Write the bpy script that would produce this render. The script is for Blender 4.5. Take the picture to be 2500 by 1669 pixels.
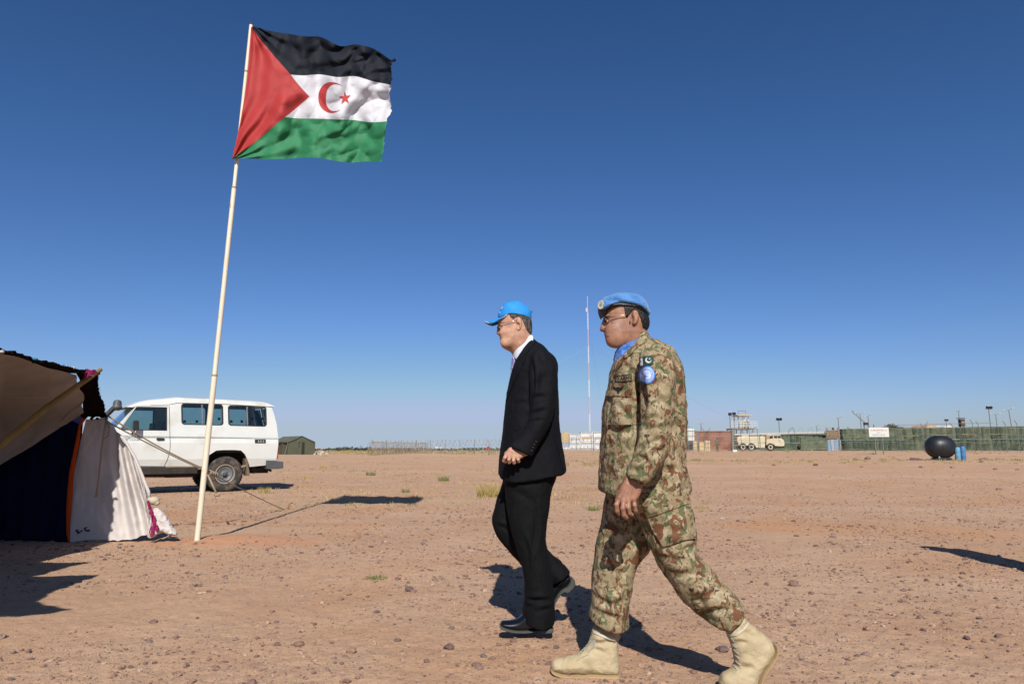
import bpy, bmesh, math, random
import numpy as np
from mathutils import Vector, Matrix, Quaternion
from mathutils.bvhtree import BVHTree
from mathutils.geometry import delaunay_2d_cdt
random.seed(7); rng = np.random.default_rng(7)
for _o in list(bpy.data.objects): bpy.data.objects.remove(_o)
SC = bpy.context.scene; COL = SC.collection
PI = math.pi

# ------------------------------------------------------------------ camera, sky, sun, exposure
FPX, CXP, CYP, HCAM = 1667.0, 1250.0, 834.5, 1.0
TH = math.atan(259.5/FPX); CT, ST = math.cos(TH), math.sin(TH)
cam = bpy.data.cameras.new('camera'); camo = bpy.data.objects.new('camera', cam); COL.objects.link(camo)
cam.lens = 24.0; cam.sensor_width = 36.0; cam.clip_start = 0.05; cam.clip_end = 9000
camo.location = (0, 0, HCAM); camo.rotation_euler = (PI/2+TH, 0, 0); SC.camera = camo
SUN_EL = math.radians(39.5); SDX, SDY = -0.055, 1.0
w = bpy.data.worlds.new('World'); SC.world = w; w.use_nodes = True
nt = w.node_tree; bg = nt.nodes['Background']
sky = nt.nodes.new('ShaderNodeTexSky'); sky.sky_type = 'NISHITA'; sky.sun_disc = False
sky.sun_elevation = SUN_EL; sky.sun_rotation = math.radians(177); sky.altitude = 600
sky.air_density = 1.0; sky.dust_density = 1.0; sky.ozone_density = 3.0
# camera colour response of the clear polarised sky: one smooth curve per channel over the whole dome
sp_ = nt.nodes.new('ShaderNodeSeparateColor'); cb_ = nt.nodes.new('ShaderNodeCombineColor'); nt.links.new(sky.outputs[0], sp_.inputs[0])
tcw = nt.nodes.new('ShaderNodeTexCoord'); sx_ = nt.nodes.new('ShaderNodeSeparateXYZ'); cx_ = nt.nodes.new('ShaderNodeCombineXYZ'); mz_ = nt.nodes.new('ShaderNodeMath')
mz_.operation = 'MAXIMUM'; mz_.inputs[1].default_value = .030; nt.links.new(tcw.outputs['Generated'], sx_.inputs[0]); nt.links.new(sx_.outputs[2], mz_.inputs[0])
nt.links.new(sx_.outputs[0], cx_.inputs[0]); nt.links.new(sx_.outputs[1], cx_.inputs[1]); nt.links.new(mz_.outputs[0], cx_.inputs[2]); nt.links.new(cx_.outputs[0], sky.inputs[0])
for k_, (g_, a_) in enumerate(((1.39, 8.31), (1.17, 5.31), (1.18, 7.12))):
    m1 = nt.nodes.new('ShaderNodeMath'); m1.operation = 'POWER'; m1.inputs[1].default_value = g_; nt.links.new(sp_.outputs[k_], m1.inputs[0])
    m2 = nt.nodes.new('ShaderNodeMath'); m2.operation = 'MULTIPLY'; m2.inputs[1].default_value = a_*.02**g_/.08; nt.links.new(m1.outputs[0], m2.inputs[0])
    m3 = nt.nodes.new('ShaderNodeMath'); m3.operation = 'MINIMUM'; m3.inputs[1].default_value = (.42, .52, .72)[k_]/.08; nt.links.new(m2.outputs[0], m3.inputs[0])
    nt.links.new(m3.outputs[0], cb_.inputs[k_])
tn = nt.nodes.new('ShaderNodeMix'); tn.data_type = 'RGBA'; tn.blend_type = 'MULTIPLY'; tn.inputs[0].default_value = 1; tn.inputs[7].default_value = (.82, .93, 1.12, 1)
nt.links.new(cb_.outputs[0], bg.inputs[0]); bg.inputs[1].default_value = 0.0628
sl = bpy.data.lights.new('sun', 'SUN'); sl.energy = 5.0; sl.angle = math.radians(0.53); sl.color = (1.0, .955, .885)
so = bpy.data.objects.new('sun', sl); COL.objects.link(so); so.location = (2, -30, 30)
so.rotation_euler = Vector((SDX*math.cos(SUN_EL), SDY*math.cos(SUN_EL), -math.sin(SUN_EL))).to_track_quat('-Z', 'Y').to_euler()
SC.view_settings.view_transform = 'Standard'; SC.view_settings.look = 'None'
SC.view_settings.exposure = 0.35; SC.view_settings.gamma = 1.0; SC.view_settings.use_curve_mapping = False

# ------------------------------------------------------------------ measuring helpers
def ray(px, py):
    x = (px-CXP)/FPX; u = (CYP-py)/FPX
    return Vector((x, CT-u*ST, ST+u*CT))
def P(px, py, Y):
    r = ray(px, py); t = Y/r.y
    return Vector((r.x*t, Y, HCAM+r.z*t))
def sstep(a, b, x):
    t = np.clip((x-a)/(b-a), 0, 1); return t*t*(3-2*t)
def terr(x, y):
    x = np.asarray(x, float); y = np.asarray(y, float)
    return .62*np.clip((y-20)/60, 0, 1)*sstep(-2, 7, x)
def T(x, y): return float(terr(x, y))
def G(px, py):
    r = ray(px, py); z = 0.0
    for _ in range(6):
        t = (z-HCAM)/r.z; z = T(r.x*t, r.y*t)
    return Vector((r.x*t, r.y*t, z))
def GB(px, Y):                       # ground point in pixel column px at depth Y
    X = (px-CXP)/FPX*(Y*CT-HCAM*ST+.5*ST)
    return Vector((X, Y, T(X, Y)))

# ------------------------------------------------------------------ vectorised noise
_perm = rng.permutation(256); _perm = np.concatenate([_perm, _perm, _perm]).astype(np.int64)
_gr = rng.normal(size=(256, 3)); _gr /= np.linalg.norm(_gr, axis=1)[:, None]
def pnoise(x, y, z=0.0):
    x, y, z = np.broadcast_arrays(np.asarray(x, float), np.asarray(y, float), np.asarray(z, float))
    xi = np.floor(x).astype(np.int64); yi = np.floor(y).astype(np.int64); zi = np.floor(z).astype(np.int64)
    fx, fy, fz = x-xi, y-yi, z-zi
    u, v, w_ = [t*t*t*(t*(t*6-15)+10) for t in (fx, fy, fz)]
    out = 0
    for dx in (0, 1):
        for dy in (0, 1):
            for dz in (0, 1):
                h = _perm[(_perm[(_perm[(xi+dx) & 255]+yi+dy) & 255]+zi+dz) & 255]
                g = _gr[h]
                d = g[..., 0]*(fx-dx)+g[..., 1]*(fy-dy)+g[..., 2]*(fz-dz)
                out = out+d*(u if dx else 1-u)*(v if dy else 1-v)*(w_ if dz else 1-w_)
    return out*1.6

# ------------------------------------------------------------------ materials
def nodes(m): return m.node_tree.nodes, m.node_tree.links
def mat(name, col, rough=.7, metal=0.0, var=.12, vscale=6.0, bump=0.0, bscale=60.0, spec=.35, col2=None, mixscale=3.0,
        thr=(.45, .6), coat=0.0, stretch=(1, 1, 1), island=0.0, trans=0.0, sheen=0.0, subsurf=0.0):
    col = tuple(c*.70 for c in col); col2 = tuple(c*.70 for c in col2) if col2 else None
    m = bpy.data.materials.new(name); m.use_nodes = True; N, L = nodes(m); b = N['Principled BSDF']
    tc = N.new('ShaderNodeTexCoord'); mp = N.new('ShaderNodeMapping'); mp.inputs['Scale'].default_value = stretch
    L.new(tc.outputs['Object'], mp.inputs[0])
    no = N.new('ShaderNodeTexNoise'); no.inputs['Scale'].default_value = vscale; no.inputs['Detail'].default_value = 6
    L.new(mp.outputs[0], no.inputs['Vector'])
    mr = N.new('ShaderNodeMapRange'); mr.inputs[1].default_value = .3; mr.inputs[2].default_value = .7
    mr.inputs[3].default_value = 1-var; mr.inputs[4].default_value = 1+var
    L.new(no.outputs[0], mr.inputs[0])
    base = N.new('ShaderNodeMix'); base.data_type = 'RGBA'
    base.inputs[6].default_value = (*col, 1); base.inputs[7].default_value = (*(col2 or col), 1)
    if col2:
        n2 = N.new('ShaderNodeTexNoise'); n2.inputs['Scale'].default_value = mixscale; n2.inputs['Detail'].default_value = 5
        L.new(mp.outputs[0], n2.inputs['Vector'])
        r2 = N.new('ShaderNodeMapRange'); r2.inputs[1].default_value = thr[0]; r2.inputs[2].default_value = thr[1]
        L.new(n2.outputs[0], r2.inputs[0]); L.new(r2.outputs[0], base.inputs[0])
    else: base.inputs[0].default_value = 0
    vm = N.new('ShaderNodeVectorMath'); vm.operation = 'SCALE'
    L.new(base.outputs[2], vm.inputs[0]); L.new(mr.outputs[0], vm.inputs['Scale'])
    out = vm.outputs[0]
    if island:
        ge = N.new('ShaderNodeNewGeometry'); mi = N.new('ShaderNodeMapRange')
        mi.inputs[3].default_value = 1-island; mi.inputs[4].default_value = 1+island
        L.new(ge.outputs['Random Per Island'], mi.inputs[0]); v2 = N.new('ShaderNodeVectorMath'); v2.operation = 'SCALE'
        L.new(out, v2.inputs[0]); L.new(mi.outputs[0], v2.inputs['Scale']); out = v2.outputs[0]
    L.new(out, b.inputs['Base Color'])
    b.inputs['Roughness'].default_value = rough; b.inputs['Metallic'].default_value = metal
    b.inputs['Specular IOR Level'].default_value = spec; b.inputs['Coat Weight'].default_value = coat
    b.inputs['Sheen Weight'].default_value = sheen
    if subsurf: b.inputs['Subsurface Weight'].default_value = subsurf; b.inputs['Subsurface Radius'].default_value = (.012, .005, .003)
    if trans:
        tl = N.new('ShaderNodeBsdfTranslucent'); L.new(out, tl.inputs[0]); mx = N.new('ShaderNodeMixShader')
        mx.inputs[0].default_value = trans; L.new(b.outputs[0], mx.inputs[1]); L.new(tl.outputs[0], mx.inputs[2])
        L.new(mx.outputs[0], N['Material Output'].inputs[0])
    if bump:
        n3 = N.new('ShaderNodeTexNoise'); n3.inputs['Scale'].default_value = bscale; n3.inputs['Detail'].default_value = 4
        L.new(mp.outputs[0], n3.inputs['Vector'])
        bp = N.new('ShaderNodeBump'); bp.inputs['Strength'].default_value = bump; bp.inputs['Distance'].default_value = .01
        L.new(n3.outputs[0], bp.inputs['Height']); L.new(bp.outputs[0], b.inputs['Normal'])
    return m

def camo_mat(name, s=1.0):
    m = bpy.data.materials.new(name); m.use_nodes = True; N, L = nodes(m); b = N['Principled BSDF']
    tc = N.new('ShaderNodeTexCoord'); mp = N.new('ShaderNodeMapping'); mp.inputs['Scale'].default_value = (1.42*s, 1.1*s, 1.15*s)
    mp.inputs['Rotation'].default_value = (0, .35, 0)
    L.new(tc.outputs['Object'], mp.inputs[0])
    def layer(off, sc, t0, t1, dist=.9, det=2.5):
        a = N.new('ShaderNodeVectorMath'); a.operation = 'ADD'; a.inputs[1].default_value = off; L.new(mp.outputs[0], a.inputs[0])
        n = N.new('ShaderNodeTexNoise'); n.inputs['Scale'].default_value = sc; n.inputs['Detail'].default_value = det
        n.inputs['Roughness'].default_value = .62; n.inputs['Distortion'].default_value = dist; L.new(a.outputs[0], n.inputs['Vector'])
        r = N.new('ShaderNodeMapRange'); r.inputs[1].default_value = t0; r.inputs[2].default_value = t1; L.new(n.outputs[0], r.inputs[0])
        return r.outputs[0]
    cur = None
    base = (.225, .175, .102, 1)
    for (off, sc, t0, t1, c) in (((3, 1, 7), 19, .52, .58, (.30, .25, .162, 1)), ((11, 5, 2), 17, .54, .58, (.088, .100, .046, 1)),
                                 ((5, 9, 21), 20, .545, .58, (.125, .055, .028, 1)), ((25, 3, 4), 34, .62, .645, (.055, .031, .020, 1))):
        mx = N.new('ShaderNodeMix'); mx.data_type = 'RGBA'
        if cur is None: mx.inputs[6].default_value = base
        else: L.new(cur, mx.inputs[6])
        mx.inputs[7].default_value = c; L.new(layer(off, sc, t0, t1), mx.inputs[0]); cur = mx.outputs[2]
    n = N.new('ShaderNodeTexNoise'); n.inputs['Scale'].default_value = 45; L.new(mp.outputs[0], n.inputs['Vector'])
    r = N.new('ShaderNodeMapRange'); r.inputs[3].default_value = .82; r.inputs[4].default_value = 1.16; L.new(n.outputs[0], r.inputs[0])
    vm = N.new('ShaderNodeVectorMath'); vm.operation = 'SCALE'; L.new(cur, vm.inputs[0]); L.new(r.outputs[0], vm.inputs['Scale'])
    L.new(vm.outputs[0], b.inputs['Base Color']); b.inputs['Roughness'].default_value = .85; b.inputs['Specular IOR Level'].default_value = .2
    n3 = N.new('ShaderNodeTexNoise'); n3.inputs['Scale'].default_value = 22; n3.inputs['Detail'].default_value = 5; L.new(tc.outputs['Object'], n3.inputs['Vector'])
    bp = N.new('ShaderNodeBump'); bp.inputs['Strength'].default_value = .5; bp.inputs['Distance'].default_value = .012
    L.new(n3.outputs[0], bp.inputs['Height']); L.new(bp.outputs[0], b.inputs['Normal'])
    return m

def glass_mat(name, tint=(.75, .85, .85), alpha=.35, rough=.03):
    m = bpy.data.materials.new(name); m.use_nodes = True; N, L = nodes(m)
    tr = N.new('ShaderNodeBsdfTransparent'); tr.inputs[0].default_value = (*tint, 1)
    gl = N.new('ShaderNodeBsdfGlossy'); gl.inputs['Roughness'].default_value = rough; gl.inputs[0].default_value = (.9, .95, 1, 1)
    fr = N.new('ShaderNodeFresnel'); fr.inputs[0].default_value = 1.45
    mx = N.new('ShaderNodeMixShader'); L.new(fr.outputs[0], mx.inputs[0]); L.new(tr.outputs[0], mx.inputs[1]); L.new(gl.outputs[0], mx.inputs[2])
    L.new(mx.outputs[0], N['Material Output'].inputs[0]); return m

# ------------------------------------------------------------------ object plumbing
def woff(o):
    v = Vector((0, 0, 0))
    while o is not None: v += o.location; o = o.parent
    return v
def link(name, me, m, parent=None, smooth=True, kind=None):
    o = bpy.data.objects.new(name, me); COL.objects.link(o)
    if m: me.materials.append(m)
    if smooth: me.shade_smooth()
    else: me.shade_flat()
    if parent: o.parent = parent
    if kind: o['kind'] = kind
    return o
def thing(name, label, cat, loc=(0, 0, 0), rz=0.0, group=None):
    o = bpy.data.objects.new(name, None); COL.objects.link(o); o.location = loc; o.rotation_euler = (0, 0, rz)
    o.empty_display_size = .2
    o['label'] = label; o['category'] = cat
    if group: o['group'] = group
    return o
def tag(o, label, cat, group=None):
    o['label'] = label; o['category'] = cat
    if group: o['group'] = group
    return o
def lab(o, label): o['label'] = label; return o
def dup(root, loc, label=None, rz=None, scale=None):
    r = root.copy(); COL.objects.link(r); r.location = loc
    if rz is not None: r.rotation_euler = (0, 0, rz)
    if scale: r.scale = (scale,)*3
    if label: r['label'] = label
    for ch in list(root.children):
        c = ch.copy(); COL.objects.link(c); c.parent = r
        for g in list(ch.children):
            d = g.copy(); COL.objects.link(d); d.parent = c
    return r
def npmesh(name, V, Fq):
    """V (n,3) array, Fq (m,k) int array"""
    V = np.asarray(V, np.float32); Fq = np.asarray(Fq, np.int32); k = Fq.shape[1]
    me = bpy.data.meshes.new(name); me.vertices.add(len(V)); me.vertices.foreach_set('co', V.ravel())
    me.loops.add(Fq.size); me.loops.foreach_set('vertex_index', Fq.ravel())
    me.polygons.add(len(Fq)); me.polygons.foreach_set('loop_start', np.arange(0, Fq.size, k, dtype=np.int32))
    me.update(calc_edges=True); return me

class MB:
    def __init__(s): s.v = []; s.f = []
    def add(s, V, F):
        n = len(s.v); s.v += [Vector(p) for p in V]; s.f += [tuple(i+n for i in f) for f in F]; return s
    def box(s, c, d, rz=0.0, R=None):
        c = Vector(c); h = Vector(d)/2; M = R or Matrix.Rotation(rz, 3, 'Z')
        V = [c+M@Vector((a*h.x, b*h.y, e*h.z)) for a in (-1, 1) for b in (-1, 1) for e in (-1, 1)]
        return s.add(V, [(0, 1, 3, 2), (4, 6, 7, 5), (0, 4, 5, 1), (2, 3, 7, 6), (0, 2, 6, 4), (1, 5, 7, 3)])
    def beam(s, a, b, wx, wz=None, up=(0, 0, 1)):
        a = Vector(a); b = Vector(b); wz = wz or wx; t = (b-a).normalized(); up = Vector(up)
        if abs(t.dot(up)) > .98: up = Vector((0, 1, 0))
        x = t.cross(up).normalized(); y = x.cross(t)
        V = [p+x*i*wx/2+y*j*wz/2 for p in (a, b) for i, j in ((-1, -1), (1, -1), (1, 1), (-1, 1))]
        return s.add(V, [(3, 2, 1, 0), (4, 5, 6, 7), (0, 1, 5, 4), (1, 2, 6, 5), (2, 3, 7, 6), (3, 0, 4, 7)])
    def tube(s, pts, r, n=8, caps=True, closed=False):
        pts = [Vector(p) for p in pts]; m = len(pts)
        rs = r if hasattr(r, '__len__') else [r]*m
        nrm = None; V = []
        for i, p in enumerate(pts):
            a = pts[i-1] if (i > 0 or closed) else p; b = pts[(i+1) % m] if (i < m-1 or closed) else p
            t = (b-a)
            if t.length < 1e-9: t = Vector((0, 0, 1))
            t.normalize()
            if nrm is None:
                nrm = t.orthogonal().normalized()
            else:
                nrm = (nrm-t*nrm.dot(t))
                nrm = nrm.normalized() if nrm.length > 1e-6 else t.orthogonal().normalized()
            bi = t.cross(nrm)
            for k in range(n):
                an = 2*PI*k/n; V.append(p+(nrm*math.cos(an)+bi*math.sin(an))*rs[i])
        F = []
        for i in range(m if closed else m-1):
            for k in range(n):
                j = (i+1) % m; F.append((i*n+k, i*n+(k+1) % n, j*n+(k+1) % n, j*n+k))
        if caps and not closed: F.append(tuple(range(n-1, -1, -1))); F.append(tuple((m-1)*n+k for k in range(n)))
        return s.add(V, F)
    def lathe(s, prof, c, axis='Z', n=24, M=None, caps=True):
        """prof: list (r,h)"""
        c = Vector(c); V = []
        for r, h in prof:
            for k in range(n):
                a = 2*PI*k/n; p = Vector((r*math.cos(a), r*math.sin(a), h))
                if axis == 'Y': p = Vector((p.x, p.z, p.y))
                if axis == 'X': p = Vector((p.z, p.x, p.y))
                if M: p = M@p
                V.append(c+p)
        m = len(prof); F = [(i*n+k, i*n+(k+1) % n, (i+1)*n+(k+1) % n, (i+1)*n+k) for i in range(m-1) for k in range(n)]
        if caps and prof[0][0] > 1e-6: F.append(tuple(range(n)))
        if caps and prof[-1][0] > 1e-6: F.append(tuple((m-1)*n+k for k in range(n)))
        return s.add(V, F)
    def prism(s, pts, ax):
        """planar polygon pts (3D) extruded by vector ax"""
        n = len(pts); ax = Vector(ax); V = [Vector(p) for p in pts]+[Vector(p)+ax for p in pts]
        return s.add(V, [tuple(range(n)), tuple(range(2*n-1, n-1, -1))]+[(i, (i+1) % n, n+(i+1) % n, n+i) for i in range(n)])
    def ball(s, c, r, n=10, m=7):
        r = Vector(r) if hasattr(r, '__len__') else Vector((r, r, r)); V = []; c = Vector(c)
        for i in range(m+1):
            a = PI*i/m
            for k in range(n):
                b = 2*PI*k/n; V.append(c+Vector((r.x*math.sin(a)*math.cos(b), r.y*math.sin(a)*math.sin(b), r.z*math.cos(a))))
        return s.add(V, [(i*n+k, (i+1)*n+k, (i+1)*n+(k+1) % n, i*n+(k+1) % n) for i in range(m) for k in range(n)])
    def mesh(s, name, off=(0, 0, 0), merge=True, bevel=0.0):
        off = Vector(off); me = bpy.data.meshes.new(name); me.from_pydata([tuple(p-off) for p in s.v], [], s.f)
        bm = bmesh.new(); bm.from_mesh(me)
        if merge: bmesh.ops.remove_doubles(bm, verts=bm.verts, dist=1e-5)
        bmesh.ops.recalc_face_normals(bm, faces=bm.faces)
        if bevel: bmesh.ops.bevel(bm, geom=[e for e in bm.edges if len(e.link_faces) == 2 and e.calc_face_angle(0) > .6], offset=bevel, segments=2, affect='EDGES', profile=.6)
        bm.to_mesh(me); bm.free(); return me
    def build(s, name, m, parent=None, smooth=False, kind=None, bevel=0.0, local=False, auto=None):
        off = Vector((0, 0, 0)) if (local or parent is None) else woff(parent)
        o = link(name, s.mesh(name, off, bevel=bevel), m, parent, smooth, kind)
        if auto: o.data.set_sharp_from_angle(angle=math.radians(auto))
        return o

# ------------------------------------------------------------------ implicit-surface modeller
def chaikin(pts, it=2):
    p = np.asarray(pts, float)
    for _ in range(it):
        q = np.roll(p, -1, 0); p = np.stack([.75*p+.25*q, .25*p+.75*q], 1).reshape(-1, 2)
    return p
def sd_poly(poly, X, Z):
    d = np.full(X.shape, 1e9); ins = np.zeros(X.shape, bool); n = len(poly)
    for i in range(n):
        a = poly[i]; b = poly[(i+1) % n]; e = b-a; wx = X-a[0]; wz = Z-a[1]
        t = np.clip((wx*e[0]+wz*e[1])/(e@e+1e-12), 0, 1); dx = wx-e[0]*t; dz = wz-e[1]*t
        d = np.minimum(d, dx*dx+dz*dz)
        if a[1] != b[1]:
            c = ((a[1] > Z) != (b[1] > Z)) & (X < (b[0]-a[0])*(Z-a[1])/(b[1]-a[1])+a[0]); ins ^= c
    d = np.sqrt(d); return np.where(ins, -d, d)
class SDF:
    def __init__(s, lo, hi, h):
        s.h = h; s.lo = np.array(lo, float); s.n = np.ceil((np.array(hi)-lo)/h).astype(int)+1
        s.x = s.lo[0]+h*np.arange(s.n[0]); s.y = s.lo[1]+h*np.arange(s.n[1]); s.z = s.lo[2]+h*np.arange(s.n[2])
        s.X = s.x[:, None, None]; s.Y = s.y[None, :, None]; s.Z = s.z[None, None, :]
        s.F = np.full(tuple(s.n), .5, np.float32)
    def _c(s, d, k, op):
        d = d.astype(np.float32)
        if op == 'add':
            if k > 0:
                h = np.clip(.5+.5*(d-s.F)/k, 0, 1); s.F = d*(1-h)+s.F*h-k*h*(1-h)
            else: s.F = np.minimum(s.F, d)
        elif op == 'cut':
            if k > 0:
                d = -d; h = np.clip(.5-.5*(d-s.F)/k, 0, 1); s.F = d*(1-h)+s.F*h+k*h*(1-h)
            else: s.F = np.maximum(s.F, -d)
        return s
    def poly(s, pts, yc, W, R, k=.02, op='add', it=2, W2=None, zr=None, shear=0.0):
        """pts: (X,Z) outline; inflated to half width W (W at top zr[1], W2 at bottom zr[0]) with edge rounding R"""
        pl = chaikin(pts, it); d2 = sd_poly(pl, s.x[:, None]+0*s.z[None, :], s.z[None, :]+0*s.x[:, None])
        w_ = W
        if W2 is not None:
            t = np.clip((s.z-zr[0])/(zr[1]-zr[0]), 0, 1); w_ = (W2+(W-W2)*t)[None, None, :]
        yy = s.Y-yc
        if shear: yy = yy-shear*(s.Z-np.mean(pl[:, 1]))
        a = np.maximum(d2+R, 0)[:, None, :]; d = np.sqrt(a*a+(yy*(R/w_))**2)-R
        return s._c(d, k, op)
    def ell(s, c, r, k=.02, op='add', rot=None):
        x, y, z = s.X-c[0], s.Y-c[1], s.Z-c[2]
        if rot:
            ca, sa = math.cos(rot), math.sin(rot); x, z = x*ca+z*sa, -x*sa+z*ca
        q = np.sqrt((x/r[0])**2+(y/r[1])**2+(z/r[2])**2); return s._c((q-1)*min(r), k, op)
    def cap(s, a, b, ra, rb=None, k=.01, op='add'):
        rb = ra if rb is None else rb; a = np.array(a, float); b = np.array(b, float); e = b-a
        px, py, pz = s.X-a[0], s.Y-a[1], s.Z-a[2]
        t = np.clip((px*e[0]+py*e[1]+pz*e[2])/(e@e+1e-12), 0, 1)
        d = np.sqrt((px-e[0]*t)**2+(py-e[1]*t)**2+(pz-e[2]*t)**2)-(ra+(rb-ra)*t)
        return s._c(d, k, op)
    def chain(s, pts, rs, k=.006, op='add'):
        for i in range(len(pts)-1): s.cap(pts[i], pts[i+1], rs[i], rs[i+1], k, op)
        return s
    def cutbox(s, ax, v, side):
        g = (s.X, s.Y, s.Z)[ax]; d = (v-g) if side > 0 else (g-v)     # keep side
        s.F = np.maximum(s.F, (d+0*s.F).astype(np.float32)); return s
    def mask(s, pts, it=1, k=0.004, sign=1):
        """keep only what lies inside an (X,Z) outline: gives garments a cut hem instead of a rounded end"""
        pl = chaikin(pts, it); d2 = sd_poly(pl, s.x[:, None]+0*s.z[None, :], s.z[None, :]+0*s.x[:, None])[:, None, :].astype(np.float32)*sign
        h = np.clip(.5-.5*(d2-s.F)/k, 0, 1); s.F = d2*(1-h)+s.F*h+k*h*(1-h); return s
    def like(s):
        o = SDF.__new__(SDF); o.__dict__.update(s.__dict__); o.F = np.full(s.F.shape, .5, np.float32); return o
    def merge(s, o, k=.012): return s._c(o.F, k, 'add')
    def extract(s, smooth=1):
        F = s.F; F[0] = F[-1] = .5; F[:, 0] = F[:, -1] = .5; F[:, :, 0] = F[:, :, -1] = .5
        S = F < 0; n0, n1, n2 = F.shape
        cnt = np.zeros((n0-1, n1-1, n2-1), np.int16)
        for a in (0, 1):
            for b in (0, 1):
                for c in (0, 1): cnt += S[a:n0-1+a, b:n1-1+b, c:n2-1+c]
        I, J, K = np.nonzero((cnt > 0) & (cnt < 8)); nv = len(I); idx = -np.ones(cnt.shape, np.int64); idx[I, J, K] = np.arange(nv)
        acc = np.zeros((nv, 3)); w_ = np.zeros(nv)
        cor = [(a, b, c) for a in (0, 1) for b in (0, 1) for c in (0, 1)]
        for p in cor:
            for ax in range(3):
                if p[ax]: continue
                q = list(p); q[ax] = 1
                f0 = F[I+p[0], J+p[1], K+p[2]]; f1 = F[I+q[0], J+q[1], K+q[2]]; cr = (f0 < 0) != (f1 < 0)
                t = np.where(cr, f0/np.where(cr, f0-f1, 1), 0); pos = np.zeros((nv, 3)); pos[:] = p; pos[:, ax] += t
                acc += pos*cr[:, None]; w_ += cr
        V = np.stack([I, J, K], 1)+acc/w_[:, None]; V = s.lo+V*s.h
        Q = []
        for ax in range(3):
            o1, o2 = [(1, 2), (2, 0), (0, 1)][ax]
            sl0 = [slice(None)]*3; sl1 = [slice(None)]*3; sl0[ax] = slice(0, -1); sl1[ax] = slice(1, None)
            ch = S[tuple(sl0)] != S[tuple(sl1)]; E = np.array(np.nonzero(ch)).T
            ok = (E[:, o1] > 0) & (E[:, o2] > 0) & (E[:, o1] < cnt.shape[o1]) & (E[:, o2] < cnt.shape[o2]); E = E[ok]
            neg = S[tuple(E.T)]
            def g(d1, d2):
                e = E.copy(); e[:, o1] -= d1; e[:, o2] -= d2; return idx[tuple(e.T)]
            q = np.stack([g(1, 1), g(0, 1), g(0, 0), g(1, 0)], 1); q[~neg] = q[~neg][:, ::-1]; Q.append(q)
        Q = np.concatenate(Q); Q = Q[(Q >= 0).all(1)]
        e = np.concatenate([Q[:, [0, 1]], Q[:, [1, 2]], Q[:, [2, 3]], Q[:, [3, 0]]])
        for _ in range(smooth):
            acc = np.zeros_like(V); c = np.zeros(nv)
            for k in range(3): acc[:, k] = np.bincount(e[:, 0], V[e[:, 1], k], nv)+np.bincount(e[:, 1], V[e[:, 0], k], nv)
            c = np.bincount(e[:, 0], minlength=nv)+np.bincount(e[:, 1], minlength=nv)
            V = .4*V+.6*acc/np.maximum(c, 1)[:, None]
        return V, Q
def vnormals(V, Q):
    n = np.cross(V[Q[:, 2]]-V[Q[:, 0]], V[Q[:, 3]]-V[Q[:, 1]]); N = np.zeros_like(V)
    for k in range(3):
        for j in range(Q.shape[1]): N[:, k] += np.bincount(Q[:, j], n[:, k], len(V))
    return N/np.maximum(np.linalg.norm(N, axis=1), 1e-12)[:, None]
def folds(V, Q, amp=.004, sc=(14, 14, 5), seed=0, creases=(), noise2=.0015):
    """cloth relief: soft drape noise plus hand-placed creases ((x0,z0),(x1,z1),width,depth) in world metres on the camera-facing side"""
    N = vnormals(V, Q)
    n = pnoise(V[:, 0]*sc[0]+seed, V[:, 1]*sc[1], V[:, 2]*sc[2]+3*seed)
    r = 1-2*np.abs(n); d = amp*(r-.3)+noise2*pnoise(V[:, 0]*45+seed, V[:, 1]*45, V[:, 2]*45)
    r2 = 1-2.4*np.abs(pnoise(V[:, 0]*sc[0]*2.1+seed*2+n, V[:, 1]*sc[1]*1.6, V[:, 2]*sc[2]*2.6-seed)); d = d+amp*.55*np.clip(r2, -.4, 1)
    f = np.clip(-N[:, 1]*1.3, 0, 1)
    for (a, b, wd, dep) in creases:
        a = np.array(a); b = np.array(b); e = b-a; nn = np.array([-e[1], e[0]])/np.linalg.norm(e)
        wx = V[:, 0]-a[0]; wz = V[:, 2]-a[1]; t = (wx*e[0]+wz*e[1])/(e@e); tt = np.clip(t, 0, 1)
        bend = .25*np.linalg.norm(e)*.25*np.sin(PI*np.clip(t, 0, 1))
        sd = wx*nn[0]+wz*nn[1]-bend; endd = np.abs(t-tt)*np.linalg.norm(e)
        fall = np.exp(-(endd/wd)**2)*np.sin(PI*np.clip(t*.8+.1, 0, 1))
        d += f*fall*(-dep*np.exp(-(sd/wd)**2)+.75*dep*np.exp(-((sd-1.9*wd)/(1.2*wd))**2))
    return V+N*d[:, None]
def sdf_obj(parts, name, m, parent, smooth=True):
    """parts: list of (V,Q); joined into ONE mesh"""
    VV = []; QQ = []; n = 0
    for V, Q in parts: VV.append(V); QQ.append(Q+n); n += len(V)
    V = np.concatenate(VV); Q = np.concatenate(QQ)
    off = np.array(woff(parent)) if parent else 0
    return link(name, npmesh(name, V-off, Q), m, parent, smooth)

class Crop:
    """turns coordinates measured in an enlarged crop of the photograph into metres on a plane at depth Y"""
    def __init__(s, ox, oy, sc): s.ox, s.oy, s.sc = ox, oy, sc
    def px(s, p): return (s.ox+p[0]/s.sc, s.oy+p[1]/s.sc)
    def xz(s, pts, Y):
        out = []
        for p in pts:
            q = P(*s.px(p), Y); out.append((q.x, q.z))
        return np.array(out)
    def w(s, p, Y): return tuple(P(*s.px(p), Y))

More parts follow.
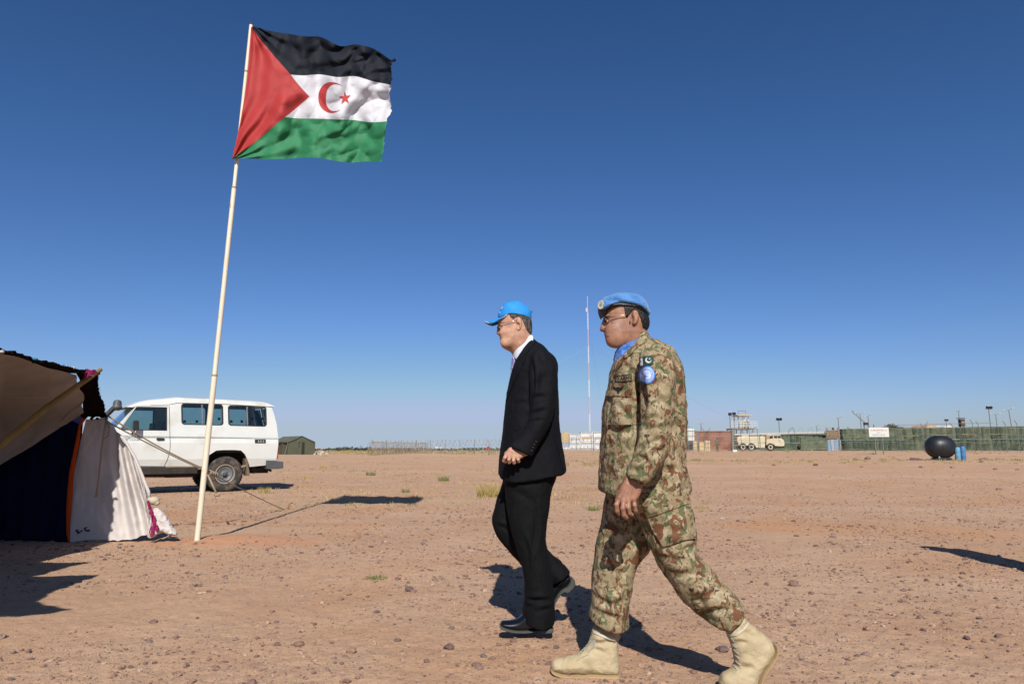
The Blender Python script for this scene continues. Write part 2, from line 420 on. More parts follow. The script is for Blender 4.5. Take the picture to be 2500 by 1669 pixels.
def bvh_of(*objs):
    V = []; F = []
    for o in objs:
        n = len(V); off = woff(o); V += [v.co+off for v in o.data.vertices]; F += [tuple(i+n for i in p.vertices) for p in o.data.polygons]
    return BVHTree.FromPolygons(V, F)
def cdt_fill(outer, step, holes=()):
    pts = [Vector(p) for p in outer]; n = len(pts); edges = [(i, (i+1) % n) for i in range(n)]
    # densify boundary
    V = []; 
    for i in range(n):
        a, b = pts[i], pts[(i+1) % n]; k = max(1, int((b-a).length/step))
        for j in range(k): V.append(a+(b-a)*j/k)
    nb = len(V); E = [(i, (i+1) % nb) for i in range(nb)]
    x0 = min(p.x for p in V); x1 = max(p.x for p in V); y0 = min(p.y for p in V); y1 = max(p.y for p in V)
    arr = np.array([[p.x, p.y] for p in V]); gx, gy = np.meshgrid(np.arange(x0+step*.5, x1, step), np.arange(y0+step*.5, y1, step), indexing='ij')
    sd = sd_poly(arr, gx, gy); ok = sd < -step*.4
    V += [Vector((a, b)) for a, b in zip(gx[ok], gy[ok])]
    r = delaunay_2d_cdt(V, E, [], 1, 1e-6); return [Vector(v) for v in r[0]], [tuple(f) for f in r[2]]
def drape(bvh, verts2, faces, topx, thick, name, m, parent, fallY, smooth=True, lift=.0005):
    """lay a flat cut-out on a surface: each 2-D vertex goes through topx() to a photo position, is laid on the mesh there and given thickness"""
    H = []; Nn = []; last = None
    for v in verts2:
        px, py = topx(v); r = ray(px, py).normalized(); hit = bvh.ray_cast(Vector((0, 0, HCAM)), r, fallY*1.25)
        if hit[0] is None:
            c, nrm, _, _ = bvh.find_nearest(P(px, py, fallY-.05)); p = c; nn = nrm
        else: p, nn = hit[0], hit[1]
        if nn.dot(r) > 0: nn = -nn
        H.append(p); Nn.append((nn*.5+Vector((0, -.5, 0))).normalized())
    n = len(H); V = [p+q*(lift+thick) for p, q in zip(H, Nn)]+[p-q*.003 for p, q in zip(H, Nn)]
    cnt = {}
    for f in faces:
        for i in range(len(f)):
            e = (f[i], f[(i+1) % len(f)]); cnt[tuple(sorted(e))] = cnt.get(tuple(sorted(e)), [])+[e]
    F = list(faces)+[tuple(i+n for i in reversed(f)) for f in faces]
    F += [(e[0][1], e[0][0], e[0][0]+n, e[0][1]+n) for e in cnt.values() if len(e) == 1]
    b = MB(); b.v = V; b.f = F; o = b.build(name, m, parent, smooth=smooth)
    o.data.set_sharp_from_angle(angle=math.radians(50)); return o
def patch(bvh, C, pts, thick, name, m, parent, Y, step=14, it=0):
    if it: pts = chaikin(pts, it)
    v, f = cdt_fill([Vector((float(p[0]), float(p[1]))) for p in pts], step)
    return drape(bvh, v, f, C.px, thick, name, m, parent, Y)
def text_tris(s, size=1.0):
    cu = bpy.data.curves.new('t', 'FONT'); cu.body = s; cu.size = size; cu.align_x = 'CENTER'; cu.align_y = 'CENTER'; cu.resolution_u = 2
    o = bpy.data.objects.new('t', cu); COL.objects.link(o); dg = bpy.context.evaluated_depsgraph_get(); dg.update()
    me = bpy.data.meshes.new_from_object(o.evaluated_get(dg)); v = [Vector((p.co.x, p.co.y)) for p in me.vertices]; f = [tuple(q.vertices) for q in me.polygons]
    bpy.data.objects.remove(o); bpy.data.curves.remove(cu); bpy.data.meshes.remove(me); return v, f
def fill2d(outer, holes=(), thick=.01, bevel=0.0):
    """2-D outline with holes -> list verts (u,z,w), faces ; thickness from w=0 to w=thick"""
    cu = bpy.data.curves.new('t', 'CURVE'); cu.dimensions = '2D'; cu.fill_mode = 'BOTH'; cu.extrude = thick/2; cu.bevel_depth = bevel; cu.bevel_resolution = 1
    for pl in [outer]+list(holes):
        sp = cu.splines.new('POLY'); sp.points.add(len(pl)-1); sp.use_cyclic_u = True
        for i, p in enumerate(pl): sp.points[i].co = (p[0], p[1], 0, 1)
    o = bpy.data.objects.new('t', cu); COL.objects.link(o); dg = bpy.context.evaluated_depsgraph_get(); dg.update()
    me = bpy.data.meshes.new_from_object(o.evaluated_get(dg)); v = [Vector((p.co.x, p.co.y, p.co.z)) for p in me.vertices]; f = [tuple(q.vertices) for q in me.polygons]
    bpy.data.objects.remove(o); bpy.data.curves.remove(cu); bpy.data.meshes.remove(me); return v, f
def rrect(x0, y0, x1, y1, r, n=5):
    out = []
    for cx, cy, a0 in ((x1-r, y1-r, 0), (x0+r, y1-r, 90), (x0+r, y0+r, 180), (x1-r, y0+r, 270)):
        for k in range(n+1):
            a = math.radians(a0+90*k/n); out.append((cx+r*math.cos(a), cy+r*math.sin(a)))
    return out

# ================================================================== GROUND
def ground_mat():
    m = bpy.data.materials.new('desert_soil'); m.use_nodes = True; N, L = nodes(m); b = N['Principled BSDF']
    tc = N.new('ShaderNodeTexCoord'); V = tc.outputs['Object']
    def noise(sc, det=5, dist=0.0, st=None, rough=.55):
        v = V
        if st:
            mp = N.new('ShaderNodeMapping'); mp.inputs['Scale'].default_value = st; L.new(V, mp.inputs[0]); v = mp.outputs[0]
        n = N.new('ShaderNodeTexNoise'); n.inputs['Scale'].default_value = sc; n.inputs['Detail'].default_value = det
        n.inputs['Distortion'].default_value = dist; n.inputs['Roughness'].default_value = rough; L.new(v, n.inputs['Vector']); return n.outputs[0]
    def rng_(x, a, b_, c=0.0, d=1.0):
        r = N.new('ShaderNodeMapRange'); r.inputs[1].default_value = a; r.inputs[2].default_value = b_
        r.inputs[3].default_value = c; r.inputs[4].default_value = d; L.new(x, r.inputs[0]); return r.outputs[0]
    def mixc(fac, A, B):
        x = N.new('ShaderNodeMix'); x.data_type = 'RGBA'; L.new(fac, x.inputs[0])
        if isinstance(A, tuple): x.inputs[6].default_value = A
        else: L.new(A, x.inputs[6])
        if isinstance(B, tuple): x.inputs[7].default_value = B
        else: L.new(B, x.inputs[7])
        return x.outputs[2]
    c = mixc(rng_(noise(.9, 6, .4), .35, .65), (0.401, 0.245, 0.152, 1), (0.458, 0.298, 0.193, 1))
    c = mixc(rng_(noise(.35, 5, .8), .52, .70, 0, .8), c, (0.458, 0.239, 0.117, 1))          # orange dust
    c = mixc(rng_(noise(.06, 4, .5, (1, 4, 1)), .50, .62, 0, .55), c, (0.487, 0.331, 0.224, 1))   # pale wheel-worn strips
    c = mixc(rng_(noise(9, 6, .3, None, .65), .52, .68, 0, .45), c, (0.301, 0.173, 0.112, 1))
    c = mixc(rng_(noise(42, 4, .2, None, .7), .55, .68, 0, .65), c, (0.193, 0.106, 0.074, 1))
    c = mixc(rng_(noise(17, 5, .2, None, .75), .57, .68, 0, .45), c, (0.214, 0.120, 0.081, 1))  # fine grit
    c = mixc(rng_(noise(60, 3, .1, None, .7), .62, .72, 0, .5), c, (0.515, 0.373, 0.277, 1))
    for (mx_, my_, rx_, ry_) in ((-2.95, 7.6, .95, .42),):     # freshly dug orange earth round the pole
        mp = N.new('ShaderNodeMapping'); mp.inputs['Location'].default_value = (-mx_/rx_, -my_/ry_, 0); mp.inputs['Scale'].default_value = (1/rx_, 1/ry_, 0); L.new(V, mp.inputs[0])
        ln = N.new('ShaderNodeVectorMath'); ln.operation = 'LENGTH'; L.new(mp.outputs[0], ln.inputs[0]); ad_ = N.new('ShaderNodeMath'); ad_.operation = 'ADD'
        L.new(ln.outputs['Value'], ad_.inputs[0]); L.new(rng_(noise(5, 5, .3), .3, .7, -.45, .45), ad_.inputs[1]); c = mixc(rng_(ad_.outputs[0], .75, 1.1, .75, 0), c, (0.458, 0.226, 0.124, 1))
    L.new(c, b.inputs['Base Color']); b.inputs['Roughness'].default_value = .95; b.inputs['Specular IOR Level'].default_value = .12
    ad = N.new('ShaderNodeMath'); ad.operation = 'ADD'; L.new(noise(28, 6, 0, None, .7), ad.inputs[0]); L.new(noise(90, 4, 0, None, .7), ad.inputs[1])
    bp = N.new('ShaderNodeBump'); bp.inputs['Strength'].default_value = .55; bp.inputs['Distance'].default_value = .02
    L.new(ad.outputs[0], bp.inputs['Height']); L.new(bp.outputs[0], b.inputs['Normal'])
    return m
def gh(x, y):
    """ground height with relief"""
    r = np.hypot(x, y); near = 1/(1+(r/14)**2); z = terr(x, y)
    z = z+near*(.010*pnoise(x*1.6, y*1.6, 1)+.007*pnoise(x*5, y*5, 2)+.0045*pnoise(x*14, y*14, 3)+.003*pnoise(x*30, y*30, 5))
    z = z+.03*np.clip(pnoise(x*.5, y*.5, 9), 0, 1)*sstep(8, 20, r)
    z = z+.055*np.exp(-(((x+3.05)/.55)**2+((y-7.75)/.38)**2))                     # dug-up mound at the pole foot
    z = z+.35*np.exp(-(((x+12)/7)**2+((y-92)/4)**2))+.5*np.exp(-(((x-8)/3)**2+((y-88)/3)**2))
    return z
rr = np.concatenate([np.geomspace(.7, 2.0, 60, endpoint=False), np.geomspace(2.0, 9, 330, endpoint=False), np.geomspace(9, 60, 170, endpoint=False), np.geomspace(60, 8000, 70)])
fa = np.radians(np.linspace(-46, 46, 560)); ba = np.radians(np.linspace(46, 314, 70))[1:-1]
aa = np.concatenate([fa, ba]); nr, na = len(rr), len(aa)
gx = rr[:, None]*np.sin(aa)[None, :]; gy = rr[:, None]*np.cos(aa)[None, :]
gz = gh(gx, gy); V = np.stack([gx, gy, gz], -1).reshape(-1, 3); V = np.concatenate([V, [[0, 0, 0]]])
i, j = np.meshgrid(np.arange(nr-1), np.arange(na), indexing='ij'); j2 = (j+1) % na
Q = np.stack([i*na+j, i*na+j2, (i+1)*na+j2, (i+1)*na+j], -1).reshape(-1, 4)[:, ::-1]
ctr = np.array([[j_, (j_+1) % na, nr*na, nr*na] for j_ in range(na)])
me = npmesh('ground', V, Q); bm = bmesh.new(); bm.from_mesh(me); bm.verts.ensure_lookup_table()
for j_ in range(na): bm.faces.new((bm.verts[j_], bm.verts[nr*na], bm.verts[(j_+1) % na]))
bm.to_mesh(me); bm.free()
M_ground = ground_mat()
link('ground', me, M_ground, None, True, 'structure')

# ------------------------------------------------------------------ pebbles
def ico(sub):
    bm = bmesh.new(); bmesh.ops.create_icosphere(bm, subdivisions=sub, radius=1)
    V = np.array([v.co[:] for v in bm.verts]); F = np.array([[v.index for v in f.verts] for f in bm.faces]); bm.free(); return V, F
def stones(n, sub, r0, r1, smin, smax, seed, half=44, pw=2.2):
    R = np.random.default_rng(seed); iv, fc = ico(sub)
    r = np.exp(R.uniform(math.log(r0), math.log(r1), n)); a = np.radians(R.uniform(-half, half, n))
    x, y = r*np.sin(a), r*np.cos(a)
    keep = pnoise(x*.8, y*.8, 4)+.5*pnoise(x*.2, y*.2, 6) > R.uniform(-.9, .5, n); x, y, r = x[keep], y[keep], r[keep]; n = len(x)
    s = (smin+(smax-smin)*R.uniform(0, 1, n)**pw)*(.6+.4*np.clip(r/6, .6, 3))
    sc = np.stack([s*R.uniform(.7, 1.3, n), s*R.uniform(.7, 1.2, n), s*R.uniform(.4, .8, n)], 1)
    ang = R.uniform(0, 2*PI, n); ca, sa = np.cos(ang)[:, None], np.sin(ang)[:, None]
    V = iv[None]*(1+.34*R.uniform(-1, 1, (n, len(iv), 1)))*sc[:, None, :]
    X = V[..., 0]*ca-V[..., 1]*sa+x[:, None]; Y = V[..., 0]*sa+V[..., 1]*ca+y[:, None]; Z = V[..., 2]+(gh(x, y)+sc[:, 2]*.35)[:, None]
    return np.stack([X, Y, Z], -1).reshape(-1, 3), (fc[None]+(np.arange(n)*len(iv))[:, None, None]).reshape(-1, 3)
def stone_mat(name, cols):
    m = mat(name, cols[0], rough=.85, var=.25, vscale=40, spec=.25)
    N, L = nodes(m); b = N['Principled BSDF']; ge = N.new('ShaderNodeNewGeometry'); cr = N.new('ShaderNodeValToRGB'); e = cr.color_ramp
    e.interpolation = 'LINEAR'; e.elements[0].color = (*cols[0], 1); e.elements[1].color = (*cols[-1], 1)
    for k, c in enumerate(cols[1:-1]): q = e.elements.new((k+1)/(len(cols)-1)); q.color = (*c, 1)
    L.new(ge.outputs['Random Per Island'], cr.inputs[0]); L.new(cr.outputs[0], b.inputs['Base Color']); return m
SCOL = [tuple(v*.76 for v in c) for c in [(.13, .085, .075), (.26, .155, .115), (.20, .12, .10), (.34, .215, .15), (.17, .12, .11), (.44, .29, .20), (.25, .14, .10), (.50, .36, .27), (.15, .10, .09)]]
M_stone = stone_mat('pebble_stone', SCOL)
parts_ = [stones(60000, 1, 1.9, 16, .0015, .006, 14, pw=1.5), stones(26000, 1, 1.9, 30, .0025, .011, 11, pw=2.0), stones(11000, 2, 2.0, 12, .005, .022, 12, pw=3.2), stones(30000, 1, 6, 60, .004, .013, 13, pw=2.5)]
VV = []; QQ = []; n = 0
for V, Q in parts_: VV.append(V); QQ.append(Q+n); n += len(V)
link('pebbles', npmesh('pebbles', np.concatenate(VV), np.concatenate(QQ)), M_stone, None, False, 'stuff')
def rock(px, py, wpx, label, hgt=.62, seed=0, m=None, group=None):
    g = G(px, py); s = wpx/FPX*g.y/2; R = np.random.default_rng(seed+500); iv, fc = ico(3)
    nz = pnoise(iv[:, 0]*1.3+seed*3.1, iv[:, 1]*1.3, iv[:, 2]*1.3)+.4*pnoise(iv[:, 0]*3+seed, iv[:, 1]*3, iv[:, 2]*3)
    V = iv*(1+.32*nz)[:, None]*np.array([s, s*.8, s*hgt]); V[:, 2] += s*hgt*.5
    me = npmesh('rock', V, fc); o = link('rock', me, m or M_rocks[seed % 4], None, False); o.location = g; o.rotation_euler = (0, 0, 0)
    return tag(o, label, 'rock', group)
M_rocks = [mat('rock_stone', c, rough=.88, var=.25, vscale=30, bump=.5, bscale=80) for c in ((.25, .15, .11), (.17, .11, .10), (.33, .21, .14), (.21, .13, .10))]
rock(1096, 1583, 24, 'reddish brown stone in the sand left of the tan boot toe', seed=1)
rock(1127, 1628, 26, 'low brown rock near the bottom edge, left of the tan boot', seed=2)
rock(1163, 1625, 22, 'round dark stone half sunk in sand near the bottom edge', .5, seed=3)
rock(1937, 1430, 22, 'orange brown rock standing out on the gravel right of the tan boot', .9, seed=4)
rock(1765, 1587, 30, 'flat brown stone just in front of the rear tan boot', .45, seed=5)
rock(2221, 1458, 16, 'small dark stone in the gravel at right', seed=6)
rock(2440, 1556, 20, 'rounded brown stone near the lower right corner', seed=7)
rock(2440, 1197, 15, 'lone orange stone on the open plain at far right', seed=8)
rock(1000, 1440, 20, 'brown stone on bare sand midway between pole and suited man', seed=9)
rock(858, 1590, 24, 'dark stone with a pale side on sand in the lower middle', seed=10)
rock(375, 1520, 18, 'small brown stone below the pole foot', seed=11)
rock(730, 1575, 22, 'grey brown stone in the lower left gravel', seed=12)

# ------------------------------------------------------------------ grass
M_dry = mat('dry_grass', (.66, .52, .20), rough=.8, island=.35, trans=.35)
M_grn = mat('green_weed', (.34, .35, .14), rough=.8, island=.35, trans=.35)
def blades(cx, cy, cz, n, rad, h, R, wd=.004):
    a = R.uniform(0, 2*PI, n); q = rad*R.uniform(0, 1, n)**.6; x = cx+q*np.cos(a); y = cy+q*np.sin(a)
    hh = h*R.uniform(.4, 1, n); la = a+R.normal(0, .7, n); ln = hh*R.uniform(.1, .8, n); t = R.uniform(0, PI, n)
    b0 = np.stack([x-np.cos(t)*wd, y-np.sin(t)*wd, np.full(n, cz-.01)], 1); b1 = np.stack([x+np.cos(t)*wd, y+np.sin(t)*wd, np.full(n, cz-.01)], 1)
    m0 = np.stack([x+np.cos(la)*ln*.4-np.cos(t)*wd*.7, y+np.sin(la)*ln*.4-np.sin(t)*wd*.7, cz+hh*.6], 1)
    m1 = np.stack([x+np.cos(la)*ln*.4+np.cos(t)*wd*.7, y+np.sin(la)*ln*.4+np.sin(t)*wd*.7, cz+hh*.6], 1)
    tp = np.stack([x+np.cos(la)*ln, y+np.sin(la)*ln, cz+hh], 1)
    V = np.stack([b0, b1, m1, m0, tp], 1).reshape(-1, 3); k = np.arange(n)[:, None]*5
    F = np.concatenate([k+np.array([[0, 1, 2]]), k+np.array([[0, 2, 3]]), k+np.array([[3, 2, 4]])]); return V, F
def tuft(px, py, wpx, hpx, label, m, n=200, seed=0, name='grass_tuft', cat='grass tuft'):
    g = G(px, py); R = np.random.default_rng(seed); k = g.y/FPX
    V, F = blades(0, 0, 0, n, wpx*k/2, hpx*k, R, wd=max(.0035, .45*k))
    o = link(name, npmesh(name, V, F), m, None, False); o.location = (g.x, g.y, float(gh(g.x, g.y)))
    return tag(o, label, cat)
tuft(1195, 1212, 56, 40, 'tall yellow dry grass tuft at the knee of the man in the black suit', M_dry, 420, 1)
tuft(1450, 1246, 30, 14, 'small bright green weed between the two men', M_grn, 160, 2, 'green_weed', 'weed')
tuft(920, 1411, 50, 9, 'flat green weed on bare sand left of the suited man', M_grn, 200, 3, 'green_weed', 'weed')
tuft(905, 1160, 22, 12, 'pale green weed on the plain right of the parked van', M_grn, 120, 4, 'green_weed', 'weed')
tuft(1082, 1174, 26, 16, 'round green weed with a dry side, middle of the plain', M_grn, 160, 5, 'green_weed', 'weed')
tuft(990, 1202, 20, 12, 'green weed just beyond the shadow of the flag', M_grn, 110, 6, 'green_weed', 'weed')
tuft(645, 1203, 26, 18, 'dry weed beside the rear wheel of the white van', M_dry, 120, 7)
tuft(790, 1142, 22, 9, 'yellowish grass tuft on the plain beyond the van', M_dry, 90, 8)
tuft(1712, 1240, 34, 9, 'low yellow weed at the hip of the man in camouflage', M_dry, 120, 9)
tuft(750, 1168, 24, 8, 'low yellow tuft between the van bumper and the flag shadow', M_dry, 90, 10)
R = np.random.default_rng(99); VV = []; QQ = []; n = 0
def scatter(px0, px1, py0, py1, k, h=.07):
    global n
    for _ in range(k):
        g = G(R.uniform(px0, px1), R.uniform(py0, py1))
        V, F = blades(g.x, g.y, float(gh(g.x, g.y)), R.integers(6, 26), R.uniform(.04, .2)*(1+g.y*.02), h*R.uniform(.4, 1)*(1+g.y*.012), R, wd=.003+.00025*g.y)
        VV.append(V); QQ.append(F+n); n += len(V)
scatter(680, 1200, 1160, 1240, 100); scatter(1300, 1480, 1180, 1240, 70); scatter(640, 1250, 1112, 1160, 120, .09)
scatter(1650, 2500, 1100, 1124, 300, .12); scatter(1350, 1480, 1100, 1120, 90, .12); scatter(780, 1250, 1102, 1109, 420, .28)
scatter(560, 900, 1180, 1250, 50)
link('sparse_dry_grass', npmesh('sparse_dry_grass', np.concatenate(VV), np.concatenate(QQ)), mat('sparse_grass_blade', (.62, .47, .24), rough=.8, island=.3, trans=.3, col2=(.44, .40, .17), mixscale=.3), None, False, 'stuff')

# ================================================================== FLAGPOLE AND FLAG
M_pole = mat('pole_cream_paint', (.84, .76, .58), rough=.5, var=.08, vscale=12, col2=(.42, .33, .2), mixscale=30, thr=(.67, .73), stretch=(1, 1, .25))
YP = 7.55
fp = thing('flagpole', 'tall cream painted metal flagpole leaning slightly right, planted in the sand', 'flagpole', tuple(P(480, 1327, YP)))
A = P(480, 1332, YP); B = P(613, 62, YP+.05); ax = (B-A)
def pole_pt(t, d=0.0): return A+ax*t+Vector((d, 0, 0))
MB().tube([A, A+ax*.30], .030, 16).build('lower_tube', M_pole, fp, True, auto=40)
MB().tube([A+ax*.30, A+ax*.66], .026, 16).build('middle_tube', M_pole, fp, True, auto=40)
MB().tube([A+ax*.66, B], .021, 16).build('upper_tube', M_pole, fp, True, auto=40)
M_dark = mat('dark_rusty_iron', (.06, .04, .03), rough=.7, var=.3)
M_joint = mat('worn_pole_joint', (.36, .29, .19), rough=.7, var=.3)
for t, r in ((.30, .0315), (.66, .0275), (.9, .0225)): MB().tube([A+ax*(t-.0016), A+ax*(t+.0016)], r, 14).build('joint_ring', M_joint, fp, True, auto=40)
MB().tube([B, B+ax.normalized()*.03], .016, 12).build('cap', M_dark, fp, True, auto=40)

CF = Crop(540, 40, 4.126)
rows = {0: [(312, 98), (486, 148), (662, 175), (839, 200), (1015, 212), (1190, 298), (1368, 285), (1545, 335), (1722, 452)],
        1/3: [(278, 560), (461, 572), (640, 582), (817, 596), (995, 586), (1173, 612), (1351, 605), (1530, 655), (1708, 690)],
        1/2: [(245, 810), (430, 805), (615, 808), (795, 808), (985, 808), (1165, 815), (1345, 830), (1530, 850), (1712, 870)],
        2/3: [(200, 1080), (390, 1040), (580, 1012), (770, 1028), (960, 1030), (1140, 1038), (1320, 1043), (1500, 1066), (1672, 1058)],
        1: [(120, 1430), (310, 1436), (500, 1438), (690, 1432), (880, 1420), (1070, 1440), (1270, 1472), (1440, 1466), (1620, 1462)]}
vk = np.array(sorted(rows)); GR = np.array([rows[k] for k in sorted(rows)], float)
def crom(p, t):       # Catmull-Rom through rows of p at param t (0..n-1)
    n_ = len(p)-1; i_ = np.clip(np.floor(t).astype(int), 0, n_-1); f = (t-i_)[..., None]
    a = p[np.clip(i_-1, 0, n_)]; b_ = p[i_]; c = p[i_+1]; d = p[np.clip(i_+2, 0, n_)]
    return .5*((2*b_)+(-a+c)*f+(2*a-5*b_+4*c-d)*f*f+(-a+3*b_-3*c+d)*f**3)
def flag_pt(u, v):
    u = np.asarray(u, float); v = np.asarray(v, float)
    cols = np.stack([crom(GR[r_], u*8) for r_ in range(5)], 0)          # 5 x n x 2
    t = np.interp(v, vk, np.arange(5)); i_ = np.clip(np.floor(t).astype(int), 0, 3); f = t-i_; f = f[:, None]; ar = np.arange(len(u))
    a, b_, c, d = cols[np.clip(i_-1, 0, 4), ar], cols[i_, ar], cols[i_+1, ar], cols[np.clip(i_+2, 0, 4), ar]
    h0 = vk[i_+1]-vk[i_]; q = b_*(1-f)+c*f
    # cloth relief grows towards the fly end
    env = sstep(.02, .45, u)
    y = .055*env*np.sin(2*PI*(u*2.3+.35*v)+.5)+.035*env*np.sin(2*PI*(u*4.6-.9*v)+1.3)
    rd = 1-2*np.abs(pnoise(u*4.5+v*2.2, v*2.6-u*1.5, 7)); y = y+.06*env*(rd-.5)+.030*pnoise(u*11, v*8, 3)*(.25+env)+.028*env*(.5-np.abs(pnoise(u*8-v*4, v*5+u*3, 15)))
    y = y+.022*sstep(.35, .75, u)*(.5-np.abs(pnoise(u*9+v*8, v*3.4-u*3, 12)))*2+.016*env*(.5-np.abs(pnoise(u*5-v*9, v*5+u*9, 31)))
    r2 = np.hypot(u, v+.02)+1e-3; th = np.arctan2(v+.02, u+.001); r3 = np.hypot(u, 1.02-v)+1e-3; t3 = np.arctan2(1.02-v, u+.001)
    y = y+.016*np.exp(-(r2/.32)**2)*np.sin(th*17)+.016*np.exp(-(r3/.32)**2)*np.sin(t3*17)
    y = y+.018*np.exp(-(u/.32)**2)*np.sin(2*PI*(u*8+v*1.6+.25*np.sin(v*9)))
    y = y-.13*sstep(.90, 1.0, u)**1.5*(.7+.5*pnoise(v*5, 2.2, 1))
    # ragged fly edge
    q = q+np.stack([20*pnoise(v*6, 2.1, 4)+18*pnoise(v*18, 1.1, 4)+9*pnoise(v*50, 3.1, 4), 6*pnoise(v*20, 5.1, 4)], 1)*sstep(.975, 1, u)[:, None]
    q = q+np.stack([0*v, 5*pnoise(u*12, 7.7, 1)], 1)*(np.abs(v-.5) > .49)[:, None]
    out = np.zeros((len(u), 3)); Yp = YP-.02+y
    px = CF.ox+q[:, 0]/CF.sc; py = CF.oy+q[:, 1]/CF.sc
    X = (px-CXP)/FPX; U = (CYP-py)/FPX; ry = CT-U*ST; t_ = Yp/ry
    out[:, 0] = X*t_; out[:, 1] = Yp; out[:, 2] = HCAM+(ST+U*CT)*t_; return out
def flag_nrm(u, v):
    e = .004; a = flag_pt(np.clip(u+e, 0, 1), v)-flag_pt(np.clip(u-e, 0, 1), v); b_ = flag_pt(u, np.clip(v+e, 0, 1))-flag_pt(u, np.clip(v-e, 0, 1))
    n_ = np.cross(a, b_); n_ /= np.linalg.norm(n_, axis=1)[:, None]; n_[n_[:, 1] > 0] *= -1; return n_
FT = dict(rough=.62, var=.05, vscale=8, spec=.3, trans=.22, bump=.25, bscale=400)
M_fr = mat('flag_red_cloth', (.56, .052, .050), **FT); M_fk = mat('flag_black_cloth', (.008, .0115, .020), rough=.75, var=.1, spec=.2)
M_fw = mat('flag_white_cloth', (.82, .82, .87), **FT); M_fg = mat('flag_green_cloth', (.040, .27, .115), **FT)
flag = thing('flag', 'black, white and green flag with red triangle, crescent and star, blowing from the leaning pole', 'flag', tuple(P(613, 62, YP)))
def strip(name, m, v0, v1, left, nu, nv, lift=0.0, lab_=None):
    uu = np.linspace(0, 1, nu+1); vv = np.linspace(v0, v1, nv+1); UU, V_ = np.meshgrid(uu, vv, indexing='ij')
    Lf = left(V_); U2 = Lf+(1-Lf)*UU; p = flag_pt(U2.ravel(), V_.ravel())
    i_, j_ = np.meshgrid(np.arange(nu), np.arange(nv), indexing='ij'); Q_ = np.stack([i_*(nv+1)+j_, (i_+1)*(nv+1)+j_, (i_+1)*(nv+1)+j_+1, i_*(nv+1)+j_+1], -1).reshape(-1, 4)
    return link(name, npmesh(name, p-np.array(woff(flag)), Q_), m, flag, True)
AP = .437
tri_u = lambda v_: AP*(1-np.abs(v_-.5)*2)
strip('black_stripe', M_fk, 0, 1/3, tri_u, 150, 60); strip('white_stripe', M_fw, 1/3, 2/3, tri_u, 150, 60); strip('green_stripe', M_fg, 2/3, 1, tri_u, 150, 60)
vv = np.linspace(0, 1, 161); uu = np.linspace(0, 1, 51); V_, U_ = np.meshgrid(vv, uu, indexing='ij'); p = flag_pt((tri_u(V_)*U_).ravel(), V_.ravel())
i_, j_ = np.meshgrid(np.arange(160), np.arange(50), indexing='ij'); Q_ = np.stack([i_*51+j_, (i_+1)*51+j_, (i_+1)*51+j_+1, i_*51+j_+1], -1).reshape(-1, 4)
link('red_triangle', npmesh('red_triangle', p-np.array(woff(flag)), Q_), M_fr, flag, True)
# sleeve along the pole (thicker hem)
hp = flag_pt(np.full(60, .0), np.linspace(.003, .997, 60)); hb = MB(); hb.tube([tuple(q+np.array([-.004, .01, 0])) for q in hp], .013, 8)
hb.build('hoist_hem', M_fr, flag, True)
def emblem(name, loop):
    v2, f2 = cdt_fill([Vector(q) for q in loop], .006); u = np.array([q.x for q in v2]); v = np.array([q.y for q in v2])
    p = flag_pt(u, v); nn = flag_nrm(u, v); k = len(u)
    V = np.concatenate([p+nn*.003, p-nn*.003]); F = [tuple(f) for f in f2]+[tuple(i+k for i in reversed(f)) for f in f2]
    b = MB(); b.v = [Vector(q) for q in V]; b.f = F; return b.build(name, M_fr, flag, True)
cxu, cyv, ru, rv = .600, .500, .100, .120
# crescent: outer circle minus inner circle, horns to the fly side
out = []
for k in range(41):
    a = math.radians(50+260*k/40); out.append((cxu-.004+ru*math.cos(a), cyv+rv*math.sin(a)))
for k in range(41):
    a = math.radians(310-260*k/40); t = (a-math.radians(50))/math.radians(260); wq = math.sin(PI*np.clip(t, 0, 1))
    out.append((cxu-.004+(ru-.054*wq)*math.cos(a)+.0*wq, cyv+(rv-.050*wq**1.3)*math.sin(a)))
out = out[:41]+out[42:-1]; emblem('crescent', out)
star = []
for k in range(10):
    a = math.radians(-98+36*k); r_ = 1 if k % 2 == 0 else .40; star.append((.683+.044*r_*math.cos(a), .503+.055*r_*math.sin(a)))
emblem('star', star)
MB().tube([tuple(flag_pt(np.array([.995]), np.array([.004]))[0]), tuple(P(*CF.px((1750, 440)), YP))], [.012, .02], 6).build('frayed_corner', M_fk, flag, True)

# ================================================================== PEOPLE
SKIN1 = mat('skin_light', (.62, .36, .24), rough=.55, var=.16, vscale=45, bump=.12, bscale=160, spec=.35, subsurf=.12, col2=(.45, .22, .15), mixscale=14, thr=(.4, .7))
SKIN2 = mat('skin_tan', (.42, .215, .13), rough=.5, var=.16, vscale=45, bump=.12, bscale=160, spec=.4, subsurf=.12, col2=(.29, .135, .085), mixscale=14, thr=(.4, .7))
SUIT = mat('black_suit_cloth', (.0050, .0056, .0082), rough=.8, var=.12, vscale=40, spec=.14, bump=.2, bscale=60)
TROUS = mat('black_trouser_cloth', (.0045, .005, .0062), rough=.82, var=.12, vscale=40, spec=.13, bump=.2, bscale=60)
CAMO = camo_mat('desert_camouflage_cloth'); CAMO2 = camo_mat('desert_camouflage_cloth_trousers', .95)
M_eye = mat('dark_eye', (.02, .013, .01), rough=.2); M_metalS = mat('silver_wire', (.55, .52, .48), rough=.25, metal=1)
M_gold = mat('gold_wire', (.6, .45, .25), rough=.3, metal=1); M_lens = glass_mat('spectacle_lens', (.8, .82, .85))
M_lip1 = mat('lip_skin', (.42, .19, .15), rough=.45, var=.05); M_lip2 = mat('lip_brown', (.24, .09, .07), rough=.45, var=.05)

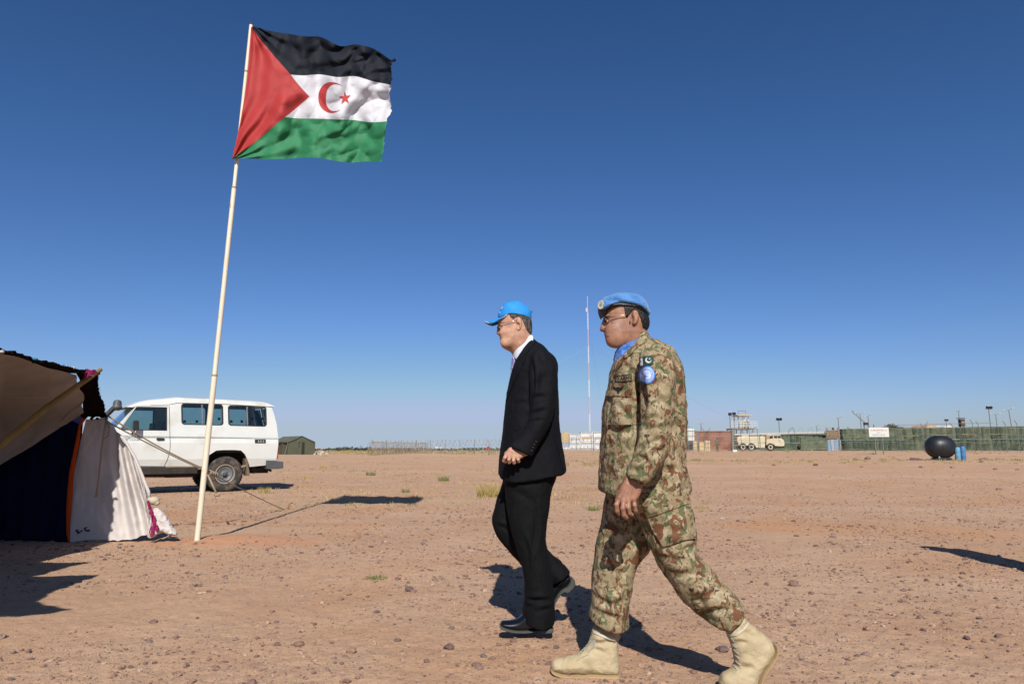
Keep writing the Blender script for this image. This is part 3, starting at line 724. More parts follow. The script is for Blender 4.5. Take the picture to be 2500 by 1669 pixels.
def ring3(c, rx, rz, tilt=0, n=18, squash=1.0):
    return [Vector(c)+Vector((rx*math.cos(2*PI*k/n), tilt*math.cos(2*PI*k/n), rz*math.sin(2*PI*k/n))) for k in range(n)]

# ------------------------------------------------------------------ man in black suit
Y1 = 3.93
root1 = thing('person', 'man in black suit, white shirt and bright blue baseball cap walking left', 'person', tuple(G(1290, 1540)))
C4 = Crop(1150, 700, 2.851); C5 = Crop(1150, 1100, 3.137); CA = Crop(1170, 720, 8.711)
CR = lambda C, Y, L: [(*(tuple(C.xz([a], Y)[0]), tuple(C.xz([b_], Y)[0])), w_, d_) for a, b_, w_, d_ in L]
CR = lambda C, Y, L: [(tuple(C.xz([a], Y)[0]), tuple(C.xz([b_], Y)[0]), w_, d_) for a, b_, w_, d_ in L]

# head
def box_of(pl, m=.02): return pl[:, 0].min()-m, pl[:, 0].max()+m, pl[:, 1].min()-m, pl[:, 1].max()+m
head1 = CA.xz([(400, 470), (395, 600), (402, 660), (398, 705), (432, 780), (420, 850), (424, 880), (440, 905), (432, 930), (446, 960), (455, 1000), (462, 1060), (486, 1112), (545, 1152), (620, 1185), (700, 1240),
               (760, 1400), (1150, 1400), (1160, 1000), (1100, 860), (1120, 800), (1118, 680), (1108, 540), (1085, 400), (1010, 270), (880, 180), (700, 165), (540, 205), (440, 320)], Y1)
x0, x1, z0, z1 = box_of(head1)
s = SDF((x0, Y1-.12, z0+.045), (x1, Y1+.12, z1), .0026)
s.poly(head1, Y1, .076, .072, k=0, it=2, W2=.058, zr=(CA.xz([(0, 1250)], Y1)[0][1], CA.xz([(0, 900)], Y1)[0][1]))
a = lambda x, y, dy=0.0, C=CA, Y=Y1: C.w((x, y), Y+dy)
s.poly(CA.xz([(392, 690), (362, 795), (372, 836), (430, 852), (470, 840), (470, 700)], Y1), Y1, .017, .012, k=.012)      # nose
for sg in (-1, 1):
    s.ell(a(452, 812, sg*.013), (.013, .010, .010), k=.006)
    s.ell(a(418, 690, sg*.038), (.018, .016, .012), k=.008, op='cut')                    # eye socket
    s.ell(a(425, 690, sg*.030), (.011, .011, .010), k=.003)
    s.ell(a(545, 800, sg*.052), (.030, .020, .028), k=.02)                                 # cheek
    s.ell(a(560, 1010, sg*.045), (.03, .022, .03), k=.02)                               # jowl
    # ear
    e = CA.xz([(795, 560), (830, 527), (876, 545), (896, 620), (890, 715), (868, 780), (830, 802), (806, 770), (812, 700), (790, 640)], Y1)
    s.poly(e, Y1+sg*.080, .011, .008, k=.006)
    s.ell(a(832, 645, sg*.091), (.009, .016, .018), k=.003, op='cut')
    s.ell(a(835, 700, sg*.090), (.007, .008, .010), k=.004, op='cut')
    s.cap(a(470, 850, sg*.034), a(520, 930, sg*.050), .0048, .0045, k=.004, op='cut')      # smile fold
    s.cap(a(520, 930, sg*.050), a(560, 1000, sg*.058), .0045, .003, k=.004, op='cut')
s.cap(a(425, 908, -.018), a(425, 908, .018), .0036, k=.003, op='cut'); s.cap(a(425, 908, -.020), a(510, 900, -.038), .0038, k=.003, op='cut')
pt_head1 = s.extract(1)
# near hand and forearm
YA = Y1-.265
hp_ = lambda x, y, dy=0.0: C4.w((x, y), YA+dy)
s = SDF(np.array(hp_(205, 1260))-[0, .07, 0], np.array(hp_(420, 1080))+[0, .07, 0], .0024)
s.poly(C4.xz([(275, 1112), (310, 1125), (400, 1150), (372, 1180), (345, 1200), (300, 1205), (250, 1195), (238, 1165), (252, 1130)], YA), YA, .019, .018, k=0)
for pts, r in (([(254, 1158, -.006), (236, 1188, -.014), (228, 1210, -.002), (240, 1216, .012)], .0098), ([(272, 1168, -.010), (264, 1202, -.018), (266, 1220, -.005), (276, 1214, .010)], .0098),
               ([(297, 1180, -.010), (296, 1208, -.017), (300, 1224, -.006), (305, 1222, .01)], .0094), ([(325, 1182, -.006), (328, 1202, -.012), (332, 1214, -.002), (332, 1212, .01)], .0086),
               ([(275, 1130, .014), (246, 1160, .022), (236, 1195, .020), (240, 1215, .012)], .0108)):
    s.chain([hp_(*q) for q in pts], [r, r, r*.95, r*.85], k=.0025)
for x_, y_ in ((256, 1163), (273, 1172), (299, 1180), (325, 1183)): s.ell(hp_(x_, y_, -.012), (.008, .006, .008), k=.006)
pt_hand1 = s.extract(1)
# far hand (mostly hidden behind the body) and a plain body under the clothes: one continuous core
s = SDF((C5.xz([(120, 0)], Y1)[0][0], Y1-.35, .03), (C5.xz([(760, 0)], Y1)[0][0], Y1+.35, C4.xz([(0, 380)], Y1)[0][1]), .011)
c = lambda x, y, dy=0.0: C4.w((x, y), Y1+dy); d = lambda x, y, dy=0.0: C5.w((x, y), Y1+dy)
s.cap(c(370, 360), c(410, 500), .048, .05, k=.03); s.cap(c(430, 600), c(430, 900), .08, .07, k=.05); s.cap(c(450, 540, -.12), c(450, 540, .12), .045, k=.05); s.cap(c(430, 1120, -.05), c(430, 1120, .05), .065, k=.05)
s.chain([c(500, 520, -.17), c(510, 900, -.22), c(395, 1130, -.25), c(340, 1165, -.26)], [.035, .03, .026, .024], k=.02)
s.chain([c(500, 520, .17), c(520, 900, .22), c(430, 1130, .22), c(400, 1240, .2)], [.05, .042, .032, .03], k=.03)
s.chain([d(430, 200, -.08), d(460, 680, -.08), d(520, 1200, -.08)], [.055, .04, .032], k=.03)
s.chain([d(430, 200, .08), d(260, 560, .08), d(640, 930, .08)], [.05, .038, .028], k=.03)
pt_core1 = s.extract(2)
body1 = sdf_obj([pt_head1, pt_hand1, pt_core1], 'body', SKIN1, root1)
# hair
hr = CA.xz([(640, 470), (700, 450), (1085, 500), (1112, 545), (1128, 680), (1122, 800), (1092, 850), (1050, 830), (990, 760), (945, 660), (915, 580), (880, 530), (830, 512), (770, 530), (742, 565), (700, 545), (655, 505)], Y1)
x0, x1, z0, z1 = box_of(hr, .012); s = SDF((x0, Y1-.11, z0), (x1, Y1+.11, z1), .0028)
s.poly(head1, Y1, .076, .072, k=0, it=2, W2=.058, zr=(CA.xz([(0, 1250)], Y1)[0][1], CA.xz([(0, 900)], Y1)[0][1])); s.F -= .0042; s.mask(hr, 1, .003)
V, Q = s.extract(1); N_ = vnormals(V, Q); V = V+N_*(.0018*pnoise(V[:, 0]*260, V[:, 1]*260, V[:, 2]*90))[:, None]
sdf_obj([(V, Q)], 'hair', mat('short_grey_black_hair', (.035, .03, .026), rough=.6, var=.4, vscale=120, col2=(.12, .105, .09), mixscale=90, stretch=(1, 1, .4), bump=.5, bscale=250), root1)
# cap: crown + brim with pale underside piping
CAPM = mat('bright_blue_cap_cloth', (.030, .30, .78), rough=.75, var=.06, vscale=30, bump=.2, bscale=200, spec=.25)
cr = CA.xz([(400, 500), (395, 430), (430, 325), (490, 230), (560, 172), (650, 146), (830, 132), (905, 166), (1000, 230), (1062, 292), (1112, 360), (1116, 545), (1080, 518), (950, 488), (800, 463), (680, 450), (610, 460), (520, 500)], Y1)
x0, x1, z0, z1 = box_of(cr, .015); s = SDF((x0, Y1-.115, z0), (x1, Y1+.115, z1), .003)
crf = CA.xz([(392, 900), (392, 430), (430, 325), (490, 230), (560, 172), (650, 146), (830, 132), (905, 166), (1000, 230), (1062, 292), (1112, 360), (1120, 545), (1120, 900)], Y1)
s.poly(crf, Y1, .087, .085, k=0); s.mask(cr, 1, .003)
V, Q = s.extract(2); N_ = vnormals(V, Q)
V = V+N_*(.0022*pnoise(V[:, 0]*30, V[:, 1]*30, V[:, 2]*30))[:, None]
cap1 = sdf_obj([(V, Q)], 'cap', CAPM, root1)
def brim():
    b = MB(); nu, nv = 22, 14; tip = [(610, 458), (400, 528), (250, 562), (108, 562)]
    V = []
    for k in range(nu+1):
        t = k/nu
        for l in range(nv+1):
            q = -1+2*l/nv; ph = math.asin(q)*.98
            # from the crown edge outwards
            xe = np.interp(t, [0, 1], [0, 1]); cross = abs(q)
            px = 400+(108-400)*t*math.cos(ph*.98)**.8+(600-400)*cross**2.2*(1-t*.55)
            zz = np.interp(px, [108, 250, 400, 610], [556, 545, 492, 452]); drop = 118*cross**2.0*(1-t*0.25)*(.45+.55*t)*(math.cos(ph) if False else 1)
            drop = 125*(cross**2)*np.interp(px, [108, 400, 600], [1, .75, .05])
            V.append(CA.w((px, zz+drop*.0+0), Y1)); p_ = V[-1]; V[-1] = (p_[0], Y1+q*.078*(1 if t < .4 else math.sqrt(max(0, 1-((t-.4)/.75)**2))), p_[2]-drop*.00033)
    n_ = len(V); W_ = [(x, y, z-.0028) for x, y, z in V]
    F = [(k*(nv+1)+l, (k+1)*(nv+1)+l, (k+1)*(nv+1)+l+1, k*(nv+1)+l+1) for k in range(nu) for l in range(nv)]
    G_ = [tuple(i+n_ for i in reversed(f)) for f in F]
    bd = [k*(nv+1) for k in range(nu+1)]+[nu*(nv+1)+l for l in range(1, nv+1)]+[k*(nv+1)+nv for k in range(nu-1, -1, -1)]
    S_ = [(bd[i], bd[i+1], bd[i+1]+n_, bd[i]+n_) for i in range(len(bd)-1)]
    b.v = [Vector(v) for v in V+W_]; b.f = F+G_+S_; o = b.build('brim', CAPM, cap1, True); o.data.set_sharp_from_angle(angle=math.radians(60))
    MB().tube([Vector(V[i])+Vector((0, 0, -.0014)) for i in bd], .0022, 6).build('brim_piping', mat('pale_piping', (.6, .68, .75), rough=.7), cap1, True)
brim()
MB().ball(CA.w((830, 133), Y1), (.007, .007, .004)).build('top_button', CAPM, cap1, True)
MB().tube([CA.w((1112, 370), Y1-.012), CA.w((1120, 350), Y1), CA.w((1112, 370), Y1+.012)], .003, 6).build('strap_slot', M_eye, cap1, True)
bv = bvh_of(cap1); M_wht = mat('white_thread', (.8, .82, .85), rough=.7)
patch(bv, CA, [(470, 240), (500, 232), (492, 262), (470, 285), (452, 300), (455, 268)], .001, 'cap_emblem', M_wht, cap1, Y1, 20)
patch(bv, CA, [(403, 352), (435, 350), (432, 372), (405, 374)], .001, 'cap_emblem', M_wht, cap1, Y1, 20)
# spectacles
gl = MB(); gl.tube([a(445, 600, -.070), a(560, 585, -.083), a(700, 560, -.088), a(800, 543, -.088)], .0016, 6)
gl.tube([a(445, 600, .070), a(560, 585, .083), a(800, 543, .088)], .0016, 6)
for sg in (-1, 1):
    cc = Vector(a(415, 662, sg*.036)); rn = [cc+Vector((.004*math.sin(2*PI*k/18)+.016*abs(math.cos(PI*k/18*1)*0), sg*0+.027*math.cos(2*PI*k/18), .021*math.sin(2*PI*k/18))) for k in range(18)]
    rn = [q+Vector(((q.y-Y1)*sg*.35, 0, 0)) for q in rn]; gl.tube(rn, .0020, 5, closed=True)
gl.tube([a(395, 650, -.010), a(390, 645, 0), a(395, 650, .010)], .0015, 5)
gla = gl.build('glasses', M_metalS, root1, True)
for sg in (-1, 1):
    cc = Vector(a(415, 662, sg*.036)); rn = [cc+Vector((.004*math.sin(2*PI*k/18), .026*math.cos(2*PI*k/18), .020*math.sin(2*PI*k/18))) for k in range(18)]
    rn = [q+Vector(((q.y-Y1)*sg*.35, 0, 0)) for q in rn]; MB().prism(rn, (.001, 0, 0)).build('lens', M_lens, gla)
for sg in (-1, 1): MB().ball(a(418, 690, sg*.031), .0115, 12, 8).build('eye', M_eye, root1, True)
bv = bvh_of(body1)
patch(bv, CA, [(424, 890), (440, 895), (500, 893), (470, 905), (428, 908)], .0012, 'lip', M_lip1, root1, Y1, 12)
# shirt collar, tie
sh = C4.xz([(432, 350), (420, 342), (395, 345), (350, 375), (318, 410), (292, 465), (290, 485), (306, 505), (318, 515), (345, 500), (430, 420)], Y1)
x0, x1, z0, z1 = box_of(sh, .02); s = SDF((x0, Y1-.10, z0), (x1, Y1+.10, z1), .003); s.poly(C4.xz([(455, 330), (400, 330), (340, 370), (300, 420), (288, 490), (300, 560), (430, 560), (480, 400)], Y1), Y1, .070, .05, k=0, it=2); s.mask(sh, 1, .003)
sdf_obj([s.extract(1)], 'shirt_collar', mat('white_shirt_cloth', (.68, .75, .84), rough=.8, var=.03), root1)
tp = C4.xz([(288, 484), (302, 486), (318, 515), (310, 560), (290, 610), (276, 645), (274, 600), (277, 540), (282, 505)], Y1)
x0, x1, z0, z1 = box_of(tp, .015); s = SDF((x0, Y1-.05, z0), (x1, Y1+.05, z1), .0028); s.poly(tp, Y1, .032, .014, k=0, it=1)
TIE = mat('patterned_tie_silk', (.20, .18, .42), rough=.45, var=.2, col2=(.62, .60, .78), mixscale=75, thr=(.5, .54), stretch=(1, 1, .7))
sdf_obj([s.extract(1)], 'tie', TIE, root1)
# jacket with both sleeves, one garment
jk = C4.xz([(425, 356), (455, 382), (510, 412), (556, 472), (592, 540), (604, 600), (606, 760), (612, 880), (620, 980), (632, 1090), (648, 1180), (667, 1268), (642, 1300), (590, 1308), (450, 1335), (335, 1350), (280, 1350), (228, 1338), (196, 1312), (188, 1285), (194, 1200), (208, 1090), (226, 950), (236, 850),
            (244, 790), (258, 710), (276, 625), (312, 520), (350, 460), (395, 395)], Y1)
zt, zb = jk[:, 1].max(), jk[:, 1].min()
s = SDF((jk[:, 0].min()-.05, Y1-.37, zb-.03), (jk[:, 0].max()+.03, Y1+.33, zt+.02), .0055)
zsh = C4.xz([(0, 470)], Y1)[0][1]
jf = C4.xz([(415, 320), (455, 372), (510, 412), (556, 472), (592, 540), (604, 600), (606, 760), (612, 880), (620, 980), (632, 1090), (648, 1180), (667, 1268), (675, 1500), (185, 1500), (188, 1285), (194, 1200), (208, 1090), (226, 950), (236, 850),
            (244, 790), (256, 710), (264, 625), (290, 520), (320, 440), (370, 360)], Y1)
s.poly(jf, Y1, .088, .12, k=0, it=2, W2=.205, zr=(zt-.20, zt-.01))
s.ell(c(488, 570, -.12), (.075, .09, .09), k=.05); s.ell(c(488, 560, .13), (.075, .09, .09), k=.05); s.mask(jk, 1, .004)
arm = C4.xz([(470, 420), (530, 450), (580, 520), (602, 610), (604, 700), (590, 800), (575, 890), (548, 960), (500, 1050), (455, 1120), (424, 1182), (400, 1170), (360, 1152), (318, 1130), (278, 1108), (310, 1055), (368, 985), (400, 925), (412, 850), (408, 700), (404, 560), (415, 460)], Y1-.235)
af = C4.xz([(470, 420), (530, 450), (580, 520), (602, 610), (604, 700), (590, 800), (575, 890), (548, 960), (500, 1050), (455, 1120), (400, 1240), (180, 1160), (310, 1055), (368, 985), (400, 925), (412, 850), (408, 700), (404, 560), (415, 460)], Y1-.235)
s2 = s.like(); s2.poly(af, Y1-.235, .062, .058, k=0, it=2, shear=.05); s2.mask(arm, 1, .003); s.merge(s2, .005)
s2 = s.like(); s2.poly(af+[.03, 0.0], Y1+.235, .058, .055, k=0, it=2, shear=-.05); s2.mask(arm+[.03, 0], 1, .003); s.merge(s2, .015)
s.cap(c(505, 545, -.10), c(505, 575, -.19), .06, .055, k=.05)
# hollow the neck opening a little
V, Q = s.extract(1)
V = folds(V, Q, .0028, (9, 9, 4), 2, CR(C4, Y1-.26, [((405, 905), (520, 860), .012, .008), ((395, 950), (500, 930), .010, .006), ((415, 780), (520, 770), .012, .005), ((460, 460), (440, 620), .016, .005),
    ((470, 700), (540, 600), .02, .004), ((250, 890), (300, 860), .012, .004), ((300, 810), (400, 805), .012, .004), ((410, 480), (410, 820), .012, .022)]), .0008)
jack1 = sdf_obj([(V, Q)], 'jacket', SUIT, root1)
bv = bvh_of(jack1)
patch(bv, C4, [(452, 386), (404, 440), (372, 482), (380, 505), (356, 545), (330, 610), (292, 680), (262, 760), (246, 800), (250, 740), (280, 628), (318, 514), (352, 462), (392, 402), (430, 360)], .004, 'lapel', SUIT, jack1, Y1-.15, 12)
patch(bv, C4, [(338+9*math.cos(k*PI/6), 527+13*math.sin(k*PI/6)) for k in range(12)], .003, 'lapel_pin', mat('pale_blue_enamel', (.35, .5, .8), rough=.3, metal=.4), jack1, Y1-.15, 5)
bvb = mat('brown_button', (.06, .045, .03), rough=.4)
for q in ((452, 1076), (440, 1096), (430, 1116), (420, 1138)):
    patch(bv, C4, [(q[0]+6*math.cos(k*PI/4), q[1]+6*math.sin(k*PI/4)) for k in range(8)], .0035, 'button', bvb, jack1, Y1-.28, 5)
patch(bv, C4, [(290, 985), (345, 975), (350, 990), (292, 1000)], .002, 'pocket_flap', SUIT, jack1, Y1-.2, 14)
patch(bv, C4, [(600, 1100), (612, 1100), (655, 1292), (645, 1298)], .003, 'vent', SUIT, jack1, Y1-.1, 20)
# trousers
nl = C5.xz([(255, 150), (660, 150), (655, 200), (618, 290), (604, 380), (595, 460), (580, 560), (574, 640), (580, 720), (598, 800), (610, 900), (622, 1020), (634, 1150), (641, 1250), (636, 1325), (560, 1345), (470, 1325), (398, 1288), (392, 1262), (404, 1190), (413, 1110), (412, 1010), (396, 910), (375, 830), (335, 710), (300, 590), (276, 450), (262, 300)], Y1-.085)
fl = C5.xz([(255, 150), (640, 150), (560, 330), (450, 430), (390, 520), (350, 560), (420, 620), (520, 700), (600, 775), (655, 820), (752, 912), (738, 940), (690, 968), (622, 1025), (540, 1000), (450, 930), (370, 862), (300, 780), (240, 705), (190, 640), (160, 570), (155, 530), (163, 480), (190, 395), (225, 300), (245, 230)], Y1+.085)
zz = np.concatenate([nl, fl])
s = SDF((zz[:, 0].min()-.03, Y1-.22, zz[:, 1].min()-.02), (zz[:, 0].max()+.03, Y1+.22, zz[:, 1].max()+.02), .0052)
nlf = C5.xz([(255, 50), (660, 50), (655, 200), (618, 290), (604, 380), (595, 460), (580, 560), (574, 640), (580, 720), (598, 800), (610, 900), (622, 1020), (634, 1150), (641, 1250), (640, 1500), (392, 1500), (392, 1262), (404, 1190), (413, 1110), (412, 1010), (396, 910), (375, 830), (335, 710), (300, 590), (276, 450), (262, 300)], Y1-.085)
s2 = s.like(); s2.poly(nlf, Y1-.085, .092, .088, k=0, it=2); s2.mask(nl, 1, .003); s.merge(s2, 0)
s2 = s.like(); s2.poly(C5.xz([(255, 50), (640, 50), (600, 330), (500, 430), (390, 520), (350, 560), (420, 620), (520, 700), (600, 775), (655, 820), (880, 1000), (800, 1130), (540, 1000), (450, 930), (370, 862), (300, 780), (240, 705), (190, 640), (160, 570), (155, 530), (163, 480), (190, 395), (225, 300), (245, 230)], Y1+.085), Y1+.085, .085, .075, k=0, it=2); s2.mask(fl, 1, .003); s.merge(s2, .012)
V, Q = s.extract(1)
V = folds(V, Q, .0042, (12, 9, 3.2), 5, CR(C5, Y1-.17, [((480, 380), (460, 800), .014, .010), ((560, 560), (600, 900), .014, .008), ((400, 640), (430, 900), .012, .007), ((420, 1160), (600, 1150), .012, .012), ((400, 1215), (470, 1190), .010, .012), ((500, 1230), (620, 1215), .012, .008), ((190, 600), (290, 640), .012, .008), ((300, 300), (480, 400), .02, .006)]), .001)
trs1 = sdf_obj([(V, Q)], 'trousers', TROUS, root1)
# shoes
SHOE = mat('polished_black_leather', (.006, .007, .010), rough=.28, var=.1, spec=.4, coat=.2); SOLE = mat('grey_shoe_sole', (.075, .078, .07), rough=.8, var=.15)
def shoe(C, up, so_, yc, m1, m2, W, nm='shoe', r=.03):
    pl = C.xz(up, yc); x0, x1, z0, z1 = box_of(pl, .015); s = SDF((x0, yc-W-.02, z0), (x1, yc+W+.02, z1), .0034)
    s.poly(pl, yc, W, r, k=0, it=2); return s
s = shoe(C5, [(222, 1335), (224, 1312), (238, 1298), (300, 1296), (350, 1285), (380, 1262), (400, 1240), (560, 1220), (625, 1280), (632, 1345), (560, 1360), (400, 1372), (320, 1372), (255, 1352)], None, Y1-.09, 0, 0, .045)
sh1 = sdf_obj([s.extract(1)], 'shoe', SHOE, root1)
sp = C5.xz([(216, 1328), (222, 1322), (260, 1345), (330, 1362), (430, 1364), (520, 1352), (632, 1340), (632, 1388), (545, 1391), (538, 1376), (515, 1372), (430, 1391), (330, 1389), (250, 1368), (220, 1345)], Y1-.09)
x0, x1, z0, z1 = box_of(sp, .012); s = SDF((x0, Y1-.09-.065, z0), (x1, Y1-.09+.065, z1), .003); s.poly(sp, Y1-.09, .048, .008, k=0, it=1)
sdf_obj([s.extract(1)], 'sole', SOLE, sh1)
s = shoe(C5, [(740, 935), (762, 952), (768, 985), (730, 1045), (690, 1050), (640, 1130), (600, 1240), (560, 1290), (520, 1280), (530, 1200), (570, 1100), (620, 1010), (690, 950)], None, Y1+.09, 0, 0, .045)
sh2 = sdf_obj([s.extract(1)], 'shoe', SHOE, root1)
sp = C5.xz([(765, 955), (802, 1000), (790, 1045), (738, 1092), (702, 1072), (650, 1150), (620, 1240), (585, 1300), (545, 1312), (540, 1292), (580, 1275), (612, 1200), (650, 1105), (700, 1045), (740, 1030)], Y1+.09)
x0, x1, z0, z1 = box_of(sp, .012); s = SDF((x0, Y1+.09-.065, z0), (x1, Y1+.09+.065, z1), .003); s.poly(sp, Y1+.09, .048, .008, k=0, it=1)
sdf_obj([s.extract(1)], 'sole', SOLE, sh2)

# ------------------------------------------------------------------ soldier in camouflage
Y2 = 3.16
root2 = thing('person', 'soldier in camouflage uniform, light blue beret and tan boots striding left', 'person', tuple(G(1560, 1655)))
C6 = Crop(1400, 690, 2.85); C7 = Crop(1330, 1150, 3.022); CB = Crop(1440, 700, 7.839)
head2 = CB.xz([(262, 470), (252, 520), (254, 570), (262, 600), (256, 655), (300, 760), (274, 850), (284, 900), (300, 925), (318, 948), (308, 975), (322, 1000), (314, 1040), (330, 1095), (372, 1140), (440, 1163), (510, 1168), (580, 1160), (640, 1240),
               (760, 1350), (1160, 1350), (1130, 1000), (1080, 840), (1118, 760), (1124, 660), (1090, 480), (1030, 320), (880, 210), (700, 180), (480, 200), (330, 300)], Y2)
x0, x1, z0, z1 = box_of(head2); a2 = lambda x, y, dy=0.0, C=CB, Y=Y2: C.w((x, y), Y+dy)
s = SDF((x0, Y2-.125, z0+.03), (x1, Y2+.125, z1), .0026)
s.poly(head2, Y2, .080, .074, k=0, W2=.066, zr=(CB.xz([(0, 1200)], Y2)[0][1], CB.xz([(0, 900)], Y2)[0][1]))
s.poly(CB.xz([(256, 630), (215, 725), (190, 795), (198, 850), (240, 860), (272, 852), (330, 840), (330, 680)], Y2), Y2, .018, .013, k=.012)
for sg in (-1, 1):
    s.ell(a2(290, 818, sg*.014), (.014, .011, .010), k=.006)
    s.ell(a2(295, 640, sg*.042), (.021, .018, .013), k=.008, op='cut'); s.ell(a2(312, 640, sg*.030), (.011, .011, .010), k=.003)
    s.cap(a2(262, 570, sg*.015), a2(330, 562, sg*.050), .005, .004, k=.008)                # brow ridge
    s.ell(a2(470, 800, sg*.055), (.036, .022, .036), k=.025); s.ell(a2(500, 1000, sg*.052), (.042, .026, .040), k=.03)
    e = CB.xz([(742, 600), (758, 535), (800, 506), (850, 528), (880, 600), (868, 700), (838, 770), (795, 802), (758, 790), (745, 730), (762, 680)], Y2)
    s.poly(e, Y2+sg*.084, .012, .009, k=.006)
    s.ell(a2(808, 618, sg*.097), (.011, .017, .019), k=.003, op='cut'); s.ell(a2(790, 660, sg*.095), (.008, .012, .010), k=.003, op='cut')
    s.ell(a2(775, 650, sg*.090), (.004, .006, .008), k=.004)
    s.cap(a2(335, 830, sg*.034), a2(395, 965, sg*.056), .0055, .0045, k=.005, op='cut'); s.cap(a2(420, 700, sg*.068), a2(300, 720, sg*.046), .003, .003, k=.004, op='cut')
s.cap(a2(285, 948, -.018), a2(285, 948, .018), .0042, k=.003, op='cut'); s.cap(a2(300, 948, -.020), a2(385, 955, -.042), .0042, k=.003, op='cut')
pt_head2 = s.extract(1)
YB = Y2-.305
hq = lambda x, y, dy=0.0: C7.w((x, y), YB+dy)
s = SDF(np.array(hq(490, 370))-[0, .07, 0], np.array(hq(760, 20))+[0, .075, 0], .0024)
s.poly(C7.xz([(605, 30), (735, 60), (716, 140), (695, 195), (672, 218), (600, 225), (545, 205), (532, 180), (550, 130), (580, 80)], YB), YB, .019, .018, k=0)
for pts, r in (([(552, 195, -.006), (530, 245, -.012), (534, 290, -.002), (548, 312, .010)], .0100), ([(582, 212, -.010), (576, 272, -.018), (584, 320, -.006), (603, 340, .006)], .0102),
               ([(620, 215, -.009), (616, 268, -.017), (626, 306, -.006), (642, 320, .006)], .0097), ([(658, 205, -.004), (662, 250, -.012), (668, 285, -.002), (674, 298, .008)], .0088),
               ([(590, 110, .016), (555, 160, .030), (538, 215, .034), (546, 260, .026)], .0115)):
    s.chain([hq(*q) for q in pts], [r, r*1.02, r*.95, r*.86], k=.0022)
for x_, y_ in ((552, 195), (582, 208), (618, 212), (655, 205)): s.ell(hq(x_, y_, -.013), (.009, .007, .009), k=.006)
for q0, q1 in (((560, 185), (610, 90)), ((590, 200), (630, 95)), ((622, 200), (650, 95)), ((655, 195), (672, 95))): s.cap(hq(*q0, -.0165), hq(*q1, -.0165), .0022, k=.005)
pt_hand2 = s.extract(1)
s = SDF((C7.xz([(280, 0)], Y2)[0][0], Y2-.38, .02), (C7.xz([(1560, 0)], Y2)[0][0], Y2+.38, C6.xz([(0, 400)], Y2)[0][1]), .011)
c = lambda x, y, dy=0.0: C6.w((x, y), Y2+dy); d = lambda x, y, dy=0.0: C7.w((x, y), Y2+dy)
s.cap(c(440, 330), c(490, 480), .052, .055, k=.03); s.cap(c(490, 620), c(490, 1100), .10, .09, k=.05); s.cap(c(520, 560, -.13), c(520, 560, .13), .045, k=.05)
s.chain([c(590, 560, -.19), c(600, 1080, -.25), c(440, 1360, -.28), c(420, 1400, -.285)], [.052, .042, .030, .026], k=.03)
s.chain([c(560, 560, .19), c(560, 1080, .25), c(450, 1360, .26), c(430, 1420, .26)], [.052, .042, .032, .03], k=.03)
s.chain([d(900, 250, -.09), d(1030, 700, -.09), d(1370, 1070, -.09)], [.06, .045, .034], k=.03); s.chain([d(600, 250, .09), d(520, 650, .09), d(460, 1150, .09)], [.06, .045, .036], k=.03)
pt_core2 = s.extract(2)
body2 = sdf_obj([pt_head2, pt_hand2, pt_core2], 'body', SKIN2, root2)
lab(MB().tube(ring3(hq(616, 243, -.0145), .0104, .002, .0, 14), .0016, 6, closed=True).build('ring', M_metalS, root2, True), 'silver finger ring')
hr = CB.xz([(600, 410), (1085, 560), (1118, 640), (1128, 710), (1112, 800), (1080, 845), (1020, 838), (960, 826), (940, 740), (905, 640), (880, 585), (845, 525), (800, 498), (760, 515), (735, 560), (690, 610), (655, 655), (628, 640), (615, 540)], Y2)
x0, x1, z0, z1 = box_of(hr, .012); s = SDF((x0, Y2-.115, z0), (x1, Y2+.115, z1), .0028); s.poly(head2, Y2, .080, .074, k=0, W2=.066, zr=(CB.xz([(0, 1200)], Y2)[0][1], CB.xz([(0, 900)], Y2)[0][1])); s.F -= .0055; s.mask(hr, 1, .003)
V, Q = s.extract(1); N_ = vnormals(V, Q); V = V+N_*(.002*pnoise(V[:, 0]*240, V[:, 1]*240, V[:, 2]*80))[:, None]
sdf_obj([(V, Q)], 'hair', mat('short_black_hair', (.012, .010, .010), rough=.45, var=.4, vscale=120, bump=.5, bscale=250, stretch=(1, 1, .4)), root2)
# beret
BER = mat('light_blue_felt', (.095, .27, .60), rough=.9, var=.10, vscale=25, bump=.3, bscale=150, spec=.15, sheen=.3, col2=(.07, .21, .52), mixscale=12)
BND = mat('dark_leather_band', (.008, .009, .014), rough=.5, var=.1)
br = CB.xz([(165, 420), (160, 335), (200, 262), (300, 192), (450, 142), (600, 124), (760, 128), (900, 160), (1000, 210), (1065, 290), (1122, 400), (1148, 480), (1136, 545), (1100, 580), (1040, 510), (950, 455), (800, 400), (620, 372), (480, 375), (380, 400), (300, 450), (240, 500)], Y2)
x0, x1, z0, z1 = box_of(br, .015); s = SDF((x0, Y2-.14, z0), (x1, Y2+.14, z1), .0032)
brf = CB.xz([(150, 900), (155, 420), (160, 335), (200, 262), (300, 192), (450, 142), (600, 124), (760, 128), (900, 160), (1000, 210), (1065, 290), (1122, 400), (1148, 480), (1148, 900)], Y2)
s.poly(brf, Y2, .108, .085, k=0); s.mask(br, 1, .012)
s.ell(a2(420, 245, -.112), (.045, .016, .010), k=.015, op='cut', rot=-.15)
V, Q = s.extract(2); V = folds(V, Q, .003, (20, 20, 26), 4, CR(CB, Y2-.1, [((320, 240), (600, 260), .010, .009), ((300, 330), (520, 330), .008, -.005), ((850, 200), (1050, 400), .012, .004)]), .0008)
ber = sdf_obj([(V, Q)], 'beret', BER, root2)
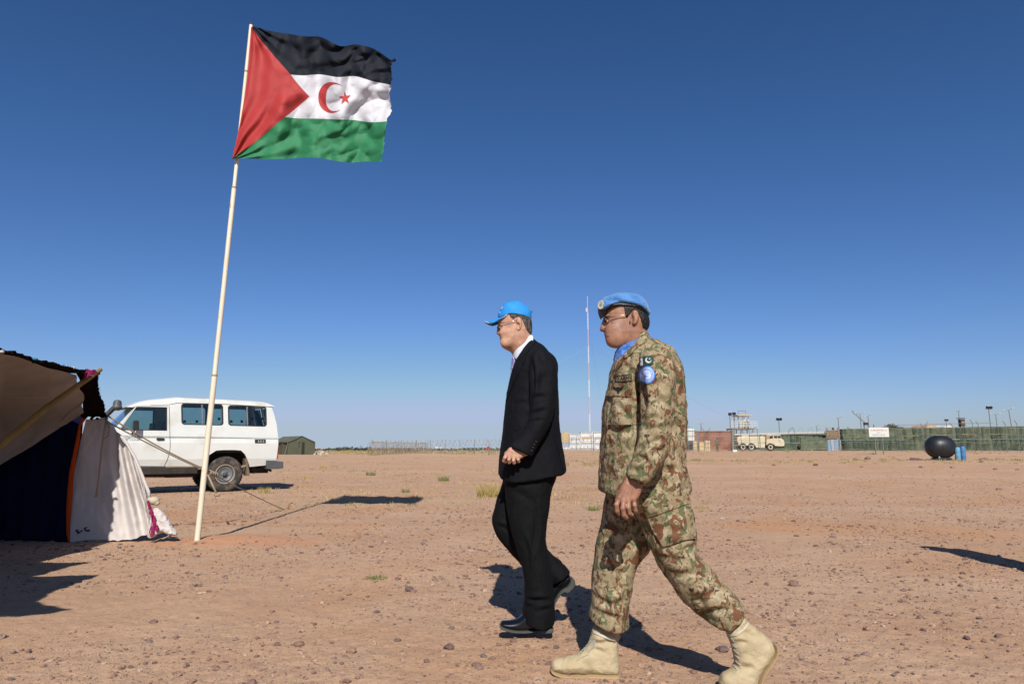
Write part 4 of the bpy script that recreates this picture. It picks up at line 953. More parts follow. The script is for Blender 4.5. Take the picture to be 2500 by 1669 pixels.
bd_ = CB.xz([(152, 430), (170, 400), (300, 420), (480, 372), (620, 366), (800, 392), (950, 448), (1050, 512), (1105, 575), (1100, 600), (1050, 560), (940, 500), (800, 450), (620, 428), (480, 424), (370, 450), (290, 490), (262, 530), (246, 600), (215, 560), (170, 490)], Y2)
x0, x1, z0, z1 = box_of(bd_, .012); s = SDF((x0, Y2-.12, z0), (x1, Y2+.12, z1), .003); s.poly(CB.xz([(152, 900), (152, 200), (500, 150), (900, 160), (1112, 300), (1112, 900)], Y2), Y2, .093, .088, k=0); s.mask(bd_, 1, .003)
sdf_obj([s.extract(1)], 'headband', BND, ber)
bg_ = MB(); cc = Vector(a2(228, 352, -.052)); nn = Vector((-.62, -.78, .1)).normalized()
q_ = nn.to_track_quat('Z', 'Y').to_matrix()
bg_.lathe([(0, .004), (.011, .004), (.012, .0055), (.0165, .005), (.0175, .002), (.0175, -.003)], cc+nn*.004, n=24, M=Matrix.Rotation(0, 3, 'Z') if False else q_@Matrix.Diagonal((1.0, 1.25, 1)))
bdg = bg_.build('beret_badge', mat('cream_enamel', (.62, .60, .48), rough=.4, metal=.2, var=.1), ber, True, auto=40)
bb = MB()
for k in range(7):
    an = 2*PI*k/7; bb.ball(cc+nn*.0088+q_@Vector((.006*math.cos(an), .008*math.sin(an), 0)), .0018, 6, 4)
bb.ball(cc+nn*.0088, .0028, 6, 4); bb.build('badge_relief', mat('badge_dark', (.10, .11, .12), rough=.5), bdg)
# spectacles
gl = MB(); gl.tube([a2(300, 598, -.072), a2(420, 575, -.086), a2(640, 540, -.094), a2(745, 522, -.094)], .0020, 6); gl.tube([a2(300, 598, .072), a2(640, 540, .094), a2(745, 522, .094)], .002, 6)
for sg in (-1, 1):
    cc = Vector(a2(282, 650, sg*.038)); rn = [cc+Vector((.005*math.sin(2*PI*k/18)+.004, .028*math.cos(2*PI*k/18), .021*math.sin(2*PI*k/18))) for k in range(18)]
    rn = [q+Vector(((q.y-Y2)*sg*.42, 0, 0)) for q in rn]; gl.tube(rn, .0021, 5, closed=True)
gl.tube([a2(262, 640, -.011), a2(255, 632, 0), a2(262, 640, .011)], .0015, 5)
gla = gl.build('glasses', M_gold, root2, True)
for sg in (-1, 1):
    cc = Vector(a2(282, 650, sg*.038)); rn = [cc+Vector((.005*math.sin(2*PI*k/18)+.004, .027*math.cos(2*PI*k/18), .020*math.sin(2*PI*k/18))) for k in range(18)]
    rn = [q+Vector(((q.y-Y2)*sg*.42, 0, 0)) for q in rn]; MB().prism(rn, (.001, 0, 0)).build('lens', M_lens, gla)
for sg in (-1, 1): MB().ball(a2(304, 640, sg*.032), .0118, 12, 8).build('eye', M_eye, root2, True)
bv = bvh_of(body2)
patch(bv, CB, [(290, 925), (330, 922), (378, 945), (340, 958), (312, 975), (300, 950)], .0012, 'lip', M_lip2, root2, Y2, 12)
patch(bv, CB, [(285, 572), (320, 552), (372, 556), (410, 575), (360, 574), (310, 584)], .0016, 'eyebrow', mat('eyebrow_hair', (.02, .014, .012), rough=.8), root2, Y2, 12)
# neckerchief
sc_ = C6.xz([(284, 575), (282, 512), (298, 468), (340, 440), (385, 408), (440, 355), (470, 345), (480, 380), (420, 440), (372, 500), (356, 526), (305, 536), (296, 560)], Y2)
x0, x1, z0, z1 = box_of(sc_, .02); s = SDF((x0, Y2-.11, z0), (x1, Y2+.11, z1), .0034); s.poly(C6.xz([(500, 320), (440, 330), (340, 400), (290, 470), (278, 560), (290, 640), (420, 640), (520, 420)], Y2), Y2, .082, .06, k=0, it=2); s.mask(sc_, 1, .006)
V, Q = s.extract(1); V = folds(V, Q, .003, (30, 30, 30), 8, CR(C6, Y2-.08, [((300, 520), (390, 430), .007, .009), ((345, 500), (375, 440), .006, .010), ((340, 450), (440, 380), .006, .006)]), .001)
sdf_obj([(V, Q)], 'neckerchief', mat('blue_neck_scarf', (.055, .19, .60), rough=.6, var=.08, sheen=.2), root2)
# jacket
jk = C6.xz([(490, 335), (512, 348), (530, 380), (600, 412), (655, 440), (695, 480), (718, 535), (735, 600), (755, 690), (766, 800), (768, 950), (766, 1100), (764, 1220), (775, 1290), (788, 1350), (797, 1460), (700, 1467), (500, 1465), (350, 1462), (196, 1456), (186, 1385), (190, 1300), (190, 1230), (198, 1130), (206, 1040), (208, 960), (216, 870), (230, 800),
            (246, 740), (262, 670), (278, 600), (296, 548), (350, 520), (395, 455), (445, 385)], Y2)
zt, zb = jk[:, 1].max(), jk[:, 1].min()
s = SDF((jk[:, 0].min()-.05, Y2-.40, zb-.03), (jk[:, 0].max()+.04, Y2+.36, zt+.02), .0052)
jf = C6.xz([(480, 300), (512, 335), (530, 380), (600, 412), (655, 440), (695, 480), (718, 535), (735, 600), (755, 690), (766, 800), (768, 950), (766, 1100), (764, 1220), (775, 1290), (788, 1350), (802, 1460), (810, 1650), (185, 1650), (180, 1385), (190, 1300), (190, 1230), (198, 1130), (206, 1040), (208, 960), (216, 870), (230, 800),
            (246, 740), (258, 670), (268, 600), (280, 548), (300, 500), (350, 420), (420, 330)], Y2)
s.poly(jf, Y2, .098, .115, k=0, it=2, W2=.205, zr=(zt-.20, zt-.01))
s.ell(c(590, 620, -.14), (.08, .09, .095), k=.05); s.ell(c(590, 600, .15), (.08, .09, .095), k=.05); s.mask(jk, 1, .004)
YS = Y2-.285
arm = C6.xz([(520, 455), (600, 448), (660, 480), (698, 540), (706, 630), (700, 720), (698, 820), (690, 920), (680, 1000), (668, 1080), (656, 1150), (640, 1210), (600, 1270), (545, 1340), (512, 1378), (480, 1402), (440, 1372), (372, 1350), (392, 1280), (430, 1200), (440, 1120), (455, 1050), (478, 960), (482, 860), (474, 740), (466, 640), (464, 540), (480, 470)], YS)
af = C6.xz([(520, 455), (600, 448), (660, 480), (698, 540), (706, 630), (700, 720), (698, 820), (690, 920), (680, 1000), (668, 1080), (656, 1150), (640, 1210), (600, 1270), (545, 1340), (440, 1500), (310, 1440), (392, 1280), (430, 1200), (440, 1120), (455, 1050), (478, 960), (482, 860), (474, 740), (466, 640), (464, 540), (480, 470)], YS)
s2 = s.like(); s2.poly(af, YS, .070, .066, k=0, it=2, shear=.05); s2.mask(arm, 1, .003); s.merge(s2, .004)
s2 = s.like(); s2.poly(af+[.02, 0], Y2+.25, .066, .062, k=0, it=2, shear=-.05); s2.mask(arm+[.02, 0], 1, .003); s.merge(s2, .015)
s.cap(c(590, 600, -.12), c(590, 640, -.21), .07, .062, k=.05)
V, Q = s.extract(1)
V = folds(V, Q, .0075, (9, 9, 5), 3, CR(C6, YS-.04, [((440, 1175), (620, 1085), .013, .014), ((450, 1110), (560, 1060), .012, .010), ((430, 1200), (525, 1275), .012, .012), ((500, 1040), (690, 1000), .014, .010), ((470, 1230), (640, 1160), .012, .010), ((480, 960), (640, 960), .014, .007),
    ((560, 480), (520, 640), .014, .008), ((640, 480), (690, 640), .012, .010), ((500, 700), (680, 730), .016, .006), ((520, 800), (660, 860), .016, .006), ((468, 580), (480, 970), .012, .028), ((400, 1320), (520, 1290), .010, .007)])
    +CR(C6, Y2-.22, [((270, 800), (400, 960), .012, .010), ((290, 800), (280, 900), .010, .008), ((215, 1010), (420, 1050), .016, .010), ((200, 1160), (400, 1130), .018, .010), ((210, 1250), (380, 1180), .016, .010), ((330, 1290), (250, 1420), .016, .009), ((430, 650), (470, 820), .010, .012), ((380, 560), (420, 640), .012, .008),
      ((700, 640), (740, 900), .013, .012), ((700, 900), (750, 1100), .014, .010), ((690, 1100), (760, 1250), .016, .010), ((600, 1330), (760, 1300), .016, .009), ((690, 1240), (640, 1440), .016, .008), ((520, 1440), (700, 1380), .016, .007), ((715, 540), (700, 760), .010, .014)]), .0016)
jack2 = sdf_obj([(V, Q)], 'jacket', CAMO, root2)
bv = bvh_of(jack2)
K = (C6, jack2)
def pj(pts, th, nm, m, step=14, Y=Y2-.2, C=C6, par=None, b=None): return patch(b or bv, C, pts, th, nm, m, par or jack2, Y, step)
pj([(496, 338), (520, 372), (500, 415), (440, 455), (400, 505), (360, 530), (352, 515), (392, 455), (440, 388), (466, 350)], .007, 'collar', CAMO)
pj([(300, 540), (352, 532), (340, 560), (300, 620), (272, 690), (262, 700), (276, 630), (290, 570)], .005, 'lapel', CAMO)
flp = pj([(252, 702), (300, 700), (405, 712), (400, 795), (330, 792), (234, 790)], .013, 'pocket_flap', CAMO)
pj([(276, 800), (400, 800), (408, 965), (402, 985), (250, 985), (262, 900)], .010, 'chest_pocket', CAMO)
pj([(412, 975), (470, 972), (475, 984), (412, 985)], .004, 'pocket_seam', CAMO)
pj([(376, 1345), (440, 1368), (484, 1400), (476, 1412), (436, 1384), (370, 1360)], .004, 'cuff', CAMO, Y=YS)
M_bl = mat('black_embroidery', (.012, .011, .01), rough=.8); M_olv = mat('olive_tape_cloth', (.20, .16, .09), rough=.85, var=.15)
tape = pj([(292, 652), (402, 640), (405, 684), (292, 692)], .004, 'name_tape', M_olv, 10)
bt = bvh_of(jack2, tape)
for q in (((292, 650), (403, 638)), ((292, 690), (406, 682)), ((403, 638), (406, 682))):
    (ax_, ay_), (bx_, by_) = q; dx_, dy_ = bx_-ax_, by_-ay_; L_ = math.hypot(dx_, dy_); nx_, ny_ = -dy_/L_*2, dx_/L_*2
    pj([(ax_+nx_, ay_+ny_), (bx_+nx_, by_+ny_), (bx_-nx_, by_-ny_), (ax_-nx_, ay_-ny_)], .0015, 'tape_border', M_bl, 6, par=tape, b=bt)
tv, tf = text_tris('N ARMY', 1.0); 
drape(bt, tv, tf, lambda v: C6.px((349+v.x*31, 667-v.y*36-v.x*3.2)), .0016, 'tape_lettering', M_bl, tape, Y2-.2, smooth=False)
bdg = pj([(278, 718), (298, 730), (312, 722), (326, 730), (350, 716), (342, 738), (324, 746), (312, 768), (300, 746), (284, 740)], .004, 'chest_badge', M_bl, 8, b=bvh_of(jack2, flp))
fpch = pj([(460, 524), (553, 503), (558, 565), (465, 583)], .005, 'flag_patch', mat('dark_green_patch', (.010, .055, .038), rough=.7, var=.08), 12, Y=YS)
bf = bvh_of(jack2, fpch); M_pw = mat('patch_white', (.72, .74, .76), rough=.7)
pj([(463, 528), (480, 524), (484, 575), (467, 579)], .0015, 'white_band', M_pw, 8, YS, par=fpch, b=bf)
crs = [(521+21*math.cos(math.radians(t)), 538+20*math.sin(math.radians(t))) for t in range(-20, 250, 15)]+[(526+15*math.cos(math.radians(t)), 534+15*math.sin(math.radians(t))) for t in range(240, -25, -15)]
pj(crs, .0015, 'crescent', M_pw, 4, YS, par=fpch, b=bf)
pj([(530+(7 if k % 2 == 0 else 3)*math.cos(k*PI/5), 529+(7 if k % 2 == 0 else 3)*math.sin(k*PI/5)) for k in range(10)], .0016, 'star', M_pw, 3, YS, par=fpch, b=bf)
circ = lambda cx, cy, rx, ry, n=32: [(cx+rx*math.cos(2*PI*k/n), cy+ry*math.sin(2*PI*k/n)) for k in range(n)]
UB = mat('patch_blue', (.07, .22, .66), rough=.6); UL = mat('patch_pale_blue', (.58, .68, .95), rough=.6)
up_ = pj(circ(511, 641, 58, 61), .005, 'round_patch', UB, 12, YS); bu = bvh_of(jack2, up_)
d1 = pj(circ(511, 640, 50, 52), .0012, 'patch_ring', UL, 10, YS, par=up_, b=bu)
d2 = pj(circ(511, 640, 46, 48), .0022, 'patch_field', mat('patch_mid_blue', (.20, .34, .80), rough=.6), 10, YS, par=up_, b=bu)
d3 = pj(circ(511, 641, 27, 28), .0032, 'patch_globe', UL, 8, YS, par=up_, b=bu)
for rr_ in (9, 18):
    n_ = 24; o_ = circ(511, 641, rr_, rr_, n_); i__ = circ(511, 641, rr_-2.2, rr_-2.2, n_)
    drape(bu, [Vector(q) for q in o_+i__], [(k, (k+1) % n_, n_+(k+1) % n_, n_+k) for k in range(n_)], C6.px, .0045, 'globe_line', UB, up_, YS)
tv, tf = text_tris('UNITED NATIONS UNIES', 1.0)
def arc(v):
    an = math.radians(90)+v.x/11.2*PI*1.9; r_ = 37-v.y*-13; return C6.px((511+r_*math.cos(an-PI+0), 640+r_*math.sin(an-PI)))
drape(bu, tv, tf, arc, .0034, 'patch_lettering', M_pw, up_, YS, smooth=False)
# trousers
rl = C7.xz([(470, 110), (1055, 110), (1060, 250), (1085, 320), (1100, 400), (1112, 500), (1114, 590), (1150, 655), (1230, 725), (1300, 800), (1370, 880), (1425, 945), (1450, 1000), (1430, 1040), (1370, 1110), (1312, 1146), (1262, 1132), (1190, 1090), (1110, 1035), (1040, 970), (975, 895), (900, 790), (840, 690), (795, 600), (762, 545), (735, 450), (700, 340), (600, 230)], Y2-.10)
fl = C7.xz([(460, 110), (900, 110), (860, 350), (800, 520), (740, 620), (680, 690), (655, 750), (638, 850), (625, 960), (612, 1080), (605, 1142), (560, 1156), (500, 1152), (440, 1138), (380, 1112), (332, 1088), (332, 1060), (346, 1000), (350, 900), (352, 800), (360, 700), (374, 600), (390, 500), (410, 400), (432, 300), (450, 200)], Y2+.10)
zz = np.concatenate([rl, fl])
s = SDF((zz[:, 0].min()-.03, Y2-.26, zz[:, 1].min()-.02), (zz[:, 0].max()+.03, Y2+.26, zz[:, 1].max()+.02), .0052)
s2 = s.like(); s2.poly(C7.xz([(470, 0), (1055, 0), (1060, 250), (1085, 320), (1100, 400), (1112, 500), (1114, 590), (1150, 655), (1230, 725), (1300, 800), (1370, 880), (1425, 945), (1520, 1040), (1330, 1300), (1190, 1090), (1110, 1035), (1040, 970), (975, 895), (900, 790), (840, 690), (795, 600), (762, 545), (735, 450), (700, 340), (600, 230)], Y2-.10), Y2-.10, .108, .10, k=0, it=2); s2.mask(rl, 1, .004); s.merge(s2, 0)
s2 = s.like(); s2.poly(C7.xz([(460, 0), (900, 0), (860, 350), (800, 520), (740, 620), (680, 690), (655, 750), (638, 850), (625, 960), (612, 1080), (610, 1300), (325, 1250), (332, 1060), (346, 1000), (350, 900), (352, 800), (360, 700), (374, 600), (390, 500), (410, 400), (432, 300), (450, 200)], Y2+.10), Y2+.10, .105, .095, k=0, it=2); s2.mask(fl, 1, .004); s.merge(s2, .012)
V, Q = s.extract(1)
V = folds(V, Q, .0055, (8, 8, 5), 6, CR(C7, Y2-.2, [((900, 550), (1100, 500), .012, .012), ((1000, 600), (1120, 560), .014, .012), ((880, 640), (1100, 700), .016, .011), ((940, 760), (1250, 800), .018, .012), ((1080, 980), (1300, 880), .018, .012), ((1050, 880), (1200, 1040), .018, .009), ((1180, 1060), (1420, 1020), .014, .012), ((1200, 760), (1380, 980), .018, .008), ((850, 400), (980, 460), .014, .007)])
    +CR(C7, Y2-.02, [((370, 690), (600, 760), .018, .007), ((400, 740), (620, 680), .016, .006), ((400, 480), (500, 530), .014, .010), ((350, 950), (480, 1000), .016, .012), ((470, 1020), (600, 960), .014, .010), ((340, 1060), (560, 1110), .014, .012), ((560, 860), (600, 720), .014, .012), ((440, 880), (470, 1020), .014, .008), ((450, 300), (540, 440), .012, .012)]), .0018)
trs2 = sdf_obj([(V, Q)], 'trousers', CAMO2, root2)
bt2 = bvh_of(trs2)
patch(bt2, C7, [(722, 235), (745, 195), (1050, 180), (1058, 232), (900, 290), (762, 330)], .018, 'pocket_flap', CAMO2, trs2, Y2-.2, 20)
patch(bt2, C7, [(760, 332), (900, 292), (1060, 240), (1090, 340), (1104, 490), (910, 548), (870, 545), (800, 440)], .013, 'cargo_pocket', CAMO2, trs2, Y2-.2, 20)
# boots
BOOT = mat('tan_suede_boot', (.56, .46, .29), rough=.95, var=.08, vscale=14, bump=.3, bscale=120, spec=.1, col2=(.48, .385, .235), mixscale=9)
BSOL = mat('tan_rubber_sole', (.42, .29, .15), rough=.9, var=.12); LACE = mat('pale_lace', (.58, .54, .42), rough=.9, var=.1)
yf, yr = Y2+.10, Y2-.12
def boot(C, up, sole, yc, cr_, W=.052):
    pl = C.xz(up, yc); x0, x1, z0, z1 = box_of(pl, .015); s = SDF((x0, yc-W-.02, z0), (x1, yc+W+.02, z1), .0036); s.poly(pl, yc, W, .046, k=0, it=2)
    V, Q = s.extract(1); V = folds(V, Q, .0022, (16, 16, 16), 9, CR(C, yc-.05, cr_), .0008); b_ = sdf_obj([(V, Q)], 'boot', BOOT, root2)
    sp = C.xz(sole, yc); x0, x1, z0, z1 = box_of(sp, .012); s = SDF((x0, yc-W-.02, z0), (x1, yc+W+.02, z1), .0032); s.poly(sp, yc, W+.004, .010, k=0, it=1)
    sdf_obj([s.extract(1)], 'sole', BSOL, b_); return b_
bo1 = boot(C7, [(362, 1120), (545, 1120), (552, 1190), (532, 1270), (545, 1380), (550, 1480), (520, 1510), (400, 1500), (250, 1490), (120, 1490), (52, 1470), (44, 1430), (60, 1395), (110, 1374), (200, 1362), (262, 1335), (300, 1300), (325, 1262), (345, 1200)],
           [(40, 1452), (60, 1462), (140, 1480), (300, 1478), (400, 1478), (550, 1478), (552, 1518), (535, 1545), (440, 1545), (370, 1520), (250, 1512), (130, 1512), (62, 1488), (38, 1466)], yf,
           [((340, 1270), (440, 1280), .010, .008), ((400, 1260), (520, 1270), .010, .007), ((350, 1310), (450, 1340), .010, .006), ((220, 1400), (330, 1430), .014, .004), ((455, 1300), (470, 1400), .01, .004)])
bo2 = boot(C7, [(1325, 1150), (1440, 1040), (1492, 1105), (1530, 1140), (1655, 1225), (1690, 1290), (1690, 1350), (1640, 1425), (1590, 1480), (1560, 1570), (1530, 1640), (1400, 1672), (1310, 1665), (1288, 1600), (1290, 1530), (1310, 1490), (1370, 1460), (1405, 1420), (1398, 1360), (1375, 1270), (1345, 1200)],
           [(1675, 1240), (1706, 1290), (1702, 1350), (1650, 1430), (1602, 1490), (1575, 1580), (1548, 1650), (1440, 1690), (1330, 1690), (1290, 1655), (1330, 1660), (1440, 1655), (1520, 1625), (1548, 1560), (1580, 1475), (1630, 1400), (1672, 1330)], yr,
           [((1480, 1180), (1560, 1240), .012, .007), ((1400, 1280), (1500, 1260), .010, .006), ((1440, 1480), (1540, 1440), .014, .008), ((1440, 1420), (1500, 1330), .012, .005)])
for b_, yc, pts, tab in ((bo1, yf, [(358, 1180), (420, 1210), (470, 1225), (520, 1240)], [(522, 1180), (548, 1185), (552, 1225), (535, 1250)]), (bo2, yr, [(1345, 1205), (1410, 1200), (1460, 1165), (1500, 1115)], [(1440, 1020), (1470, 1030), (1478, 1080)])):
    bb_ = bvh_of(b_)
    patch(bb_, C7, [(x, y-9) for x, y in pts]+[(x+3, y+11) for x, y in reversed(pts)], .004, 'ankle_tie', LACE, b_, yc-.05, 10)
    MB().tube([C7.w(q, yc) for q in tab], .0045, 6).build('pull_loop', BOOT, b_, True)
for b_, yc, lst in ((bo1, yf, [((348, 1215), (330, 1255)), ((340, 1250), (300, 1285)), ((318, 1280), (275, 1305)), ((298, 1310), (250, 1325)), ((270, 1335), (215, 1340))]),
                    (bo2, yr, [((1372, 1225), (1400, 1262)), ((1382, 1270), (1415, 1300)), ((1392, 1310), (1428, 1345)), ((1400, 1350), (1440, 1385)), ((1402, 1395), (1438, 1425)), ((1395, 1430), (1425, 1462)), ((1425, 1262), (1385, 1290)), ((1432, 1310), (1392, 1340))])):
    bb_ = bvh_of(b_)
    for (p_, q) in lst:
        dx_, dy_ = q[0]-p_[0], q[1]-p_[1]; L_ = math.hypot(dx_, dy_); nx_, ny_ = -dy_/L_*4, dx_/L_*4
        patch(bb_, C7, [(p_[0]+nx_, p_[1]+ny_), (q[0]+nx_, q[1]+ny_), (q[0]-nx_, q[1]-ny_), (p_[0]-nx_, p_[1]-ny_)], .003, 'lace', LACE, b_, yc-.05, 10)

# ================================================================== WHITE STATION VAN (near side on a vertical plane, nose turned towards the camera)
WH = mat('white_car_paint', (.80, .82, .78), rough=.28, var=.04, vscale=3, coat=.5, col2=(.60, .57, .47), mixscale=1.6, thr=(.55, .75))
CHR = mat('dark_trim_rubber', (.02, .02, .022), rough=.6, var=.1); GREY = mat('grey_bumper_paint', (.10, .105, .11), rough=.5, var=.15, vscale=6)
UND = mat('dusty_underbody', (.045, .035, .028), rough=.9, var=.3, vscale=8); GLS = glass_mat('car_window_glass', (.70, .80, .80))
TYR = mat('dusty_tyre_rubber', (.045, .042, .038), rough=.9, var=.25, vscale=14, bump=.4, bscale=60, col2=(.12, .095, .075), mixscale=7); RIM = mat('grey_steel_rim', (.16, .17, .18), rough=.5, var=.2, vscale=20)
DUST = mat('dusty_rim_edge', (.36, .28, .2), rough=.9, var=.15)
BETA = math.radians(37); UF = Vector((-math.cos(BETA), -math.sin(BETA), 0)); WF = Vector((-math.sin(BETA), math.cos(BETA), 0))
CC = Crop(240, 940, 4.698)
W0 = G(*CC.px((1455, 1226))); van = thing('parked_van', 'white four wheel drive van with side windows and black snorkel parked behind the flagpole', 'van', tuple(W0))
VZ = W0.z
def car_uz(p, wl=0.0):
    r = ray(*CC.px(p)); o = Vector((0, 0, HCAM)); p0 = W0+WF*wl; t = (p0-o).dot(WF)/r.dot(WF); q = o+r*t-W0; return (q.dot(UF), q.z)
def CUZ(pts, wl=0.0): return [car_uz(p, wl) for p in pts]
WID = 1.69
def shell_w(z):            # tumblehome and waist of the body side: inset from w=0
    return float(np.interp(z, [.3, .55, .76, .98, 1.12, 1.22, 1.33, 2.05, 2.2], [.11, .075, .014, .0, -.006, .012, .02, .085, .12]))
def side_panel(name, outer, holes, m, parent, thick=.03, cuts=(), off=0.0, both=True, lbl=None):
    v, f = fill2d(outer, holes, thick); me = bpy.data.meshes.new('t'); me.from_pydata([tuple(q) for q in v], [], f); bm = bmesh.new(); bm.from_mesh(me)
    bmesh.ops.remove_doubles(bm, verts=bm.verts, dist=1e-5)
    for c_ in cuts: bmesh.ops.bisect_plane(bm, geom=bm.verts[:]+bm.edges[:]+bm.faces[:], plane_co=(0, c_, 0), plane_no=(0, 1, 0))
    base = [v_.co.copy() for v_ in bm.verts]; outl = []
    for side in ((0, 1) if both else (0,)):
        b2 = bm.copy()
        for v_, q in zip(b2.verts, base):
            wv = shell_w(q.y)+off+thick/2-q.z
            if side: wv = WID-wv
            p = W0+UF*q.x+WF*wv+Vector((0, 0, q.y)); v_.co = p-woff(parent)
        bmesh.ops.recalc_face_normals(b2, faces=b2.faces)
        me2 = bpy.data.meshes.new(name); b2.to_mesh(me2); b2.free(); o = link(name, me2, m, parent, False); outl.append(o)
        if side == 0 and lbl: lab(o, lbl)
    bm.free(); return outl
CUTS = (.45, .55, .76, .98, 1.12, 1.17, 1.22, 1.33)
zb = car_uz((1400, 603))[1]                                             # belt line height
# lower body side: from the tail to the nose (the nose is hidden by the tent but built)
lowr = CUZ([(2066, 603), (2062, 690), (2050, 800), (2040, 900), (1925, 918), (1745, 936)])
arch = CUZ([(1738, 930), (1716, 860), (1682, 790), (1638, 748), (1560, 742), (1440, 742), (1352, 748), (1275, 798), (1238, 862), (1220, 960)])
sill_z = car_uz((900, 965))[1]
u0 = car_uz((900, 965))[0]
front = [(u0, sill_z), (2.45, sill_z), (2.52, .72), (2.62, .90), (2.80, .97), (3.12, .97), (3.32, .88), (3.42, .70), (3.48, .55), (3.72, .52), (3.76, .95), (3.70, 1.12), (3.4, zb+.02), (2.6, zb+.03)]
side_panel('body_side', lowr+arch+front, [], WH, van, .03, CUTS)
# upper side with window openings
topl = [(1995, 242), (1900, 234), (1700, 220), (1450, 206), (1200, 199), (1000, 194), (905, 194), (820, 212), (600, 218), (520, 222), (455, 232), (425, 250), (180, 505), (235, 600)]
upz = [(2066, 597), (2052, 450), (2025, 330)]
upper = CUZ(upz)+CUZ(topl)
q = upper[-1]; upper[-1] = (q[0], zb+.001); upper[0] = (upper[0][0], zb+.001)
def rr_px(x0, y0, x1, y1, r, sk=0.0, n=4):
    pts = rrect(x0, y0, x1, y1, r, n); return [(x, y+sk*(x-x0)/(x1-x0)) for x, y in pts]
w1 = rr_px(957, 205, 1440, 450, 34, 10); w2 = rr_px(1495, 226, 1938, 462, 34, 12)
wd = [(262, 492), (440, 248), (462, 243), (796, 250), (790, 520), (300, 514)]
side_panel('upper_side', upper, [CUZ(w1), CUZ(w2), CUZ(wd)], WH, van, .03, (1.33, 1.6, 1.85))
def inset(pl, k):
    c = np.mean(pl, 0); return [tuple(c+(np.array(p)-c)*(1-k)) for p in pl]
for wn, nm in ((w1, 'front'), (w2, 'rear')):
    fr_ = side_panel('side_window', CUZ(wn), [CUZ(inset(wn, .07))], CHR, van, .012, (), off=-.006)
    x0 = min(p[0] for p in wn); x1 = max(p[0] for p in wn); xm = (x0+x1)/2
    g_ = side_panel('glass', CUZ(inset(wn, .05)), [], GLS, fr_[0], .006, (), off=.012, both=False)
    g_ = [side_panel('glass', CUZ(inset(wn, .05)), [], GLS, van, .006, (), off=.012)[1]]
    side_panel('sliding_bar', CUZ([(xm-8, 205), (xm+8, 205), (xm+8, 465), (xm-8, 465)] if nm == 'front' else [(xm-8, 232), (xm+8, 232), (xm+8, 470), (xm-8, 470)]), [], mat('aluminium_bar', (.35, .36, .36), rough=.4, metal=.6), fr_[0], .012, (), off=.002, both=False)
    for lx in (x0+40, xm-60, xm+60, x1-45):
        side_panel('window_latch', CUZ([(lx-14, 400), (lx+14, 400), (lx+14, 428), (lx-14, 428)] if lx < xm else [(lx-14, 370), (lx+14, 370), (lx+14, 398), (lx-14, 398)]), [], CHR, fr_[0], .02, (), off=.02, both=False)
dg_ = side_panel('door_window', CUZ(wd), [CUZ(inset(wd, .05))], CHR, van, .012, (), off=-.004)
side_panel('glass', CUZ(inset(wd, .03)), [], GLS, dg_[0], .006, (), off=.012, both=False); side_panel('glass', CUZ(inset(wd, .03)), [], GLS, van, .006, (), off=.012)[0].name
# door skin lines (recessed shut line built as a thin dark strip standing in the gap)
def strip_px(nm, pts, wpx, m, par, off=-.004, th=.006):
    out_ = []
    for sg in (1, -1):
        seq = pts if sg == 1 else pts[::-1]
        for k, p in enumerate(seq):
            a_ = np.array(seq[max(k-1, 0)]); b_ = np.array(seq[min(k+1, len(seq)-1)]); t = (b_-a_)/np.linalg.norm(b_-a_); out_.append((p[0]-t[1]*wpx, p[1]+t[0]*wpx))
    return side_panel(nm, CUZ(out_), [], m, par, th, CUTS, off, both=False)[0]
strip_px('door_shut_line', [(820, 240), (822, 420), (822, 600), (824, 700), (812, 790), (790, 860), (762, 925)], 2.6, CHR, van)
strip_px('waist_crease', [(235, 600), (600, 600), (1100, 603), (1600, 607), (2062, 618)], 2.4, mat('shut_line_grey', (.25, .26, .25), rough=.7), van)
strip_px('door_frame_line', [(240, 505), (430, 240), (470, 232), (815, 238)], 2.4, mat('shut_line_grey2', (.32, .33, .32), rough=.7), van, off=-.002)
dh = side_panel('door_handle', CUZ([(665, 610), (675, 604), (752, 606), (760, 613), (752, 632), (680, 634), (668, 626)]), [], CHR, van, .03, (), off=-.02, both=False)[0]
vt = side_panel('air_vent', CUZ(rr_px(1795, 620, 1920, 664, 6)), [], CHR, van, .012, (), off=-.008, both=False)[0]
for x_ in (1830, 1857, 1885): side_panel('vent_slat', CUZ([(x_, 630), (x_+14, 630), (x_+14, 656), (x_, 656)]), [], mat('vent_slat_grey', (.3, .3, .29), rough=.6), vt, .006, (), off=-.012, both=False)
tv, tf = text_tris('LandCruiser', 1.0)
b = MB(); o_, s_ = car_uz((358, 626)); b.v = [W0+UF*(o_-v_.x*.085)+WF*(shell_w(s_)-.004)+Vector((0, 0, s_+v_.y*.10)) for v_ in tv]; b.f = tf
b.build('name_badge', mat('badge_blue_grey', (.12, .17, .25), rough=.4), van)
side_panel('sill_strip', CUZ([(782, 928), (1215, 928), (1222, 966), (782, 966)]), [], mat('dusty_tan_sill', (.42, .30, .19), rough=.9, var=.15), van, .006, (.55,), off=-.004, both=False)
side_panel('sill_strip', CUZ([(480, 926), (780, 928), (780, 966), (470, 964)]), [], GREY, van, .006, (.55,), off=-.004, both=False)
